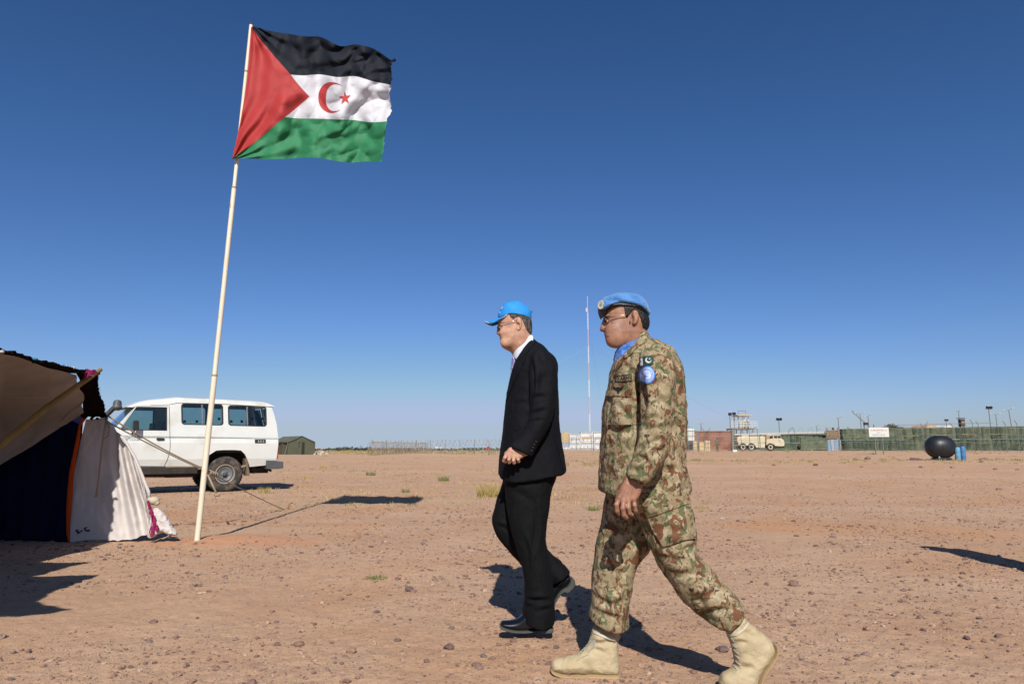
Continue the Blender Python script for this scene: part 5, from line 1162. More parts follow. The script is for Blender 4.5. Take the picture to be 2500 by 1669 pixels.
# roof with rolled edges, drip rail
rt = [(2000, 240), (1978, 200), (1868, 172), (1450, 150), (1010, 127), (900, 122), (760, 136), (600, 152), (500, 166), (410, 196), (340, 222), (300, 250)]
rp = CUZ(rt, .25); sect = []
us = np.linspace(rp[0][0]+.0, rp[-1][0], 26); ru_ = [p[0] for p in rp]; rz_ = [p[1] for p in rp]
side_top = CUZ([(1995, 242), (1900, 234), (1450, 206), (1000, 194), (905, 194), (820, 212), (600, 218), (455, 232), (425, 250)]); su = [p[0] for p in side_top]; sz = [p[1] for p in side_top]
b = MB(); nu = len(us); prof = np.linspace(0, 1, 15)
V = []
for u in us:
    zt_ = np.interp(u, ru_, rz_); ze = min(np.interp(u, su, sz), zt_-.002); 
    for t in prof:
        a_ = PI*t; c_ = math.cos(a_); wv = WID/2-(WID/2-.085)*np.sign(c_)*abs(c_)**.55; h_ = abs(math.sin(a_))**.6
        V.append(W0+UF*u+WF*wv+Vector((0, 0, ze+(zt_-ze)*h_)))
b.v = V; n_ = 15; b.f = [(i*n_+j, (i+1)*n_+j, (i+1)*n_+j+1, i*n_+j+1) for i in range(nu-1) for j in range(n_-1)]+[tuple(range(n_)), tuple((nu-1)*n_+j for j in range(n_-1, -1, -1))]
b.build('roof', WH, van, True, auto=35)
for wv in (.078, WID-.078):
    MB().tube([W0+UF*a_+WF*wv+Vector((0, 0, z_-.006)) for a_, z_ in zip(su[:-2], sz[:-2])], .012, 6).build('drip_rail', WH, van, True)
# tail, interior, floor, glass fore and aft
def cp(u, wv, z): return W0+UF*u+WF*wv+Vector((0, 0, z))
ur = upper[0][0]; urt = upper[3][0]
b = MB(); b.prism([cp(ur+.002, .04, .55), cp(ur+.002, WID-.04, .55), cp(ur+.002, WID-.04, zb), cp(ur+.002, .04, zb)], UF*.03)
b.build('tail_panel', WH, van)
for a_, c_ in ((.12, .30), (.76, .93), (1.39, 1.57)):
    MB().add([cp(ur, a_, zb), cp(ur, c_, zb), cp(urt, c_ if c_ > 1 else c_, 2.02), cp(urt, a_, 2.02)], [(0, 1, 2, 3)]).build('tail_pillar', WH, van)
for a_, c_ in ((.30, .76), (.93, 1.39)): MB().prism([cp(ur+.01, a_, zb+.04), cp(ur+.01, c_, zb+.04), cp(urt+.01, c_, 1.97), cp(urt+.01, a_, 1.97)], UF*.006).build('rear_window', GLS, van)
MB().prism([cp(ur+.05, .46, .60), cp(3.6, .46, .60), cp(3.6, WID-.46, .60), cp(ur+.05, WID-.46, .60)], (0, 0, -.10)).build('floor', UND, van)
for wv in (.05, WID-.47): MB().prism([cp(.62, wv, .58), cp(2.45, wv, .58), cp(2.45, wv+.42, .58), cp(.62, wv+.42, .58)], (0, 0, -.14)).build('floor_sill', UND, van)
b = MB(); 
for wv in (.35, 1.25): b.beam(cp(ur+.1, wv, .47), cp(3.6, wv, .47), .09, .13)
b.build('chassis_rail', UND, van) if False else None
for wv in (.38, 1.28): MB().beam(cp(ur+.1, wv, .47), cp(3.6, wv, .47), .09, .13).build('chassis_rail', UND, van)
MB().beam(cp(0, .12, .39), cp(0, 1.57, .39), .09).build('rear_axle', UND, van); MB().ball(cp(0, .85, .40), (.15, .15, .15)).build('differential', UND, van, True)
MB().beam(cp(2.98, .12, .39), cp(2.98, 1.57, .39), .09).build('front_axle', UND, van)
MB().tube([cp(1.9, .3, .42), cp(.9, .3, .40), cp(.7, .25, .42)], .05, 8).build('exhaust', UND, van, True)
MB().box(cp(.95, .40, .46), (.62, .4, .22), rz=BETA).build('fuel_tank', UND, van, bevel=.03)
INT = mat('dark_cabin_lining', (.05, .05, .05), rough=.9); SEAT = mat('ochre_seat_cover', (.40, .29, .08), rough=.9, var=.1)
us_ = car_uz((760, 480))[0]
for wv in (.42, 1.27):
    st = MB(); st.box(cp(us_+.28, wv, .98), (.5, .48, .14), rz=BETA); st.box(cp(us_, wv, 1.28), (.14, .46, .62), rz=BETA); o = st.build('front_seat', SEAT, van, bevel=.03)
for wv in (.30, 1.39): MB().box(cp(.15, wv, .95), (1.7, .34, .10), rz=BETA).build('bench_seat', INT, van, bevel=.02)
MB().box(cp(us_-.12, WID/2, 1.55), (.03, 1.35, .75), rz=BETA).build('bulkhead', INT, van) if False else None
MB().box(cp(2.55, WID/2, 1.12), (.35, 1.4, .25), rz=BETA).build('dashboard', INT, van, bevel=.04)
MB().tube([cp(2.30+.04*math.sin(2*PI*k/16), .45+.18*math.cos(2*PI*k/16), 1.25+.17*math.sin(2*PI*k/16)) for k in range(16)], .014, 6, closed=True).build('steering_wheel', INT, van, True)
# windscreen and bonnet
uA, zA = car_uz((180, 505)); uT, zT = car_uz((440, 232))
MB().prism([cp(uA+.04, .10, zA), cp(uA+.04, WID-.10, zA), cp(uT, WID-.16, zT-.01), cp(uT, .16, zT-.01)], UF*.008).build('windscreen', GLS, van)
b = MB(); b.prism([cp(uA-.02, .06, zb), cp(uA+.10, .06, zb+.06), cp(3.62, .08, zb-.02), cp(3.76, .10, 1.02), cp(3.76, .10, .62), cp(3.6, .1, .58), cp(uA, .1, .60)], WF*(WID-.14)); b.build('bonnet', WH, van, bevel=.03)
b = MB(); b.box(cp(3.86, WID/2, .62), (.16, 1.66, .18), rz=BETA); b.build('front_bumper', GREY, van, bevel=.03)
for wv in (.22, WID-.22): MB().lathe([(0, 0), (.09, .0), (.10, -.03)], cp(3.77, wv, .92), n=16, M=UF.to_track_quat('Z', 'Y').to_matrix()).build('headlight', GLS, van)
# rear bumper, lamps, flap, step
b = MB(); b1 = CUZ([(1926, 860), (2030, 862), (2060, 870), (2120, 874), (2122, 940), (2108, 955), (1985, 962), (1930, 962)])
b.prism([cp(u, -.02, z) for u, z in b1], WF*.42); b.build('rear_bumper', GREY, van, bevel=.015)
b = MB(); b.prism([cp(u, WID-.40, z) for u, z in b1], WF*.42); b.build('rear_bumper', GREY, van, bevel=.015)
RED = mat('red_lamp_lens', (.35, .02, .02), rough=.2, coat=.5); ORG = mat('orange_lamp_lens', (.45, .06, .02), rough=.3)
for wv in (.06, WID-.16):
    z1 = car_uz((2060, 672))[1]; z0 = car_uz((2060, 765))[1]; zq = car_uz((2050, 845))[1]
    MB().box(cp(ur+.012, wv+.03, (z0+z1)/2), (.07, .15, z1-z0), rz=BETA).build('tail_lamp', RED, van, bevel=.01)
    MB().box(cp(ur+.012, wv+.03, (z0+zq)/2-.012), (.07, .15, z0-zq-.03), rz=BETA).build('tail_lamp', ORG, van, bevel=.01)
MB().prism([cp(u, .05, z) for u, z in CUZ([(1690, 838), (1712, 842), (1745, 1020), (1738, 1042), (1712, 1040), (1706, 960)])], WF*.28).build('mud_flap', mat('dusty_flap', (.20, .15, .10), rough=.95, var=.2), van)
MB().beam(cp(*[car_uz((1650, 935))[0], .08, car_uz((1650, 935))[1]]), cp(car_uz((1720, 915))[0], .08, car_uz((1720, 915))[1]), .04).build('flap_bracket', DUST, van)
MB().beam(cp(car_uz((1805, 945))[0], .25, car_uz((1805, 945))[1]), cp(car_uz((1842, 1000))[0], .25, car_uz((1842, 1000))[1]), .07, .12).build('spring_hanger', UND, van)
MB().tube([cp(car_uz((1960, 960))[0], .3, car_uz((1960, 960))[1]), cp(car_uz((2030, 985))[0], .3, car_uz((2030, 985))[1])], .028, 8).build('exhaust_tip', UND, van, True)
# wheel arch liner
ap_ = arch; b = MB(); b.v = [cp(u, .03, z) for u, z in ap_]+[cp(u, .42, z) for u, z in ap_]; k_ = len(ap_)
b.f = [(i, i+1, k_+i+1, k_+i) for i in range(k_-1)]+[tuple(range(k_, 2*k_))]; b.build('wheel_arch', UND, van)
# wheels
def wheel(u, wv, out):
    M = (-WF*out).to_track_quat('Z', 'Y').to_matrix(); c_ = cp(u, wv, .405)
    rt_ = MB().lathe([(.215, -.02), (.26, .006), (.33, .014), (.372, .004), (.398, -.022), (.405, -.06), (.405, -.16), (.395, -.20), (.36, -.225), (.26, -.22), (.215, -.20)], c_, n=48, M=M, caps=False).build('wheel', TYR, van, True, auto=50)
    b = MB()
    for k in range(36):
        a_ = 2*PI*k/36; p = c_+M@Vector((.402*math.cos(a_), .402*math.sin(a_), -.04)); q_ = c_+M@Vector((.402*math.cos(a_), .402*math.sin(a_), -.18)); b.beam(p, q_, .045, .016, up=(p-c_))
    b.build('tread', TYR, rt_, False, kind='stuff')
    MB().lathe([(.228, -.012), (.222, .004), (.205, .002), (.200, -.012)], c_, n=40, M=M, caps=False).build('rim_edge', DUST, rt_, True, auto=40)
    MB().lathe([(.0, -.035), (.05, -.03), (.075, -.052), (.12, -.050), (.145, -.028), (.165, -.024), (.185, -.045), (.205, -.035), (.205, -.10), (0, -.11)], c_, n=40, M=M).build('rim', RIM, rt_, True, auto=40)
    MB().lathe([(0, .012), (.03, .010), (.042, -.005), (.048, -.05)], c_, n=20, M=M).build('hub_cap', GREY, rt_, True, auto=40)
    for k in range(6):
        a_ = 2*PI*k/6; MB().lathe([(0, -.028), (.011, -.030), (.012, -.052)], c_+M@Vector((.085*math.cos(a_), .085*math.sin(a_), 0)), n=6, M=M).build('wheel_nut', DUST, rt_)
for k in (0, 2.98):
    wheel(k, .10, 1); wheel(k, WID-.10, -1)
# mirror, snorkel
MB().prism([cp(u, -.17, z) for u, z in CUZ([(400, 412), (410, 402), (455, 402), (466, 420), (466, 505), (458, 516), (405, 514), (396, 495)], -.15)], WF*.07).build('door_mirror', CHR, van, bevel=.012)
MB().tube([cp(car_uz((372, 540))[0]-.02, .02, zb+.06), cp(car_uz((430, 480), -.12)[0], -.12, car_uz((430, 500), -.12)[1])], .018, 8).build('mirror_arm', CHR, van, True)
us0, zs0 = car_uz((215, 262), .0); b = MB()
b.tube([cp(us0+.62, .02, 1.18), cp(us0+.48, .02, 1.36), cp(us0+.26, .02, 1.60), cp(us0+.08, .02, 1.83), cp(us0, .02, 1.93), cp(us0, .02, zs0)], [.05, .05, .05, .052, .055, .05], 12)
sn = b.build('snorkel', CHR, van, True)
MB().lathe([(.052, -.05), (.075, -.02), (.10, .0), (.105, .02), (.085, .05), (.085, .10), (.070, .155), (.035, .175), (0, .177)], cp(us0, .02, zs0), n=22).build('snorkel_head', mat('grey_snorkel_cap', (.09, .095, .10), rough=.5), sn, True, auto=40)
MB().tube([cp(2.7, 1.55, 1.3), cp(2.75, 1.56, 1.6)], .006, 5).build('aerial', CHR, van)

# ================================================================== NOMAD TENT
C1 = Crop(0, 820, 2.24)
BRN = mat('black_goat_hair_cloth', (.016, .010, .008), rough=1, var=.2, vscale=40, bump=.4, bscale=70, spec=.02)
LIN = mat('beige_cotton_liner', (.50, .44, .40), rough=.95, var=.08, vscale=5, spec=.08, trans=.18, bump=.3, bscale=30)
NAV = mat('navy_blue_cotton', (.006, .008, .03), rough=1, var=.2, vscale=8, spec=.03)
OR_ = mat('orange_trim_cloth', (.62, .085, .012), rough=.9, var=.06, spec=.1); WCL = mat('white_tent_cloth', (.70, .64, .60), rough=.9, var=.05, vscale=4, spec=.1, bump=.25, bscale=40, trans=.08)
ROPE = mat('beige_rope', (.42, .33, .22), rough=.95, var=.3, vscale=200, bump=.6, bscale=300); WOOD = mat('yellow_brown_wood', (.27, .175, .05), rough=.7, var=.25, vscale=12, stretch=(1, 1, .2))
MAG = mat('magenta_rag', (.30, .012, .10), rough=.9, var=.15)
tent = thing('nomad_tent', 'low nomad tent with black woven roof, pale lining, navy wall and white pleated side cloth', 'tent', tuple(G(300, 1322)))
TIP = P(543/2.24, 820+188/2.24, 7.1)
E = []
for q_ in ((-60, 1497), (60, 1499), (130, 1494), (170, 1487), (130, 1478), (92, 1468), (110, 1455), (150, 1438), (200, 1420), (245, 1404), (200, 1405), (120, 1412), (60, 1422), (22, 1428), (90, 1405), (170, 1382), (228, 1371), (170, 1372), (110, 1379), (62, 1386), (110, 1368), (180, 1350), (247, 1339), (215, 1341)):
    g_ = G(*q_); zc = 1.76; k_ = zc/math.tan(SUN_EL)/math.hypot(SDX, SDY); E.append(Vector((g_.x-SDX*k_, g_.y-SDY*k_, zc)))
E.append(Vector((-4.25, 5.2, 1.80)))
e_px = [((0, 72), 5.6), ((90, 96), 5.8), ((200, 128), 6.1), ((320, 152), 6.4), ((420, 176), 6.75)]
E += [Vector(C1.w(p, y)) for p, y in e_px]+[TIP]
flapb = [Vector(C1.w(p, y)) for p, y in (((522, 235), 7.15), ((545, 330), 7.4), ((565, 400), 7.6), ((584, 440), 7.72))]
# roof: outer goat-hair sheet, edge to far left
def roof_sheet(edge, dz, thick, nm, m, Xl=-9.5, cols=26, ragged=0.0, seed=1):
    n_ = len(edge); V = []
    for i, e_ in enumerate(edge):
        for j in range(cols):
            t = j/(cols-1); t2 = t**1.6; x = e_.x+(Xl-e_.x)*t2; sag = .10*math.sin(PI*min(1, t2*3))*-1
            rise = .55*min(1, t2*1.4)*(1 if e_.y > 4 else .8); y = e_.y+(e_.y-5.2)*.25*t2
            V.append(Vector((x, y, e_.z+rise+sag+dz+.02*float(pnoise(x*2, y*2, seed)))))
    b = MB(); k_ = len(V); b.v = V+[v-Vector((0, 0, thick)) for v in V]
    b.f = [(i*cols+j, (i+1)*cols+j, (i+1)*cols+j+1, i*cols+j+1) for i in range(n_-1) for j in range(cols-1)]
    b.f += [tuple(q+k_ for q in reversed(f)) for f in list(b.f)]
    b.f += [(i*cols, i*cols+k_, (i+1)*cols+k_, (i+1)*cols) for i in range(n_-1)]
    return b
def subdiv(pts, k, jit, R):
    out_ = []
    for i in range(len(pts)-1):
        for j in range(k):
            t = j/k; p = pts[i].lerp(pts[i+1], t); out_.append(p+Vector((R.uniform(-jit, jit), 0, R.uniform(-jit, jit)*.6)))
    return out_+[pts[-1]]
R = random.Random(5); Ed = subdiv(E, 5, .018, R)
roof_ = roof_sheet(Ed, 0, .022, 'roof', BRN).build('roof_cloth', BRN, tent, True, auto=60)
# rear drop of the roof from the ridge edge line to the wall: runs along the tip->flap line to far left
def quadgrid(c00, c10, c01, c11, nu, nv, disp=None):
    V = []
    for i in range(nu+1):
        for j in range(nv+1):
            u, v = i/nu, j/nv; p = c00.lerp(c10, u).lerp(c01.lerp(c11, u), v)
            if disp: p = p+disp(u, v, p)
            V.append(p)
    return V, [(i*(nv+1)+j, (i+1)*(nv+1)+j, (i+1)*(nv+1)+j+1, i*(nv+1)+j+1) for i in range(nu) for j in range(nv)]
def sheet(rows_, nm, m, par, thick=.006, nrm=Vector((0, -1, 0)), smooth=True):
    """rows_: list of equal-length point rows"""
    nr_, nc_ = len(rows_), len(rows_[0]); V = [p for r_ in rows_ for p in r_]; F = [(i*nc_+j, (i+1)*nc_+j, (i+1)*nc_+j+1, i*nc_+j+1) for i in range(nr_-1) for j in range(nc_-1)]
    b = MB(); k_ = len(V); b.v = V+[v-nrm*thick for v in V]; b.f = F+[tuple(q+k_ for q in reversed(f)) for f in F]
    bd = [j for j in range(nc_)]+[i*nc_+nc_-1 for i in range(1, nr_)]+[(nr_-1)*nc_+j for j in range(nc_-2, -1, -1)]+[i*nc_ for i in range(nr_-2, 0, -1)]
    b.f += [(bd[i], bd[(i+1) % len(bd)], bd[(i+1) % len(bd)]+k_, bd[i]+k_) for i in range(len(bd))]
    o = b.build(nm, m, par, smooth); o.data.set_sharp_from_angle(angle=math.radians(60)); return o
def lerp_poly(pts, n_):
    L_ = [0]
    for a_, b_ in zip(pts, pts[1:]): L_.append(L_[-1]+(Vector(b_)-Vector(a_)).length)
    out_ = []
    for k in range(n_):
        s_ = L_[-1]*k/(n_-1); i = max(0, min(len(pts)-2, sum(1 for q in L_ if q <= s_)-1)); t = (s_-L_[i])/max(1e-9, L_[i+1]-L_[i]); out_.append(Vector(pts[i]).lerp(Vector(pts[i+1]), t))
    return out_
# the black border hanging from the tip down to the wall top
inner = [Vector(C1.w(p, y)) for p, y in (((415, 205), 7.0), ((432, 240), 7.12), ((440, 320), 7.35), ((452, 400), 7.55), ((440, 440), 7.66))]
outer = [TIP+Vector((.01, 0, .0))]+flapb
Ro = random.Random(3); ro = [p+Vector((Ro.uniform(-.010, .010), 0, Ro.uniform(-.01, .01))) for p in lerp_poly(outer, 40)]
ri = lerp_poly(inner, 40); sheet([[a_.lerp(b_, t)+Vector((0, .012*math.sin(6*t+k*.3), 0)) for k, (a_, b_) in enumerate(zip(ri, ro))] for t in np.linspace(0, 1, 7)], 'roof_border', BRN, tent, .02)
# pale lining: top edge just under the roof, slopes down and back to the wall hem
lt = [Vector(C1.w(p, y)) for p, y in (((-260, 20), 5.0), ((0, 96), 5.62), ((90, 112), 5.85), ((180, 145), 6.15), ((260, 175), 6.4), ((340, 192), 6.65), ((415, 213), 6.95))]
lm = [Vector(C1.w(p, y)) for p, y in (((-260, 560), 6.9), ((0, 430), 7.2), ((150, 420), 7.3), ((300, 400), 7.35), ((380, 360), 7.3), ((430, 330), 7.3), ((444, 320), 7.3))]
lb = [Vector(C1.w(p, y)) for p, y in (((-300, 860), 7.5), ((0, 702), 7.62), ((110, 640), 7.64), ((210, 578), 7.66), ((320, 505), 7.66), ((400, 455), 7.66), ((456, 420), 7.6))]
rows_ = []; A_, B_, D_ = lerp_poly(lt, 44), lerp_poly(lm, 44), lerp_poly(lb, 44)
for t in np.linspace(0, 1, 22):
    r_ = []
    for k in range(44):
        p = A_[k]*(1-t)**2+(B_[k]*2-(A_[k]+D_[k])*.5)*2*t*(1-t)+D_[k]*t*t; s_ = k/43
        p = p+Vector((0, .05*math.sin(t*9+s_*3)*math.sin(PI*t)+.035*float(pnoise(s_*5+t*2, t*5, 3))+.012*float(pnoise(s_*22, t*6, 5)), 0)); r_.append(p)
    rows_.append(r_)
sheet(rows_, 'roof_lining', LIN, tent, .006)
seam = [Vector(rows_[7][k])+Vector((0, -.006, 0)) for k in range(44)]; MB().tube(seam, .006, 5).build('lining_seam', LIN, tent, True)
# navy inner wall
nt_ = [Vector(C1.w(p, y)) for p, y in (((-420, 430), 7.95), ((0, 430), 7.95), ((440, 430), 7.80), ((455, 440), 7.76))]; nb_ = [Vector(C1.w(p, y)) for p, y in (((-420, 1150), 7.8), ((0, 1150), 7.75), ((360, 1145), 7.62), ((378, 1130), 7.60))]
A_, D_ = lerp_poly(nt_, 60), lerp_poly(nb_, 60)
sheet([[A_[k].lerp(D_[k], t)+Vector((0, .03*math.sin(k*.9)+.02*float(pnoise(k*.3, t*3, 2)), 0)) for k in range(60)] for t in np.linspace(0, 1, 14)], 'inner_wall', NAV, tent)
# orange strip
o1 = [(444, 448), (430, 480), (415, 560), (398, 640), (378, 740), (366, 860), (360, 980), (362, 1080), (374, 1128)]; o2 = [(470, 452), (440, 490), (436, 560), (420, 640), (404, 740), (396, 860), (386, 980), (378, 1080), (382, 1128)]
A_, D_ = lerp_poly([Vector(C1.w(p, 7.70-.09*k/8)) for k, p in enumerate(o1)], 40), lerp_poly([Vector(C1.w(p, 7.68-.09*k/8)) for k, p in enumerate(o2)], 40)
sheet([[A_[k].lerp(D_[k], t)+Vector((0, -.012*math.sin(PI*t), 0)) for k in range(40)] for t in (0, .33, .66, 1)], 'orange_trim', OR_, tent)
# white pleated side cloth, gathered at the top right corner
wt = [(470, 455), (500, 455), (540, 450), (575, 452), (600, 470), (630, 510), (650, 545)]; wr = [(650, 545), (690, 600), (740, 680), (775, 760), (800, 840), (815, 900)]
wb = [(382, 1124), (440, 1118), (500, 1112), (560, 1112), (600, 1116), (640, 1118), (690, 1112), (740, 1108), (780, 1092), (812, 1080), (822, 1050), (812, 960), (806, 890)]
ntop, npl = 96, 60
T_ = lerp_poly([Vector((*p, 0)) for p in wt+[(668, 572), (690, 600), (720, 650), (750, 700), (780, 770), (800, 850)]], ntop); B_ = lerp_poly([Vector((*p, 0)) for p in wb], ntop)
# warp so that pleats radiate: top rail compressed at the gather
T_ = [T_[min(ntop-1, int((k/(ntop-1))**1.35*(ntop-1)))]*(1-((k/(ntop-1))**1.35*(ntop-1) % 1))+T_[min(ntop-1, int((k/(ntop-1))**1.35*(ntop-1))+1)]*((k/(ntop-1))**1.35*(ntop-1) % 1) for k in range(ntop)]
rows_ = []
for t in np.linspace(0, 1, 48):
    r_ = []
    for k in range(ntop):
        s_ = k/(ntop-1); q = T_[k].lerp(B_[k], t); yd = 7.70-.10*t+.02*math.sin(PI*t)
        pl_ = sstep(.22, .5, s_)*(.026+.030*math.sin(PI*t))*math.sin(s_*44+2.0*math.sin(t*2.4+s_*4))*(.65+.35*math.sin(s_*13)); q = q-Vector((26*math.sin(PI*t)*(1-s_)**4, 0, 0))
        sg_ = .03*float(pnoise(s_*5, t*4, 8))*math.sin(PI*t)+.008*float(pnoise(s_*18, t*14, 8))
        if t > .86: q = q+Vector((0, -6*float(pnoise(s_*22, 1.3, 2))*(t-.86)/.14, 0))
        r_.append(Vector(C1.w((q.x, q.y), yd+pl_+sg_+.10*s_*s_*0)))
    rows_.append(r_)
wall_ = sheet(rows_, 'white_side_cloth', WCL, tent, .006)
bvw = bvh_of(wall_); M_ink = mat('faded_black_ink', (.05, .04, .05), rough=.9)
for pl_ in ([(410, 1062), (422, 1055), (430, 1062), (424, 1070), (438, 1066), (450, 1058), (452, 1064), (436, 1076), (424, 1084), (420, 1074)], [(456, 1050), (470, 1042), (480, 1046), (468, 1052), (474, 1060), (488, 1056), (494, 1064), (482, 1070), (466, 1066)]):
    patch(bvw, C1, pl_, .002, 'ink_mark', M_ink, wall_, 7.6, 6)
# hem rope down the outer edge, knot, rag, tail
MB().tube([C1.w(p, 7.62-.06*k/7) for k, p in enumerate([(640, 530), (676, 560), (700, 600), (735, 660), (765, 730), (792, 800), (812, 850), (818, 885)])], [.012, .014, .014, .016, .016, .018, .018, .014], 7).build('edge_roll', WCL, tent, True)
kn = MB(); kn.ball(C1.w((842, 900), 7.5), (.055, .05, .045), 14, 9); kn.ball(C1.w((820, 895), 7.52), (.03, .03, .03), 10, 7); kn.ball(C1.w((858, 912), 7.5), (.03, .03, .03), 10, 7)
kno = kn.build('cloth_knot', mat('cream_cloth_bunch', (.62, .52, .38), rough=.95, bump=.4, bscale=60, var=.12), tent, True); kno['kind'] = 'stuff' if False else 'part'; del kno['kind']
rgp = [(806, 898), (814, 902), (822, 930), (836, 960), (846, 985), (866, 1050), (858, 1072), (846, 1060), (838, 1085), (824, 1098), (814, 1072), (828, 1020), (826, 980), (812, 970), (818, 955), (808, 930), (803, 910)]
v2, f2 = cdt_fill([Vector(p) for p in rgp], 8); b = MB(); k_ = len(v2)
V = [Vector(C1.w((p.x, p.y), 7.44+.02*math.sin(p.x*.25+p.y*.05))) for p in v2]; b.v = V+[q+Vector((0, .01, 0)) for q in V]; b.f = [tuple(f) for f in f2]+[tuple(i+k_ for i in reversed(f)) for f in f2]; b.build('magenta_rag', MAG, tent, True)
tl_ = [(822, 1000), (836, 960), (850, 935), (872, 950), (905, 990), (940, 1040), (966, 1082), (950, 1094), (910, 1078), (880, 1070), (860, 1085), (830, 1102), (808, 1104), (815, 1050)]
pl = C1.xz(tl_, 7.5); x0, x1, z0, z1 = box_of(pl, .02); s = SDF((x0, 7.42, z0), (x1, 7.60, z1), .006); s.poly(pl, 7.51, .05, .04, k=0)
V, Q = s.extract(1); V = folds(V, Q, .008, (14, 14, 14), 3, [], .002); sdf_obj([(V, Q)], 'cloth_tail', WCL, tent)
# tip: lashed pole end, bits of thread
MB().tube([Vector(C1.w((552, 182), 7.08)), Vector(C1.w((500, 218), 6.98)), Vector(C1.w((250, 395), 6.75)), Vector(C1.w((0, 598), 6.5)), Vector(C1.w((-900, 1330), 5.9))], [.020, .026, .030, .034, .036], 10).build('prop_pole', WOOD, tent, True, auto=40)
b = MB(); tp_ = Vector(C1.w((512, 205), 6.92))
for k in range(7):
    a_ = R.uniform(-.6, .6); b.tube([tp_+Vector((R.uniform(-.05, .03), -.03, R.uniform(-.01, .03))), tp_+Vector((R.uniform(-.09, .04), -.04, R.uniform(-.04, .05))), tp_+Vector((R.uniform(-.1, .06), -.03, R.uniform(-.07, .02)))], .012, 6)
b.build('magenta_tie', MAG, tent, True, kind='stuff')
b = MB()
for k in range(130):
    i = R.randrange(70, len(Ed)-1); p = Ed[i].lerp(Ed[i+1], R.random()); b.tube([p, p+Vector((R.uniform(-.01, .02), R.uniform(-.02, .02), R.uniform(-.04, .02)))], [.004, .001], 4)
for k in range(90):
    i = R.randrange(2, 39); p = ro[i]; b.tube([p-Vector((.01, 0, 0)), p+Vector((R.uniform(.0, .025), R.uniform(-.01, .01), R.uniform(-.03, .01)))], [.005, .001], 4)
b.build('frayed_fringe', BRN, tent, True, kind='stuff')
MB().ball(C1.w((192, 126), 6.02), (.022, .02, .012)).build('turquoise_tie', mat('turquoise_thread', (.02, .22, .32), rough=.8), tent, True)
for p, y in (((10, 86), 5.6), ((400, 174), 6.68)): MB().ball(C1.w(p, y), (.018, .02, .014)).build('white_tie', WCL, tent, True)
# hanging cord on the white cloth
MB().tube([Vector(C1.w((585, 445), 7.62)), Vector(C1.w((570, 520), 7.55)), Vector(C1.w((556, 620), 7.52)), Vector(C1.w((546, 720), 7.50)), Vector(C1.w((534, 830), 7.48)), Vector(C1.w((528, 880), 7.48))], [.012, .010, .010, .010, .010, .018], 7).build('hanging_cord', ROPE, tent, True)
MB().tube([Vector(C1.w((575, 455), 7.60)), Vector(C1.w((600, 500), 7.58)), Vector(C1.w((596, 540), 7.58)), Vector(C1.w((572, 560), 7.58))], .008, 6).build('loop_cord', ROPE, tent, True)
b = MB()
for k in range(14): b.ball(C1.w((R.uniform(455, 590), R.uniform(434, 452)), 7.66), (.02, .02, .012), 6, 4)
b.build('lashing', BRN, tent, True, kind='stuff')
# guy rope
knot = P(512, 1152, 8.9); stake = G(700, 1243)
b0 = Vector(C1.w((590, 452), 7.66)); rope = thing('guy_rope', 'doubled beige guy rope running from the tent corner past the flagpole to the sand', 'rope', tuple(stake))
def sagline(a_, b_, s_, n_=14): return [a_.lerp(b_, k/n_)+Vector((0, 0, -s_*4*(k/n_)*(1-k/n_))) for k in range(n_+1)]
up1 = b0+Vector((0, 0, .03)); MB().tube(sagline(up1, knot+Vector((0, 0, .012)), .035), .008, 6).build('upper_strand', ROPE, rope, True)
MB().tube(sagline(b0-Vector((0, 0, .035)), knot-Vector((0, 0, .01)), .015), .008, 6).build('lower_strand', ROPE, rope, True)
MB().tube(sagline(knot, stake-Vector((0, 0, .02)), .02), .007, 6).build('ground_strand', ROPE, rope, True)
b = MB()
for k in range(4): b.tube(ring3(knot.lerp(stake, .02*k)+Vector((0, 0, .002*k)), .022, .024, .01, 10), .008, 5, closed=True)
b.build('knot', ROPE, rope, True, kind='stuff')
MB().tube([P(507, 1158, 8.9), P(517, 1180, 8.88), P(528, 1203, 8.86)], [.010, .014, .012], 7).build('toggle_cord', ROPE, rope, True)
MB().ball(P(530, 1208, 8.86), (.035, .03, .018)).build('toggle', ROPE, rope, True)
tag(MB().tube([stake+Vector((.04, 0, .09)), stake-Vector((.03, 0, .1))], .018, 7).build('tent_peg', WOOD, None, True), 'short tent peg holding the end of the guy rope in the sand', 'peg')

# ================================================================== FAR CAMP
def B(px, py, Y): return P(px, py, Y)
def lap(nm, lbl, cat, px, Y, group=None, z=None):
    g = GB(px, Y); 
    if z is not None: g.z = z
    return thing(nm, lbl, cat, tuple(g), 0, group)
def hz(px, py, Y): return P(px, py, Y).z
M_gal = mat('galvanised_steel', (.21, .21, .19), rough=.6, metal=.2, var=.15); M_galL = mat('pale_galvanised_wire', (.40, .36, .29), rough=.6, var=.1)
M_green = mat('dark_green_netting', (.060, .090, .062), rough=.95, var=.30, vscale=1.6, col2=(.085, .115, .075), mixscale=.9, bump=.6, bscale=6)
M_green2 = mat('mid_green_netting', (.115, .145, .092), rough=.95, var=.30, vscale=1.4, bump=.6, bscale=6)
M_army = mat('olive_canvas', (.085, .088, .055), rough=.9, var=.15, vscale=.9, bump=.3, bscale=2)
M_cont = mat('faded_red_container_paint', (.34, .17, .125), rough=.7, var=.12, vscale=1.5, col2=(.22, .09, .06), mixscale=.7)
M_cream = mat('cream_truck_paint', (.60, .54, .38), rough=.6, var=.10, vscale=1.4, col2=(.42, .35, .22), mixscale=1.2, thr=(.55, .68))
M_wht2 = mat('white_tarpaulin', (.66, .66, .63), rough=.8, var=.06, vscale=.8); M_blk = mat('black_rubber', (.02, .02, .02), rough=.8, var=.2)
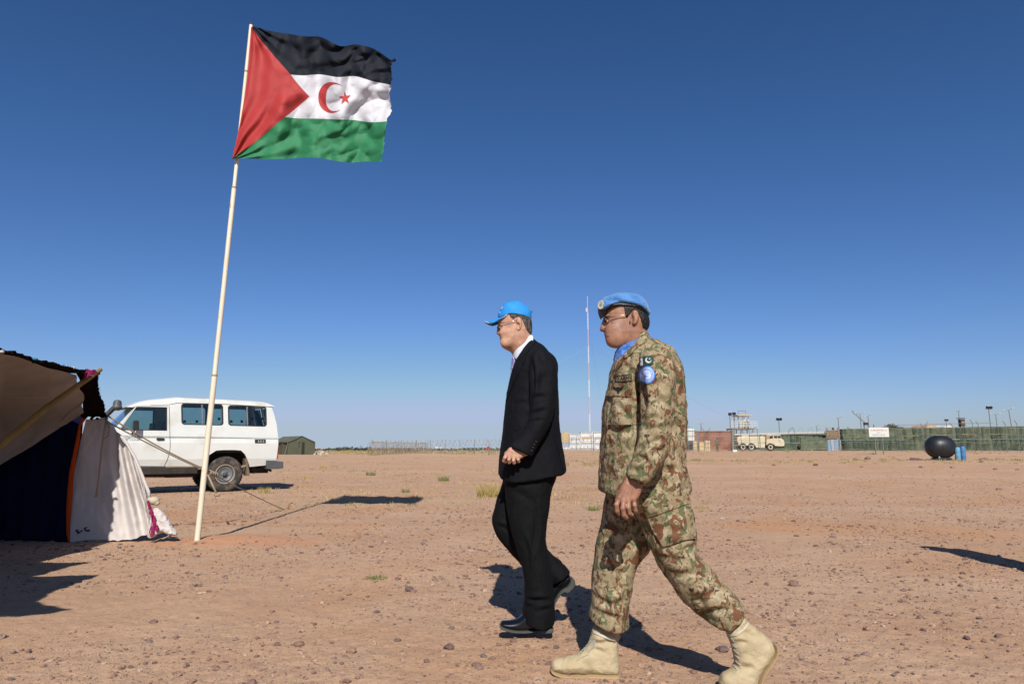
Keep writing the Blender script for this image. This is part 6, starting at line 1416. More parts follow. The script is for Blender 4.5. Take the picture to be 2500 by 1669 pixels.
M_tan = mat('tan_sandbag', (.36, .27, .17), rough=.95, var=.2, vscale=2); M_crate = mat('pale_wood_crate', (.55, .38, .20), rough=.9, var=.15, vscale=3)
M_yel = mat('pale_yellow_sheet_metal', (.60, .50, .28), rough=.6, var=.08); M_lamp = mat('dark_lamp_housing', (.03, .03, .03), rough=.5); M_lampW = mat('pale_lamp_housing', (.55, .57, .58), rough=.4, metal=.2)
M_panel = mat('white_panel_sheet', (.80, .81, .78), rough=.6, var=.18, vscale=1.3, col2=(.58, .59, .58), mixscale=1.1); M_panelD = mat('grey_panel_sheet', (.42, .43, .44), rough=.7, var=.15, vscale=2)
M_blue = mat('pale_blue_door_paint', (.20, .32, .46), rough=.7, var=.12); M_unif = mat('khaki_uniform', (.19, .17, .10), rough=.9, var=.25, vscale=12, col2=(.10, .10, .05), mixscale=9)

# ---- olive army tent
Y = 112.0; at = lap('army_tent', 'small olive canvas army tent on the plain beyond the van', 'tent', 740, Y, z=0)
fl_, fr_, rl_ = P(702, 1107, Y), P(768, 1106, Y), P(664, 1106, Y+6)
def atp(p, z): return Vector((p.x, p.y, z))
ev = hz(702, 1078, Y); rg = hz(737, 1064, Y); mid = (fl_+fr_)/2; bk = Vector((fl_.x-5.2, Y+6.5, 0)); sh_ = bk-fl_; sh_.z = 0
f = MB(); fb = [atp(fl_, 0), atp(fl_, ev), atp(P(737, 1100, Y), rg), atp(fr_, ev), atp(fr_, 0)]
MB().prism(fb, (0, .12, 0)).build('gable_wall', M_army, at); MB().prism([p+Vector((sh_.x, sh_.y, 0)) for p in fb], (0, .12, 0)).build('gable_wall', M_army, at)
V, F = quadgrid(atp(fl_, 0), atp(fl_, ev+.05), atp(fl_, 0)+sh_, atp(fl_, ev+.05)+sh_, 4, 16, lambda u, v, p: Vector((.12*math.sin(v*16), 0, 0))); b = MB(); b.add(V, F); b.build('side_wall', M_army, at, True)
V, F = quadgrid(atp(fr_, 0), atp(fr_, ev), atp(fr_, 0)+sh_, atp(fr_, ev)+sh_, 4, 8); b = MB(); b.add(V, F); b.build('side_wall', M_army, at, True)
for e_, sg in ((fl_, -1), (fr_, 1)):
    V, F = quadgrid(Vector((e_.x+sg*.15, Y-.15, ev-.12)), Vector((fb[2].x, Y-.15, rg+.03)), Vector((e_.x+sg*.15, Y-.15, ev-.12))+sh_*1.03, Vector((fb[2].x, Y-.15, rg+.03))+sh_*1.03, 8, 12, lambda u, v, p: Vector((0, 0, -.14*math.sin(PI*u)-.05*math.sin(v*19)*math.sin(PI*u))))
    b = MB(); b.add(V, F); b.build('roof_slope', mat('olive_canvas_painted_sunlit', (.12, .125, .085), rough=.9, var=.12, vscale=.8), at, True)  # lighter copy of the olive canvas: sunlight on the slopes put into the colour
MB().prism([atp(P(730, 1100, Y-.12), 0), atp(P(728, 1100, Y-.12), 2.0), atp(P(742, 1100, Y-.12), 2.0), atp(P(743, 1100, Y-.12), 0)], (0, .05, 0)).build('doorway', mat('doorway_painted_shade', (.03, .03, .02), rough=1), at)  # dark sheet over the gable, shade of the opening put into its colour
MB().prism([atp(P(728, 1100, Y-.3), 0), atp(P(731, 1100, Y-.2), 1.95), atp(P(737, 1100, Y-.2), 1.95), atp(P(736, 1100, Y-.4), 0)], (0, .05, 0)).build('door_flap', M_army, at)
for px_ in (702, 768): MB().tube([atp(P(px_, 1100, Y), ev), atp(P(px_+(-7 if px_ < 720 else 7), 1100, Y-1), 0)], .02, 5).build('guy_line', M_galL, at)
stw = mat('whitewashed_stone', (.50, .47, .40), rough=.9, var=.15)
for k, (px_, py_, wp) in enumerate(((775, 1109, 9), (787, 1107, 11), (797, 1109, 8), (783, 1111, 7), (768, 1110, 6))):
    rock(px_, py_, wp, ['pale block right of the olive tent, first of the pale stones', 'largest pale block in the pile beside the olive tent', 'pale stone farthest right of the olive tent', 'low pale stone in front of the pile beside the olive tent', 'small pale stone at the foot of the olive tent'][k], .8, 30+k, stw, 'pale stones beside the army tent')

# ---- far shrubs on the skyline
M_shrub = mat('far_grey_green_shrub', (.055, .065, .04), rough=.95, island=.3)
R = np.random.default_rng(21); VV = []; QQ = []; n = 0
for _ in range(190):
    px_ = R.uniform(560, 1370); Yd = R.uniform(210, 420); g = GB(px_, Yd); sz = R.uniform(.5, 1.9)*(1.4 if 830 < px_ < 900 else 1)
    k = 60; a_ = R.uniform(0, 2*PI, k); q = R.uniform(0, 1, k)**.5; c_ = np.stack([g.x+np.cos(a_)*q*sz*1.3, Yd+np.sin(a_)*q*sz, R.uniform(.05, 1, k)*sz*.75*(1-.5*q)], 1)
    d1 = R.normal(0, .22, (k, 3)); d2 = R.normal(0, .22, (k, 3)); V = np.stack([c_-d1, c_+d2, c_+d1, c_-d2], 1).reshape(-1, 3); VV.append(V); QQ.append(np.arange(4*k).reshape(-1, 4)+n); n += len(V)
link('skyline_shrubs', npmesh('skyline_shrubs', np.concatenate(VV), np.concatenate(QQ)), M_shrub, None, False, 'stuff')

# ---- concertina wire and fence at the middle distance
def coil(b, a_, c_, rad, pitch, wr=.011, seg=14, ph=0.0, jit=.12, R=random.Random(1)):
    a_ = Vector(a_); c_ = Vector(c_); L_ = (c_-a_).length; t = (c_-a_)/L_; up = Vector((0, 0, 1)); sd_ = t.cross(up).normalized(); turns = int(L_/pitch); pts = []
    for i in range(turns):
        r_ = rad*R.uniform(1-jit, 1+jit); lean = R.uniform(-.25, .25)*rad
        for k in range(seg):
            an = 2*PI*k/seg+ph; pts.append(a_+t*((i+k/seg)*pitch+lean*math.sin(an))+up*(rad+r_*math.sin(an))+sd_*r_*math.cos(an)*.9)
    b.tube(pts, wr, 3, caps=False); return b
wf = thing('razor_wire_barrier', 'stacked coils of rusty razor wire at the left end of the far fence', 'razor wire', tuple(GB(902, 88)))
M_rz = mat('rusty_razor_wire', (.30, .23, .15), rough=.7, var=.2)
for k, (dy, hh) in enumerate(((0, 0), (1.0, 0), (.5, .82))):
    b = MB(); p0 = GB(903, 88+dy); p1 = GB(1050, 108+dy); p0.z = hh; p1.z = hh; coil(b, p0, p1, .50, .42, .024, 14, R=random.Random(k)); b.build('wire_coil', M_rz, wf)
b = MB(); p0 = GB(905, 98); p1 = GB(1250, 112); p0.z = 0; p1.z = .3
fen = thing('wire_fence', 'tall wire fence with razor coils running behind the suited man', 'fence', tuple(GB(905, 96)))
Rf = random.Random(8); NP = 17
def fpt(t): 
    g = GB(908+t*(1480-908), 97+6*t); return g
for k in range(NP):
    t = k/(NP-1); g = fpt(t); MB().tube([g-Vector((0, 0, .1)), g+Vector((0, 0, 2.25))], .035, 5).build('post', M_gal, fen)
for hh in (.15, .8, 1.45, 2.1):
    MB().tube([fpt(k/40)+Vector((0, 0, hh)) for k in range(41)], .014, 4).build('wire_line', M_galL, fen)
for hh, rad in ((1.15, .42), (.1, .42)):
    b = MB(); q0 = fpt(0); q1 = fpt(1); coil(b, q0+Vector((0, -.2, hh)), q1+Vector((0, -.2, hh)), rad, .60, .026, 14, R=random.Random(int(hh*9))); b.build('razor_coil', M_galL, fen)
b = MB()
for k in range(120):
    t = k/119; g = fpt(t); b.beam(g+Vector((0, 0, .1)), g+Vector((.35, 0, 2.1)), .008); b.beam(g+Vector((.35, 0, .1)), g+Vector((0, 0, 2.1)), .008)
b.build('mesh', M_galL, fen, kind='stuff')
sg_ = lap('warning_sign', 'small red sign fixed to the wire fence near the suited man', 'sign', 1192, 96.5)
MB().prism([P(1187, 1094, 96.5), P(1189, 1096.5, 96.5), P(1195, 1096.5, 96.5), P(1197, 1093, 96.5), P(1195, 1090, 96.5), P(1192, 1088, 96.5), P(1189, 1090, 96.5)], (0, .03, 0)).build('sign_board', mat('red_sign_paint', (.45, .03, .035), rough=.6), sg_)
MB().tube([P(1192, 1096, 96.55), Vector((P(1192, 1096, 96.55).x, 96.55, 0))], .02, 5).build('sign_post', M_gal, sg_)

def figure(px, Y, hgt, label, top, legs, head, group=None, hat=None, rz=0.0, walk=.12):
    g = GB(px, Y); r = thing('person', label, 'person', tuple(g), rz, group); s_ = hgt/1.75
    s = SDF((-.35, -.35, -.02), (.35, .35, 1.85), .028)
    s.chain([(-.08-walk, -.0, .08), (-.09, 0, .50), (-.08, 0, .92)], [.055, .07, .095], k=.03); s.chain([(.10+walk, .02, .08), (.11, 0, .50), (.08, 0, .92)], [.055, .07, .095], k=.03)
    s.cap((-.05-walk, -.10, .045), (-.08-walk, .04, .05), .05, k=.02); s.cap((.07+walk, -.08, .045), (.10+walk, .05, .05), .05, k=.02)
    s.ell((0, 0, 1.15), (.18, .125, .34), k=.05); s.cap((-.15, 0, 1.38), (.15, 0, 1.38), .075, k=.05); s.cap((0, 0, 1.42), (0, 0, 1.55), .055, k=.03)
    s.ell((0, -.01, 1.64), (.082, .098, .115), k=.02)
    for sg in (-1, 1): s.chain([(sg*.20, 0, 1.38), (sg*.25, -.03, 1.08), (sg*.22, -.14, .88)], [.058, .048, .038], k=.03); s.ell((sg*.22, -.15, .84), (.035, .035, .05), k=.02)
    V, Q = s.extract(1); z = V[:, 2]
    link('body', npmesh('body', V*s_, Q), head, r, True)
    def seg(nm, m, z0, z1, off, hands=True):
        fc = V[Q].mean(1); keep = (fc[:, 2] > z0) & (fc[:, 2] < z1)
        if nm == 'shirt': keep &= ~((fc[:, 2] < .93) & (np.abs(fc[:, 0]) > .14))
        if nm == 'trousers': keep &= ~((fc[:, 2] > .78) & (np.abs(fc[:, 0]) > .17))
        N_ = vnormals(V, Q); link(nm, npmesh(nm, (V+N_*off)*s_, Q[keep]), m, r, True)
    seg('trousers', legs, .10, .98, .015); seg('shirt', top, .90, 1.50, .028)
    if hat: MB().lathe([(.0, .10), (.07, .09), (.105, .04), (.10, .0)], (0, 0, 1.68*s_), n=14).build('hat', hat, r, True, local=True)
    return r
SKD = mat('brown_skin', (.18, .09, .06), rough=.6, var=.05)
figure(1066, 190, 1.8, 'tiny distant figure in white top and blue trousers beyond the wire fence', mat('white_shirt', (.62, .62, .68), rough=.9, var=.04), mat('blue_trousers', (.03, .05, .22), rough=.9, var=.05), SKD)
figure(1076, 196, 1.7, 'tiny distant figure in pale top just right of the white and blue one', mat('pale_shirt', (.50, .50, .55), rough=.9, var=.04), mat('dark_trousers', (.03, .03, .05), rough=.9, var=.05), SKD)
figure(1752, 92, 1.8, 'distant guard in khaki uniform and blue beret standing before the red container', M_unif, M_unif, SKD, hat=mat('blue_beret_felt', (.04, .07, .35), rough=.9, var=.05), rz=.3, walk=.03)

# ---- stacked flat-pack white panels
for i, (x0, x1, yt, yb) in enumerate(((1391, 1418, 1058, 1093), (1419, 1448, 1054, 1093), (1450, 1478, 1053, 1095), (1479, 1500, 1054, 1095))):
    Y = 112.0+i*.3; st = lap('panel_stack', ['lower white panel stack next to the tan box behind the suited man', 'white panel stack with one tan panel, at the foot of the radio mast', 'tallest white panel stack just right of the radio mast', 'white panel stack half hidden behind the soldier'][i], 'panel stack', (x0+x1)/2, Y, 'stacks of white panels')
    a_, c_ = P(x0, yb, Y), P(x1, yb, Y); zt_ = P(x0, yt, Y).z; n_ = 9; hh = (zt_-a_.z)/n_; Rr = random.Random(i)
    for k in range(n_):
        m_ = M_panelD if (k % 3 == 2) else M_panel
        if i == 1 and k in (5,): m_ = M_crate
        o = MB().box(((a_.x+c_.x)/2+Rr.uniform(-.05, .05), Y+1.2, a_.z+hh*(k+.5)), (c_.x-a_.x-.14, 2.4, hh*.86)).build('panel', m_, st)
        if i == 1 and k == 5: lab(o, 'tan panel')
    for xx in (a_.x+.03, c_.x-.03): MB().box((xx, Y-.06, (a_.z+zt_)/2), (.09, .09, zt_-a_.z+.1)).build('post', M_panel, st)
    MB().box(((a_.x+c_.x)/2, Y+1.2, a_.z-.22), (c_.x-a_.x, 2.3, .35)).build('pallet', M_panelD, st)
bx = lap('wooden_crate', 'tan slatted crate standing left of the white panel stacks', 'crate', 1381, 111)
a_, c_ = P(1371, 1080, 111), P(1389, 1080, 111); zt_ = P(1371, 1055, 111).z
MB().box(((a_.x+c_.x)/2, 112, (a_.z+zt_)/2), (c_.x-a_.x, 1.8, zt_-a_.z)).build('box', M_crate, bx)
for k in range(4): MB().box((a_.x+(c_.x-a_.x)*(k+.5)/4, 111.05, (a_.z+zt_)/2), (.07, .06, (zt_-a_.z)*.96)).build('slat', M_yel, bx)
lowp = lap('panel_stack', 'low white panel pile under the tan crate', 'panel stack', 1381, 110.5, 'stacks of white panels')
for k in range(3): MB().box(((a_.x+c_.x)/2, 111.8, T((a_.x+c_.x)/2, 110)+.12+k*.28), (c_.x-a_.x+.2, 2.4, .22)).build('panel', M_panel if k % 2 else M_panelD, lowp)
# ---- radio mast
mst = lap('radio_mast', 'slender guyed lattice radio mast in faded red and white rising behind the panels', 'mast', 1439, 150)
mb_ = P(1439.5, 1052, 150); mt = P(1438.8, 723, 150); n_ = 8; M_mr = mat('faded_red_mast_paint', (.66, .48, .46), rough=.6); M_mw = mat('white_mast_paint', (.80, .82, .84), rough=.6)
for k in range(n_):
    t0, t1 = k/n_, (k+1)/n_; z0 = mb_.z+(mt.z-mb_.z)*t0; z1 = mb_.z+(mt.z-mb_.z)*t1; wd_ = .16*(1-.35*t0) if k < 7 else .06; b = MB()
    cs = [Vector((mb_.x+wd_*math.cos(2*PI*j/3), 150+wd_*math.sin(2*PI*j/3), 0)) for j in range(3)]
    for j in range(3):
        b.beam(cs[j]+Vector((0, 0, z0)), cs[j]+Vector((0, 0, z1)), .042)
        ns = 8
        for m_ in range(ns):
            za = z0+(z1-z0)*m_/ns; zc = z0+(z1-z0)*(m_+1)/ns; b.beam(cs[j]+Vector((0, 0, za)), cs[(j+1) % 3]+Vector((0, 0, zc)), .03); b.beam(cs[j]+Vector((0, 0, za)), cs[(j+1) % 3]+Vector((0, 0, za)), .03)
    b.build('mast_section', M_mr if k % 2 else M_mw, mst)
MB().box((mb_.x-.25, 149.8, P(1439, 757, 150).z), (.35, .3, .9)).build('antenna', M_mr, mst)
for (tx, ty, tz, hz_) in ((45, 150, 0, .62), (-42, 152, 0, .62), (10, 190, 0, .8)):
    MB().tube([Vector((mb_.x, 150, mb_.z+(mt.z-mb_.z)*hz_)), Vector((mb_.x+tx, ty, tz))], .012, 3).build('guy_wire', M_galL, mst)

# ---- trailer with white cover, container, crates
Y = 103.0
tr = lap('covered_trailer', 'white covered trailer with dark chassis behind the soldier', 'trailer', 1672, Y)
a_, c_ = P(1640, 1078, Y), P(1697, 1078, Y); zt_ = P(1690, 1046, Y).z; zb_ = P(1690, 1077, Y).z
MB().box(((a_.x+c_.x)/2, Y+1.3, (zb_+zt_)/2), (c_.x-a_.x, 2.5, zt_-zb_)).build('cover', M_wht2, tr, bevel=.15)
for k in range(6): MB().box((a_.x+(c_.x-a_.x)*(k+.5)/6, Y-.02, (zb_+zt_)/2), (.07, .08, (zt_-zb_)*.96)).build('cover_hoop', M_panel, tr)
MB().box(((a_.x+c_.x)/2, Y+1.3, zb_-.22), (c_.x-a_.x, 2.2, .3)).build('chassis', M_blk, tr)
for k in range(3):
    for yy in (Y+.15, Y+2.4): MB().lathe([(0, -.12), (.5, -.12), (.52, 0), (.5, .12), (0, .12)], (a_.x+1.2+k*1.15, yy, T(a_.x, Y)+.52), axis='Y', n=18).build('wheel', M_blk, tr)
Y = 106.0; ct = lap('shipping_container', 'faded red corrugated shipping container behind the khaki guard', 'container', 1745, Y)
a_, c_ = P(1697, 1099, Y), P(1787, 1099, Y); zt_ = P(1740, 1051.5, Y).z; zb_ = T(c_.x, Y)+.12
MB().box(((a_.x+c_.x)/2, Y+1.2, (zb_+zt_)/2), (c_.x-a_.x-.12, 2.3, zt_-zb_-.1)).build('box', M_cont, ct)
nrib = 26
for k in range(nrib): MB().box((a_.x+.1+(c_.x-a_.x-.2)*(k+.5)/nrib, Y+.03, (zb_+zt_)/2), ((c_.x-a_.x)/nrib*.5, .06, zt_-zb_-.3)).build('corrugation_rib', M_cont, ct)
for zz in (zb_+.07, zt_-.07): MB().box(((a_.x+c_.x)/2, Y+.02, zz), (c_.x-a_.x, .14, .14)).build('frame_rail', M_cont, ct)
for xx in (a_.x+.06, c_.x-.06): MB().box((xx, Y+.015, (zb_+zt_)/2), (.13, .13, zt_-zb_)).build('corner_post', M_cont, ct)
for i, (x0, x1, yt) in enumerate(((1693, 1703, 1075), (1708, 1720, 1078), (1721, 1735, 1075))):
    Y = 97; g = GB((x0+x1)/2, Y); w_ = (x1-x0)/FPX*Y; h_ = P(x0, yt, Y).z-g.z
    cr_ = thing('stone_filled_cage', ['narrow tan block cage, leftmost of three by the fence', 'middle tan block cage with a rubble top by the fence', 'tallest tan block cage, rightmost of three by the fence'][i], 'cage', tuple(g), 0, 'tan cages by the fence')
    nb = 5
    for k in range(nb): MB().box((g.x+random.uniform(-.02, .02), Y+.3, g.z+h_*(k+.5)/nb), (w_*.95, .6, h_/nb*.9)).build('block', M_crate if (k+i) % 2 else M_yel, cr_)
    for sx_ in (-1, 1): MB().box((g.x+sx_*w_/2, Y-.03, g.z+h_/2), (.05, .05, h_)).build('corner_bar', M_gal, cr_)

# ---- watch tower
Y = 118.0; wt_ = lap('watchtower', 'white railed watchtower with a pale yellow canopy above the tanker truck', 'tower', 1815, Y)
L, Rr_ = P(1787, 1045, Y), P(1842, 1045, Y); zf = L.z; D_ = 3.2
MB().box(((L.x+Rr_.x)/2, Y+D_/2, zf-.12), (Rr_.x-L.x, D_, .2)).build('platform', mat('brown_platform_steel', (.20, .13, .09), rough=.8, var=.15), wt_)
for i_, px_ in enumerate((1790, 1812, 1839)):
    for yy in (Y+.1, Y+D_-.1): MB().beam((P(px_, 1050, Y).x, yy, T(L.x, Y)), (P(px_, 1050, Y).x, yy, zf-.2), .12).build('leg', M_gal, wt_)
for a1, b1 in ((1790, 1812), (1812, 1790), (1812, 1839), (1839, 1812)):
    MB().beam((P(a1, 1050, Y).x, Y+.1, T(L.x, Y)+.6), (P(b1, 1050, Y).x, Y+.1, zf-.3), .07).build('brace', M_gal, wt_)
zrl = P(1800, 1028, Y).z
for k, px_ in enumerate(range(1787, 1851, 7)): MB().beam((P(px_, 1040, Y).x, Y, zf), (P(px_, 1040, Y).x, Y, zrl), .06).build('railing_post', M_wht2, wt_)
for zz in np.linspace(zf+.35, zrl, 4): MB().beam((L.x-.05, Y, zz), (P(1849, 1040, Y).x, Y, zz), .055).build('rail', M_wht2, wt_)
cz = P(1818, 1013, Y).z
for px_ in (1806, 1815, 1830):
    for yy in (Y+.5, Y+D_-.5): MB().beam((P(px_, 1030, Y).x, yy, zf), (P(px_, 1030, Y).x, yy, cz), .08).build('canopy_post', M_wht2, wt_)
x0_, x1_ = P(1800, 1010, Y).x, P(1836, 1010, Y).x; b = MB(); mid_ = Vector(((x0_+x1_)/2, Y+D_/2, P(1815, 1008, Y).z))
b.add([Vector((x0_, Y-.2, cz)), Vector((x1_, Y-.2, cz)), Vector((x1_, Y+D_, cz)), Vector((x0_, Y+D_, cz)), mid_, Vector((x0_, Y-.2, cz-.12)), Vector((x1_, Y-.2, cz-.12)), Vector((x1_, Y+D_, cz-.12)), Vector((x0_, Y+D_, cz-.12))], [(0, 1, 4), (1, 2, 4), (2, 3, 4), (3, 0, 4), (5, 6, 1, 0), (6, 7, 2, 1), (7, 8, 3, 2), (8, 5, 0, 3), (8, 7, 6, 5)]); b.build('canopy', M_yel, wt_)
zt_ = P(1816, 1002, Y).z
b = MB(); xa, xb = P(1807, 1002, Y).x, P(1825, 1002, Y).x
for xx in (xa, xb): b.beam((xx, Y+1, cz+.2), (xx, Y+1, zt_), .05)
b.beam((xa-.1, Y+1, zt_), (xb+.1, Y+1, zt_), .09); b.build('top_frame', M_gal, wt_)
Rb = random.Random(4)
for k in range(34):
    row = k//7; px_ = 1813+row*.7+(k % 7)*3.1*(1-row*.05); MB().ball((P(px_, 1040, Y).x+Rb.uniform(-.03, .03), Y+.35, zf+.12+row*.30), (.17, .22, .13), 8, 5).build('sandbag', M_tan if k % 3 else M_wht2, wt_, True)
MB().prism([P(1806, 1044, Y+.2), P(1806, 1030, Y+.2), P(1820, 1022, Y+.2), P(1822, 1030, Y+.2), P(1812, 1044, Y+.2)], (0, .1, 0)).build('shield_panel', M_wht2, wt_)

# ---- lamps
def flood(px, ytop, Y, label, group='dark floodlights on poles', n_=2, scale=1.0, m=None):
    g = GB(px, Y); z = P(px, ytop, Y).z; r = thing('floodlight', label, 'floodlight', tuple(g), 0, group)
    MB().tube([g, (g.x, g.y, z)], .06, 6).build('pole', M_gal, r)
    for k in range(n_):
        dx = (k-(n_-1)/2)*.55*scale; MB().box((g.x+dx, Y-.15, z+.1), (.45*scale, .3, .35*scale), R=Matrix.Rotation(.4, 3, 'X')@Matrix.Rotation(-dx*.6, 3, 'Y')).build('lamp_head', m or M_lamp, r, bevel=.04)
    if n_ > 1: MB().beam((g.x-.3*n_*scale, Y, z-.12), (g.x+.3*n_*scale, Y, z-.12), .07).build('crossbar', M_gal, r)
    return r
flood(1786, 1012, 116, 'single dark floodlight on a white pole left of the watchtower', n_=1, scale=1.2); flood(1796, 1011, 116, 'dark floodlight on the pole nearest the watchtower canopy', n_=1, scale=1.2)
flood(1906, 1024, 120, 'black twin floodlight on a pole above the tanker truck', n_=2, scale=.95)
flood(2425, 996, 105, 'large black floodlight cluster with a pale lens on the tallest pole at right', n_=2, scale=.9)
def street(px, ytop, Y, label, half, tilt=0.0, lean=0.0, m=None, up=.25):
    g = GB(px, Y); z = P(px, ytop, Y).z; r = thing('street_lamp', label, 'street lamp', tuple(g), 0, 'double arm street lamps behind the wall'); top = Vector((g.x-lean*(z-g.z), Y, z)); k_ = Y/FPX
    MB().tube([g, top], [.09, .06], 6).build('pole', M_gal, r)
    for sg in (-1, 1):
        e_ = top+Vector((sg*half*k_*.55, 0, up*.5+sg*tilt)); MB().beam(top, e_, .05).build('arm', M_gal, r)
        MB().ball(top+Vector((sg*half*k_*.8, 0, up*.55+sg*tilt*1.3)), (half*k_*.30, .14, .10), 10, 6).build('lamp_head', m or M_lampW, r, True)
    return r
street(1714, 1034, 130, 'white double street lamp rising over the red container', 9)
street(1998, 1040, 150, 'small clustered street lamp between the truck and the guard post', 10, .15)
street(2052, 1020, 125, 'tall double street lamp above the guard post', 12, .1)
street(2074, 1042, 160, 'smallest double street lamp peeping over the green wall', 7)
street(2107, 1010, 125, 'bright white double street lamp beside the crane jib', 14)
street(2126, 1016, 130, 'double street lamp just right of the crane jib', 10, .2)
street(2350, 1004, 125, 'single short armed street lamp above the dark lookout box', 5)
street(2441, 1012, 125, 'white double street lamp just right of the big floodlight', 14)
street(2480, 1001, 115, 'leaning double street lamp near the right edge', 14, .15, .06)
flood(2317, 1026, 135, 'pair of dark floodlights splayed in a V above the pale domes', n_=2, scale=.7)

# ---- tanker truck
Y = 99.0; C6B = Crop(1660, 990, 5.593)
tk = lap('tanker_truck', 'cream six wheeled military tanker truck parked behind the fence', 'truck', 1858, Y)
tq = lambda x, y, dy=0.0: Vector(C6B.w((x, y), Y+dy)); WY = 2.4
zg = T(tq(900, 600).x, Y)
def prm(pts, y0, y1, nm, m, bev=.05): return MB().prism([tq(x, y, y0) for x, y in pts], (0, y1-y0, 0)).build(nm, m, tk, bevel=bev)
tkb = [(785, 430), (800, 422), (850, 415), (1172, 415), (1172, 500), (1160, 515), (815, 518), (788, 510), (782, 470)]; prm(tkb, .25, WY-.1, 'tank', M_cream, .18)
prm([(795, 512), (1165, 512), (1165, 530), (1000, 530), (1000, 545), (820, 545), (800, 530)], .1, WY, 'side_skirt', M_cream)
prm([(1020, 528), (1165, 528), (1162, 575), (1040, 572)], .05, .7, 'tool_locker', M_cream)
prm([(830, 530), (1420, 545), (1420, 575), (830, 575)], .7, 1.8, 'chassis', M_blk)
prm([(1182, 400), (1190, 392), (1376, 396), (1382, 440), (1420, 470), (1430, 500), (1428, 548), (1400, 555), (1300, 550), (1285, 530), (1240, 520), (1195, 532), (1182, 545)], .05, WY, 'cab', M_cream, .06)
M_gls2 = mat('dark_cab_window', (.03, .035, .035), rough=.15, spec=.6)
prm([(1228, 412), (1270, 410), (1270, 444), (1225, 448)], .0, .06, 'door_window', M_gls2, 0); prm([(1286, 410), (1374, 410), (1378, 440), (1286, 440)], .0, .06, 'windscreen', M_gls2, 0)
prm([(1329, 406), (1333, 406), (1333, 442), (1329, 442)], -.03, .02, 'window_pillar', M_cream, 0); prm([(1290, 550), (1425, 552), (1422, 572), (1290, 572)], .1, WY-.1, 'bumper', M_blk)
prm([(1180, 402), (1224, 402), (1224, 446), (1180, 450)], -.02, .02, 'door_panel', mat('rust_orange_panel', (.50, .28, .13), rough=.8), 0)
prm([(850, 398), (940, 398), (940, 416), (850, 416)], .8, 1.6, 'hatch', M_cream)
for x_ in (865, 980, 1240):
    for yy in (.0, WY-.25):
        c_ = tq(x_, 590, yy); c_.z = T(c_.x, Y)+.56; MB().lathe([(.26, 0), (.50, .0), (.56, .06), (.56, .26), (.5, .32), (.2, .32)], c_, axis='Y', n=20).build('wheel', M_blk, tk, True, auto=40)
        MB().lathe([(0, .04), (.20, .0), (.33, -.02), (.34, .06)], c_, axis='Y', n=18).build('hub', M_cream, tk, True, auto=40)

# ---- green walls of netted blocks
def green_wall(px0, px1, Y0, Y1, top0, top1, bot, n_, label, rows_=2, drop=0.0):
    th = thing('green_wall', label, 'wall', tuple(GB((px0+px1)/2, (Y0+Y1)/2))); Rw = random.Random(int(px0))
    for r_ in range(rows_):
        for k in range(n_):
            t0, t1 = k/n_, (k+1)/n_; Ya = Y0+(Y1-Y0)*t0; Yb = Y0+(Y1-Y0)*t1; pa, pb = px0+(px1-px0)*t0, px0+(px1-px0)*t1
            ga, gb = GB(pa, Ya), GB(pb, Yb); zta, ztb = P(pa, top0+(top1-top0)*t0, Ya).z, P(pb, top0+(top1-top0)*t1, Yb).z
            z0a, z0b = ga.z-.1, gb.z-.1; ha, hb = (zta-z0a)/rows_, (ztb-z0b)/rows_; b = MB(); nu = 7
            Rw_ = Rw.uniform(.02, .13); ph = Rw.uniform(0, 6); amp = Rw.uniform(.08, .20); V = []; 
            for i in range(nu+1):
                for j in range(5):
                    u, v = i/nu, j/4; x = ga.x+(gb.x-ga.x)*u; y = Ya+(Yb-Ya)*u; zl = z0a+(z0b-z0a)*u; hh = ha+(hb-ha)*u
                    bulge = -Rw_*math.sin(PI*u)**.6-amp*.5*math.sin(u*9+ph)*(.4+.6*v)-.05*Rw.random(); V.append(Vector((x, y+bulge+(.25 if r_ == rows_-1 and rows_ > 1 else 0), zl+hh*(r_+v)-(.05 if j == 4 else 0))))
            k_ = len(V); V += [v_+Vector((0, 1.0, 0)) for v_ in V]; F = [(i*5+j, (i+1)*5+j, (i+1)*5+j+1, i*5+j+1) for i in range(nu) for j in range(4)]
            F += [tuple(q+k_ for q in reversed(f)) for f in list(F)]+[(i*5+4, (i+1)*5+4, (i+1)*5+4+k_, i*5+4+k_) for i in range(nu)]+[(j, j+1, j+1+k_, j+k_) for j in range(4)]+[(nu*5+j+1, nu*5+j, nu*5+j+k_, nu*5+j+1+k_) for j in range(4)]
            b.v = V; b.f = F; b.build('wall_block', M_green2 if (Rw.random() < (.8 if r_ else .25)) else M_green, th, True, auto=50)
    return th
gw = green_wall(2062, 2640, 114, 96, 1046, 1037, 1097, 27, 'long dark green netted wall of stacked blocks at right, behind the water tank')
gw2 = green_wall(1784, 2024, 118, 113, 1060, 1058, 1098, 13, 'shorter green netted wall behind the tanker truck')
M_straw = mat('straw_coloured_strap', (.42, .28, .12), rough=.9)
for x0, x1, y_ in ((2065, 2120, 1066), (2205, 2250, 1063.5), (2285, 2315, 1062), (2350, 2382, 1060), (2418, 2450, 1059)):
    t = ((x0+x1)/2-2062)/578; Y = 114-18*t-.45; MB().tube([P(x0, y_, Y), P((x0+x1)/2, y_+.6, Y), P(x1, y_-.4, Y)], .035, 5).build('strap', M_straw, gw)
b = MB(); b.prism([P(1790, 1058.5, 116.6), P(1900, 1055.5, 115.5), P(2022, 1052, 112.6), P(2022, 1057, 112.6), P(1900, 1060, 115.5), P(1790, 1062, 116.6)], (0, 1.6, 0)); b.build('pale_coping', mat('pale_coping_sheet', (.50, .50, .46), rough=.8, var=.1), gw2)
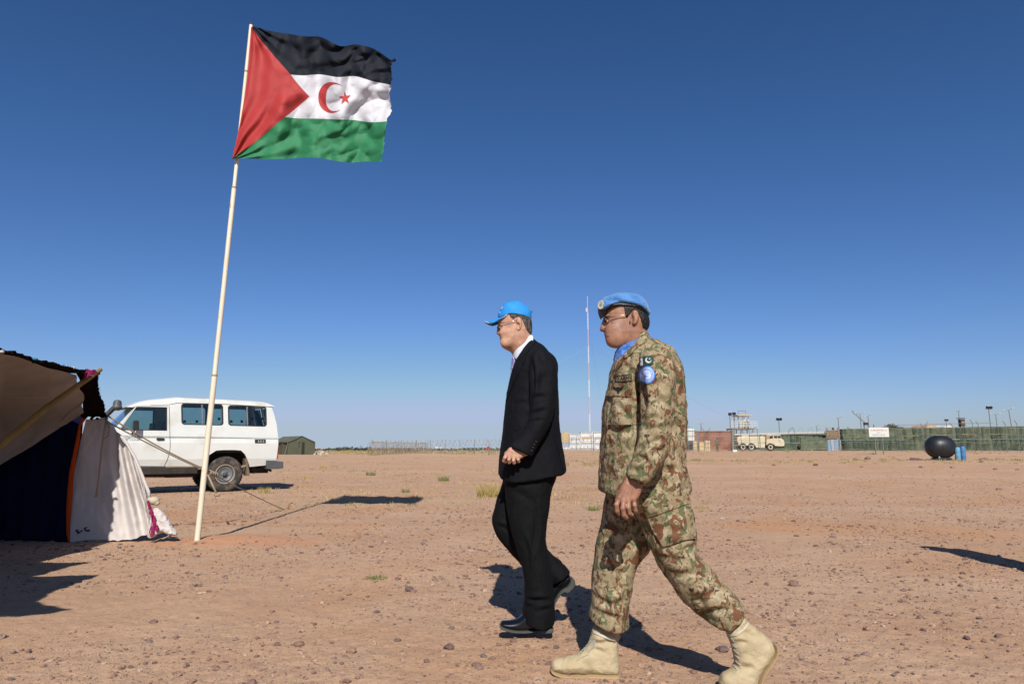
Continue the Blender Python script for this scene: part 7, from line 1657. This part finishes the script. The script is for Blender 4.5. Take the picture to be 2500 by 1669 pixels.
b = MB(); b.prism([P(1955, 1070, 112.9), P(2018, 1068, 112.2), P(2020, 1098, 112.2), P(1955, 1098, 112.9)], (0, .2, 0)); b.build('tarpaulin', M_green2, gw2)
# ---- guard post
gp = lap('guard_post', 'tan sandbagged guard post above a pale blue double door', 'guard post', 2036, 112.5); Y = 112.0; Rg = random.Random(9)
for r_ in range(7):
    for k in range(7):
        q = P(2019.5+k*4.7+(r_ % 2)*2, 1068.5-r_*2.9, Y); MB().ball((q.x, Y+.2, q.z), (.19, .25, .12), 8, 5).build('sandbag', M_tan, gp, True)
zt_, zb_ = P(2036, 1070, Y).z, GB(2036, Y).z
for px_, m_ in ((2026.5, M_blue), (2034, mat('pale_worn_panel', (.38, .38, .42), rough=.8)), (2042.5, M_blue)): q = P(px_, 1080, Y); MB().box((q.x, Y+.3, (zt_+zb_)/2), (.50, .08, zt_-zb_)).build('door_leaf', m_, gp)
for px_ in (2021, 2049): q = P(px_, 1080, Y); MB().beam((q.x, Y+.25, zb_), (q.x, Y+.25, P(px_, 1043, Y).z), .08).build('post', M_gal, gp)
MB().ball(P(2034, 1047, Y+.3), (.22, .2, .28), 8, 6).build('lamp', M_lamp, gp, True); MB().beam(P(2034, 1049, Y+.3), P(2034, 1056, Y+.3), .05).build('lamp_stem', M_gal, gp)
# ---- crane jib
cj = lap('crane_jib', 'dark lattice crane jib slanting up over the green wall', 'crane', 2118, 128); a_, c_ = P(2080, 1003, 128), P(2112, 1032, 128)
for dz in (-.14, .14): MB().beam(a_+Vector((0, 0, dz)), c_+Vector((0, 0, dz)), .07).build('boom_chord', M_gal, cj)
for k in range(7): p = a_.lerp(c_, k/7); q = a_.lerp(c_, (k+1)/7); MB().beam(p+Vector((0, 0, -.14)), q+Vector((0, 0, .14)), .05).build('lattice_bar', M_gal, cj)
MB().box(P(2114, 1034, 128), (.7, .6, .45)).build('winch_box', M_lamp, cj); MB().beam(P(2117, 1034, 128), P(2124, 1044, 128), .16).build('strut', M_gal, cj); q = P(2110, 1040, 128); MB().beam((q.x, 128, T(q.x, 128)), (q.x, 128, P(2110, 1034, 128).z), .16).build('mast_leg', M_gal, cj)
# ---- lookout box, domes, tree behind the wall
lk = lap('lookout_box', 'small dark lookout box on legs under a single street lamp', 'lookout', 2348, 124); q = P(2348, 1032, 124)
MB().box((q.x, 124, q.z), (.75, .75, 1.3)).build('cabin', mat('dark_brown_board', (.09, .065, .05), rough=.9, var=.2), lk); MB().box((q.x-.1, 124, P(2348, 1021, 124).z), (1.1, .9, .12)).build('roof', M_lamp, lk)
MB().box((q.x, 123.6, q.z+.1), (.5, .06, .18)).build('window_slot', M_galL, lk)
for sx_ in (-.3, .3): MB().beam((q.x+sx_, 124, T(q.x, 124)), (q.x+sx_, 124, q.z-.6), .08).build('leg', M_gal, lk)
for px0, px1, yt, m_, lb_ in ((2252, 2298, 1036, mat('tan_dome_canvas', (.50, .37, .24), rough=.9, var=.06), 'tan domed shelter roof showing over the green wall'), (2292, 2342, 1038.5, M_wht2, 'white domed shelter roof right of the tan one')):
    Y = 140; a_, c_ = P(px0, 1045, Y), P(px1, 1045, Y); rx = (c_.x-a_.x)/2; zc = T(a_.x, Y); zt_ = P(px0, yt, Y).z; th = thing('domed_shelter', lb_, 'shelter', ((a_.x+c_.x)/2, Y+3, zc), 0, 'domed shelter roofs')
    b = MB(); n_ = 14; rz_ = zt_-zc; pr = [((a_.x+c_.x)/2+rx*math.cos(PI*k/n_), zc+rz_*math.sin(PI*k/n_)**.7) for k in range(n_+1)]; b.prism([Vector((x, Y, z)) for x, z in pr], (0, 6, 0)); b.build('roof_shell', m_, th, True, auto=50)
    for yy in (0, 3, 6): MB().tube([Vector((x, Y+yy, z+.02)) for x, z in pr], .05, 5).build('hoop', m_, th)
tt = lap('acacia_tree', 'sparse thorn tree crown showing above the green wall', 'tree', 2186, 128); Rt = np.random.default_rng(3); g = GB(2186, 128); zc = P(2186, 1040, 128).z
MB().tube([g, g+Vector((.1, 0, (zc-g.z)*.5)), Vector((g.x-.3, 128, zc-.6))], [.16, .13, .08], 7).build('trunk', mat('thorn_bark', (.12, .09, .06), rough=.95, var=.2), tt, True)
for k in range(7):
    e_ = Vector((P(2162+k*8, 1040, 128).x, 128+Rt.uniform(-1, 1), zc+Rt.uniform(-.5, .3))); MB().tube([Vector((g.x-.2, 128, zc-1.0)), (Vector((g.x, 128, zc-.7))+e_)/2, e_], [.06, .045, .02], 5).build('branch', M_tan if 0 else bpy.data.materials['thorn_bark'], tt, True)
k = 900; cx_ = np.array([P(2150+64*t, 1040, 128).x for t in Rt.uniform(0, 1, k)]); tn_ = (cx_-cx_.min())/(np.ptp(cx_)); tz = zc-.55+(.15+.85*np.exp(-((tn_-.42)/.22)**2))*Rt.uniform(0, 1, k)
c_ = np.stack([cx_, 128+Rt.uniform(-1.2, 1.2, k), tz], 1); d1 = Rt.normal(0, .07, (k, 3)); d2 = Rt.normal(0, .07, (k, 3)); V = np.stack([c_-d1, c_+d2, c_+d1, c_-d2], 1).reshape(-1, 3)-np.array(woff(tt))
link('crown', npmesh('crown', V, np.arange(4*k).reshape(-1, 4)), mat('thorn_leaf', (.10, .10, .055), rough=.9, island=.4), tt, False)

# ---- near right fence with razor coils, gate, sign
rf = thing('wire_fence', 'long chain link fence with leaning posts and razor coils along the right side', 'fence', tuple(GB(1640, 82))); Rr2 = random.Random(12)
def rfp(px): t = (px-1640)/860; return GB(px, 86-14*t)
for px_, tp in ((1681, 1046), (1725, 1051), (1729, 1051), (1813, 1052), (1832, 1050), (1853, 1049), (1927, 1051), (1947, 1050), (2032, 1052), (2052, 1050), (2082, 1052), (2202, 1046), (2257, 1041), (2270, 1037), (2330, 1040), (2382, 1032), (2397, 1036), (2460, 1036), (2492, 1034)):
    g = rfp(px_); z = P(px_, tp, g.y).z; ln = Rr2.uniform(-.25, .1); MB().tube([g-Vector((0, 0, .1)), Vector((g.x+ln, g.y, z)), Vector((g.x+ln+Rr2.choice((-.3, .3)), g.y-.1, z+.35))], .032, 5).build('post', M_gal, rf)
pxs = np.linspace(1640, 2620, 60)
for hh in (.25, 1.05, 1.9, 2.6): MB().tube([rfp(p)+Vector((0, 0, hh+.06*math.sin(p*.07))) for p in pxs], .012, 4).build('wire_line', M_galL, rf)
for hh, r_ in ((.0, .48), (.9, .50), (1.8, .45)):
    b = MB(); coil(b, rfp(1950)+Vector((0, -.3, hh)), rfp(2620)+Vector((0, -.3, hh)), r_, 1.0, .011, 14, jit=.3, R=random.Random(int(hh*10)+2)); b.build('razor_coil', M_rz if hh < .5 else M_gal, rf)
b = MB()
for k in range(84):
    px_ = 1640+k*11.7; g = rfp(px_); b.beam(g+Vector((0, 0, .2)), g+Vector((.5, 0, 2.6)), .004); b.beam(g+Vector((.5, 0, .2)), g+Vector((0, 0, 2.6)), .004)
b.build('mesh', M_galL, rf, kind='stuff')
MB().tube([P(2190, 1038, 76), P(2300, 1034.5, 74), P(2425, 1031.5, 72)], .022, 5).build('top_cable', M_gal, rf)
gt = thing('fence_gate', 'grey steel mesh gate left of the tall gate post, in front of the red container', 'gate', tuple(GB(1680, 80)))
Y = 80; b_ = GB(1662, Y).z+.12; gx0, gx1 = P(1640, 1090, Y).x, P(1706, 1090, Y).x; gtp = P(1700, 1052, Y).z
for xx in (gx0, (gx0+gx1)/2, gx1): MB().beam((xx, Y, b_), (xx, Y, gtp), .09).build('upright', M_gal, gt)
for zz in (b_+.04, (b_+gtp)/2, gtp-.6, gtp): MB().beam((gx0, Y, zz), (gx1, Y, zz), .08).build('rail', M_gal, gt)
b = MB()
for k in range(28): x_ = gx0+(gx1-gx0)*k/27; b.beam((x_, Y+.02, b_), (x_, Y+.02, gtp), .012)
b.build('mesh', M_galL, gt, kind='stuff')
gpst = lap('gate_post', 'thick grey gate post standing between the red container and the tanker truck', 'post', 1790, 79); g = GB(1790, 79)
MB().beam(g-Vector((0, 0, .1)), (g.x, 79, P(1790, 1050, 79).z), .20).build('shaft', M_gal, gpst); MB().box((g.x+.15, 79, g.z+.08), (.5, .4, .3)).build('footing', M_panel, gpst)
g2 = thing('fence_gate', 'open steel rail gate in front of the tanker truck', 'gate', tuple(GB(1825, 79.5))); Y = 79.5; gx0, gx1 = P(1792, 1090, Y).x, P(1856, 1090, Y).x; b_ = GB(1825, Y).z+.15; gtp = P(1830, 1062, Y).z
for k, zz in enumerate(np.linspace(b_, gtp, 4)): MB().beam((gx0, Y, zz), (gx1, Y, zz), .05).build('rail', M_galL, g2)
for xx in (gx0, gx1): MB().beam((xx, Y, b_), (xx, Y, gtp), .07).build('upright', M_gal, g2)
sb = lap('sign_board', 'white notice board on two thin posts in front of the green wall', 'sign', 2146, 62); Y = 62.0
q0, q1 = P(2122, 1066, Y), P(2169, 1043, Y); brd = MB().box(((q0.x+q1.x)/2, Y, (q0.z+q1.z)/2), (q1.x-q0.x, .06, q1.z-q0.z)).build('board', mat('white_sign_paint', (.68, .68, .64), rough=.6, var=.05), sb)
M_sred = mat('faded_red_lettering', (.45, .22, .18), rough=.8); M_sgr = mat('faded_grey_lettering', (.36, .37, .40), rough=.8); Rs = random.Random(2)
for ln, (y_, x0, x1, m_, h_) in enumerate(((1050, 2126, 2164, M_sred, 2.2), (1055.5, 2140, 2151, M_sgr, 1.6), (1061, 2129, 2161, M_sgr, 2.0))):
    b = MB(); x = x0
    while x < x1:
        w_ = Rs.uniform(1.2, 2.2); p = P(x+w_/2, y_, Y-.04); b.box((p.x, Y-.036, p.z), (w_*.65/FPX*Y, .012, h_/FPX*Y)); x += w_ if Rs.random() > .2 else w_+1.5
    b.build('lettering', m_, brd, kind='stuff')
for px_ in (2139, 2157.5): g = GB(px_, Y+.08); MB().beam((g.x, Y+.08, g.z-.1), (g.x, Y+.08, P(px_, 1036 if px_ < 2150 else 1042, Y).z), .07).build('post', M_gal, sb)

# ---- black water tank, drums
Y = 44.5; C7B = Crop(2080, 980, 5.593); wtg = lap('water_tank', 'big round black plastic water tank lying on the sand at right', 'water tank', 2290, Y)
c_ = Vector(C7B.w((1205, 620), Y)); rx = (C7B.w((1410, 620), Y)[0]-C7B.w((998, 620), Y)[0])/2*.935; rz = (C7B.w((1200, 462), Y)[2]-C7B.w((1200, 782), Y)[2])/2
s = SDF((c_.x-rx-.1, Y-rz-.2, c_.z-rz-.1), (c_.x+rx+.1, Y+rz+.2, c_.z+rz+.1), .035)
q = (np.abs((s.X-c_.x)/rx)**2.25+np.abs((s.Y-Y)/rz)**2.1+np.abs((s.Z-c_.z)/rz)**2.15)**(1/2.15); s.F = ((q-1)*rz).astype(np.float32)
V, Q = s.extract(2); ang = np.arctan2(V[:, 1]-Y, V[:, 2]-c_.z)
M_tank = mat('black_polythene', (.014, .016, .022), rough=.46, var=.2, vscale=3, spec=.45); sdf_obj([(V, Q)], 'tank_shell', M_tank, wtg)
for xo in (-.30, ): MB().tube([Vector((c_.x+xo*rx, Y+rz*.965*math.cos(2*PI*k/36), c_.z+rz*.965*math.sin(2*PI*k/36))) for k in range(36)], .02, 5, closed=True).build('moulding_rib', M_tank, wtg, True)
MB().box((c_.x, Y, GB(2290, Y).z+.07), (rx*.95, rz*1.1, .18)).build('foot', M_tank, wtg, bevel=.04)
MB().ball(C7B.w((1195, 765), Y-rz*.55), (.07, .05, .10), 8, 6).build('outlet', mat('pale_teal_valve', (.16, .28, .30), rough=.5), wtg, True)
for i, (x0, x1, yt, lb_, m_) in enumerate(((1408, 1478, 612, 'pale blue plastic drum next to the black water tank', mat('pale_blue_plastic', (.14, .36, .55), rough=.5, var=.15, vscale=5, col2=(.30, .32, .22), mixscale=6, thr=(.6, .7))), (1482, 1550, 598, 'deeper blue plastic drum, right of the pair by the water tank', mat('blue_plastic', (.07, .22, .46), rough=.45, var=.12, vscale=5)))):
    Yd = 44.0+i*.25; cx = (C7B.w((x0, 700), Yd)[0]+C7B.w((x1, 700), Yd)[0])/2; r_ = (C7B.w((x1, 700), Yd)[0]-C7B.w((x0, 700), Yd)[0])/2; zb_ = T(cx, Yd); h_ = C7B.w((x0, yt), Yd)[2]-zb_
    dr = thing('plastic_drum', lb_, 'drum', (cx, Yd, zb_), 0, 'blue plastic drums'); MB().lathe([(r_*.9, 0), (r_, .04), (r_, h_*.30), (r_*1.03, h_*.33), (r_, h_*.36), (r_, h_*.62), (r_*1.03, h_*.65), (r_, h_*.68), (r_, h_*.86), (r_*.86, h_*.95), (r_*.8, h_*.95)], (cx, Yd, zb_), n=24).build('body', m_, dr, True, auto=40)
    for sx_ in (-.4, .4): MB().lathe([(.045, 0), (.045, .05), (0, .05)], (cx+sx_*r_, Yd-.05, zb_+h_*.95), n=8).build('cap', M_lamp, dr)
rock(2290-55, 1121, 26, 'flat dark stone in the shadow left of the water tank', .3, 41); rock(2308, 1119, 16, 'orange lump of earth between the water tank and the drums', .5, 42, mat('orange_earth', (.55, .27, .10), rough=.95))
rock(2118, 1108, 14, 'brown clod on the sand below the notice board', .6, 43); rock(2402, 1119, 20, 'low dark stone on the track right of the drums', .35, 44); rock(2394, 1113, 9, 'small dark stone behind the low one right of the drums', .6, 45)
for k, (px_, py_, wp, tx) in enumerate(((1890, 1136, 9, 'left end of the row of stones edging the track'), (2248, 1141, 9, 'pale orange stone of the row edging the track'), (2326, 1142, 11, 'brown stone of the row, below the blue drums'), (2430, 1146, 9, 'second last stone in the row edging the track'), (2484, 1147, 9, 'last stone of the row at the right edge'), (1992, 1136, 12, 'brown stone of the row, below the truck nose'), (2104, 1140, 8, 'small stone of the row, below the notice board'))):
    rock(px_, py_, wp, tx, .6, 60+k, None, 'stones edging the track')

# ---- copy of the soldier added out of frame to cast the shadow at right
r3 = dup(root2, (4.42, 5.2, 0), 'unseen copy of the soldier added beyond the right edge to cast the shadow there', group if False else None)
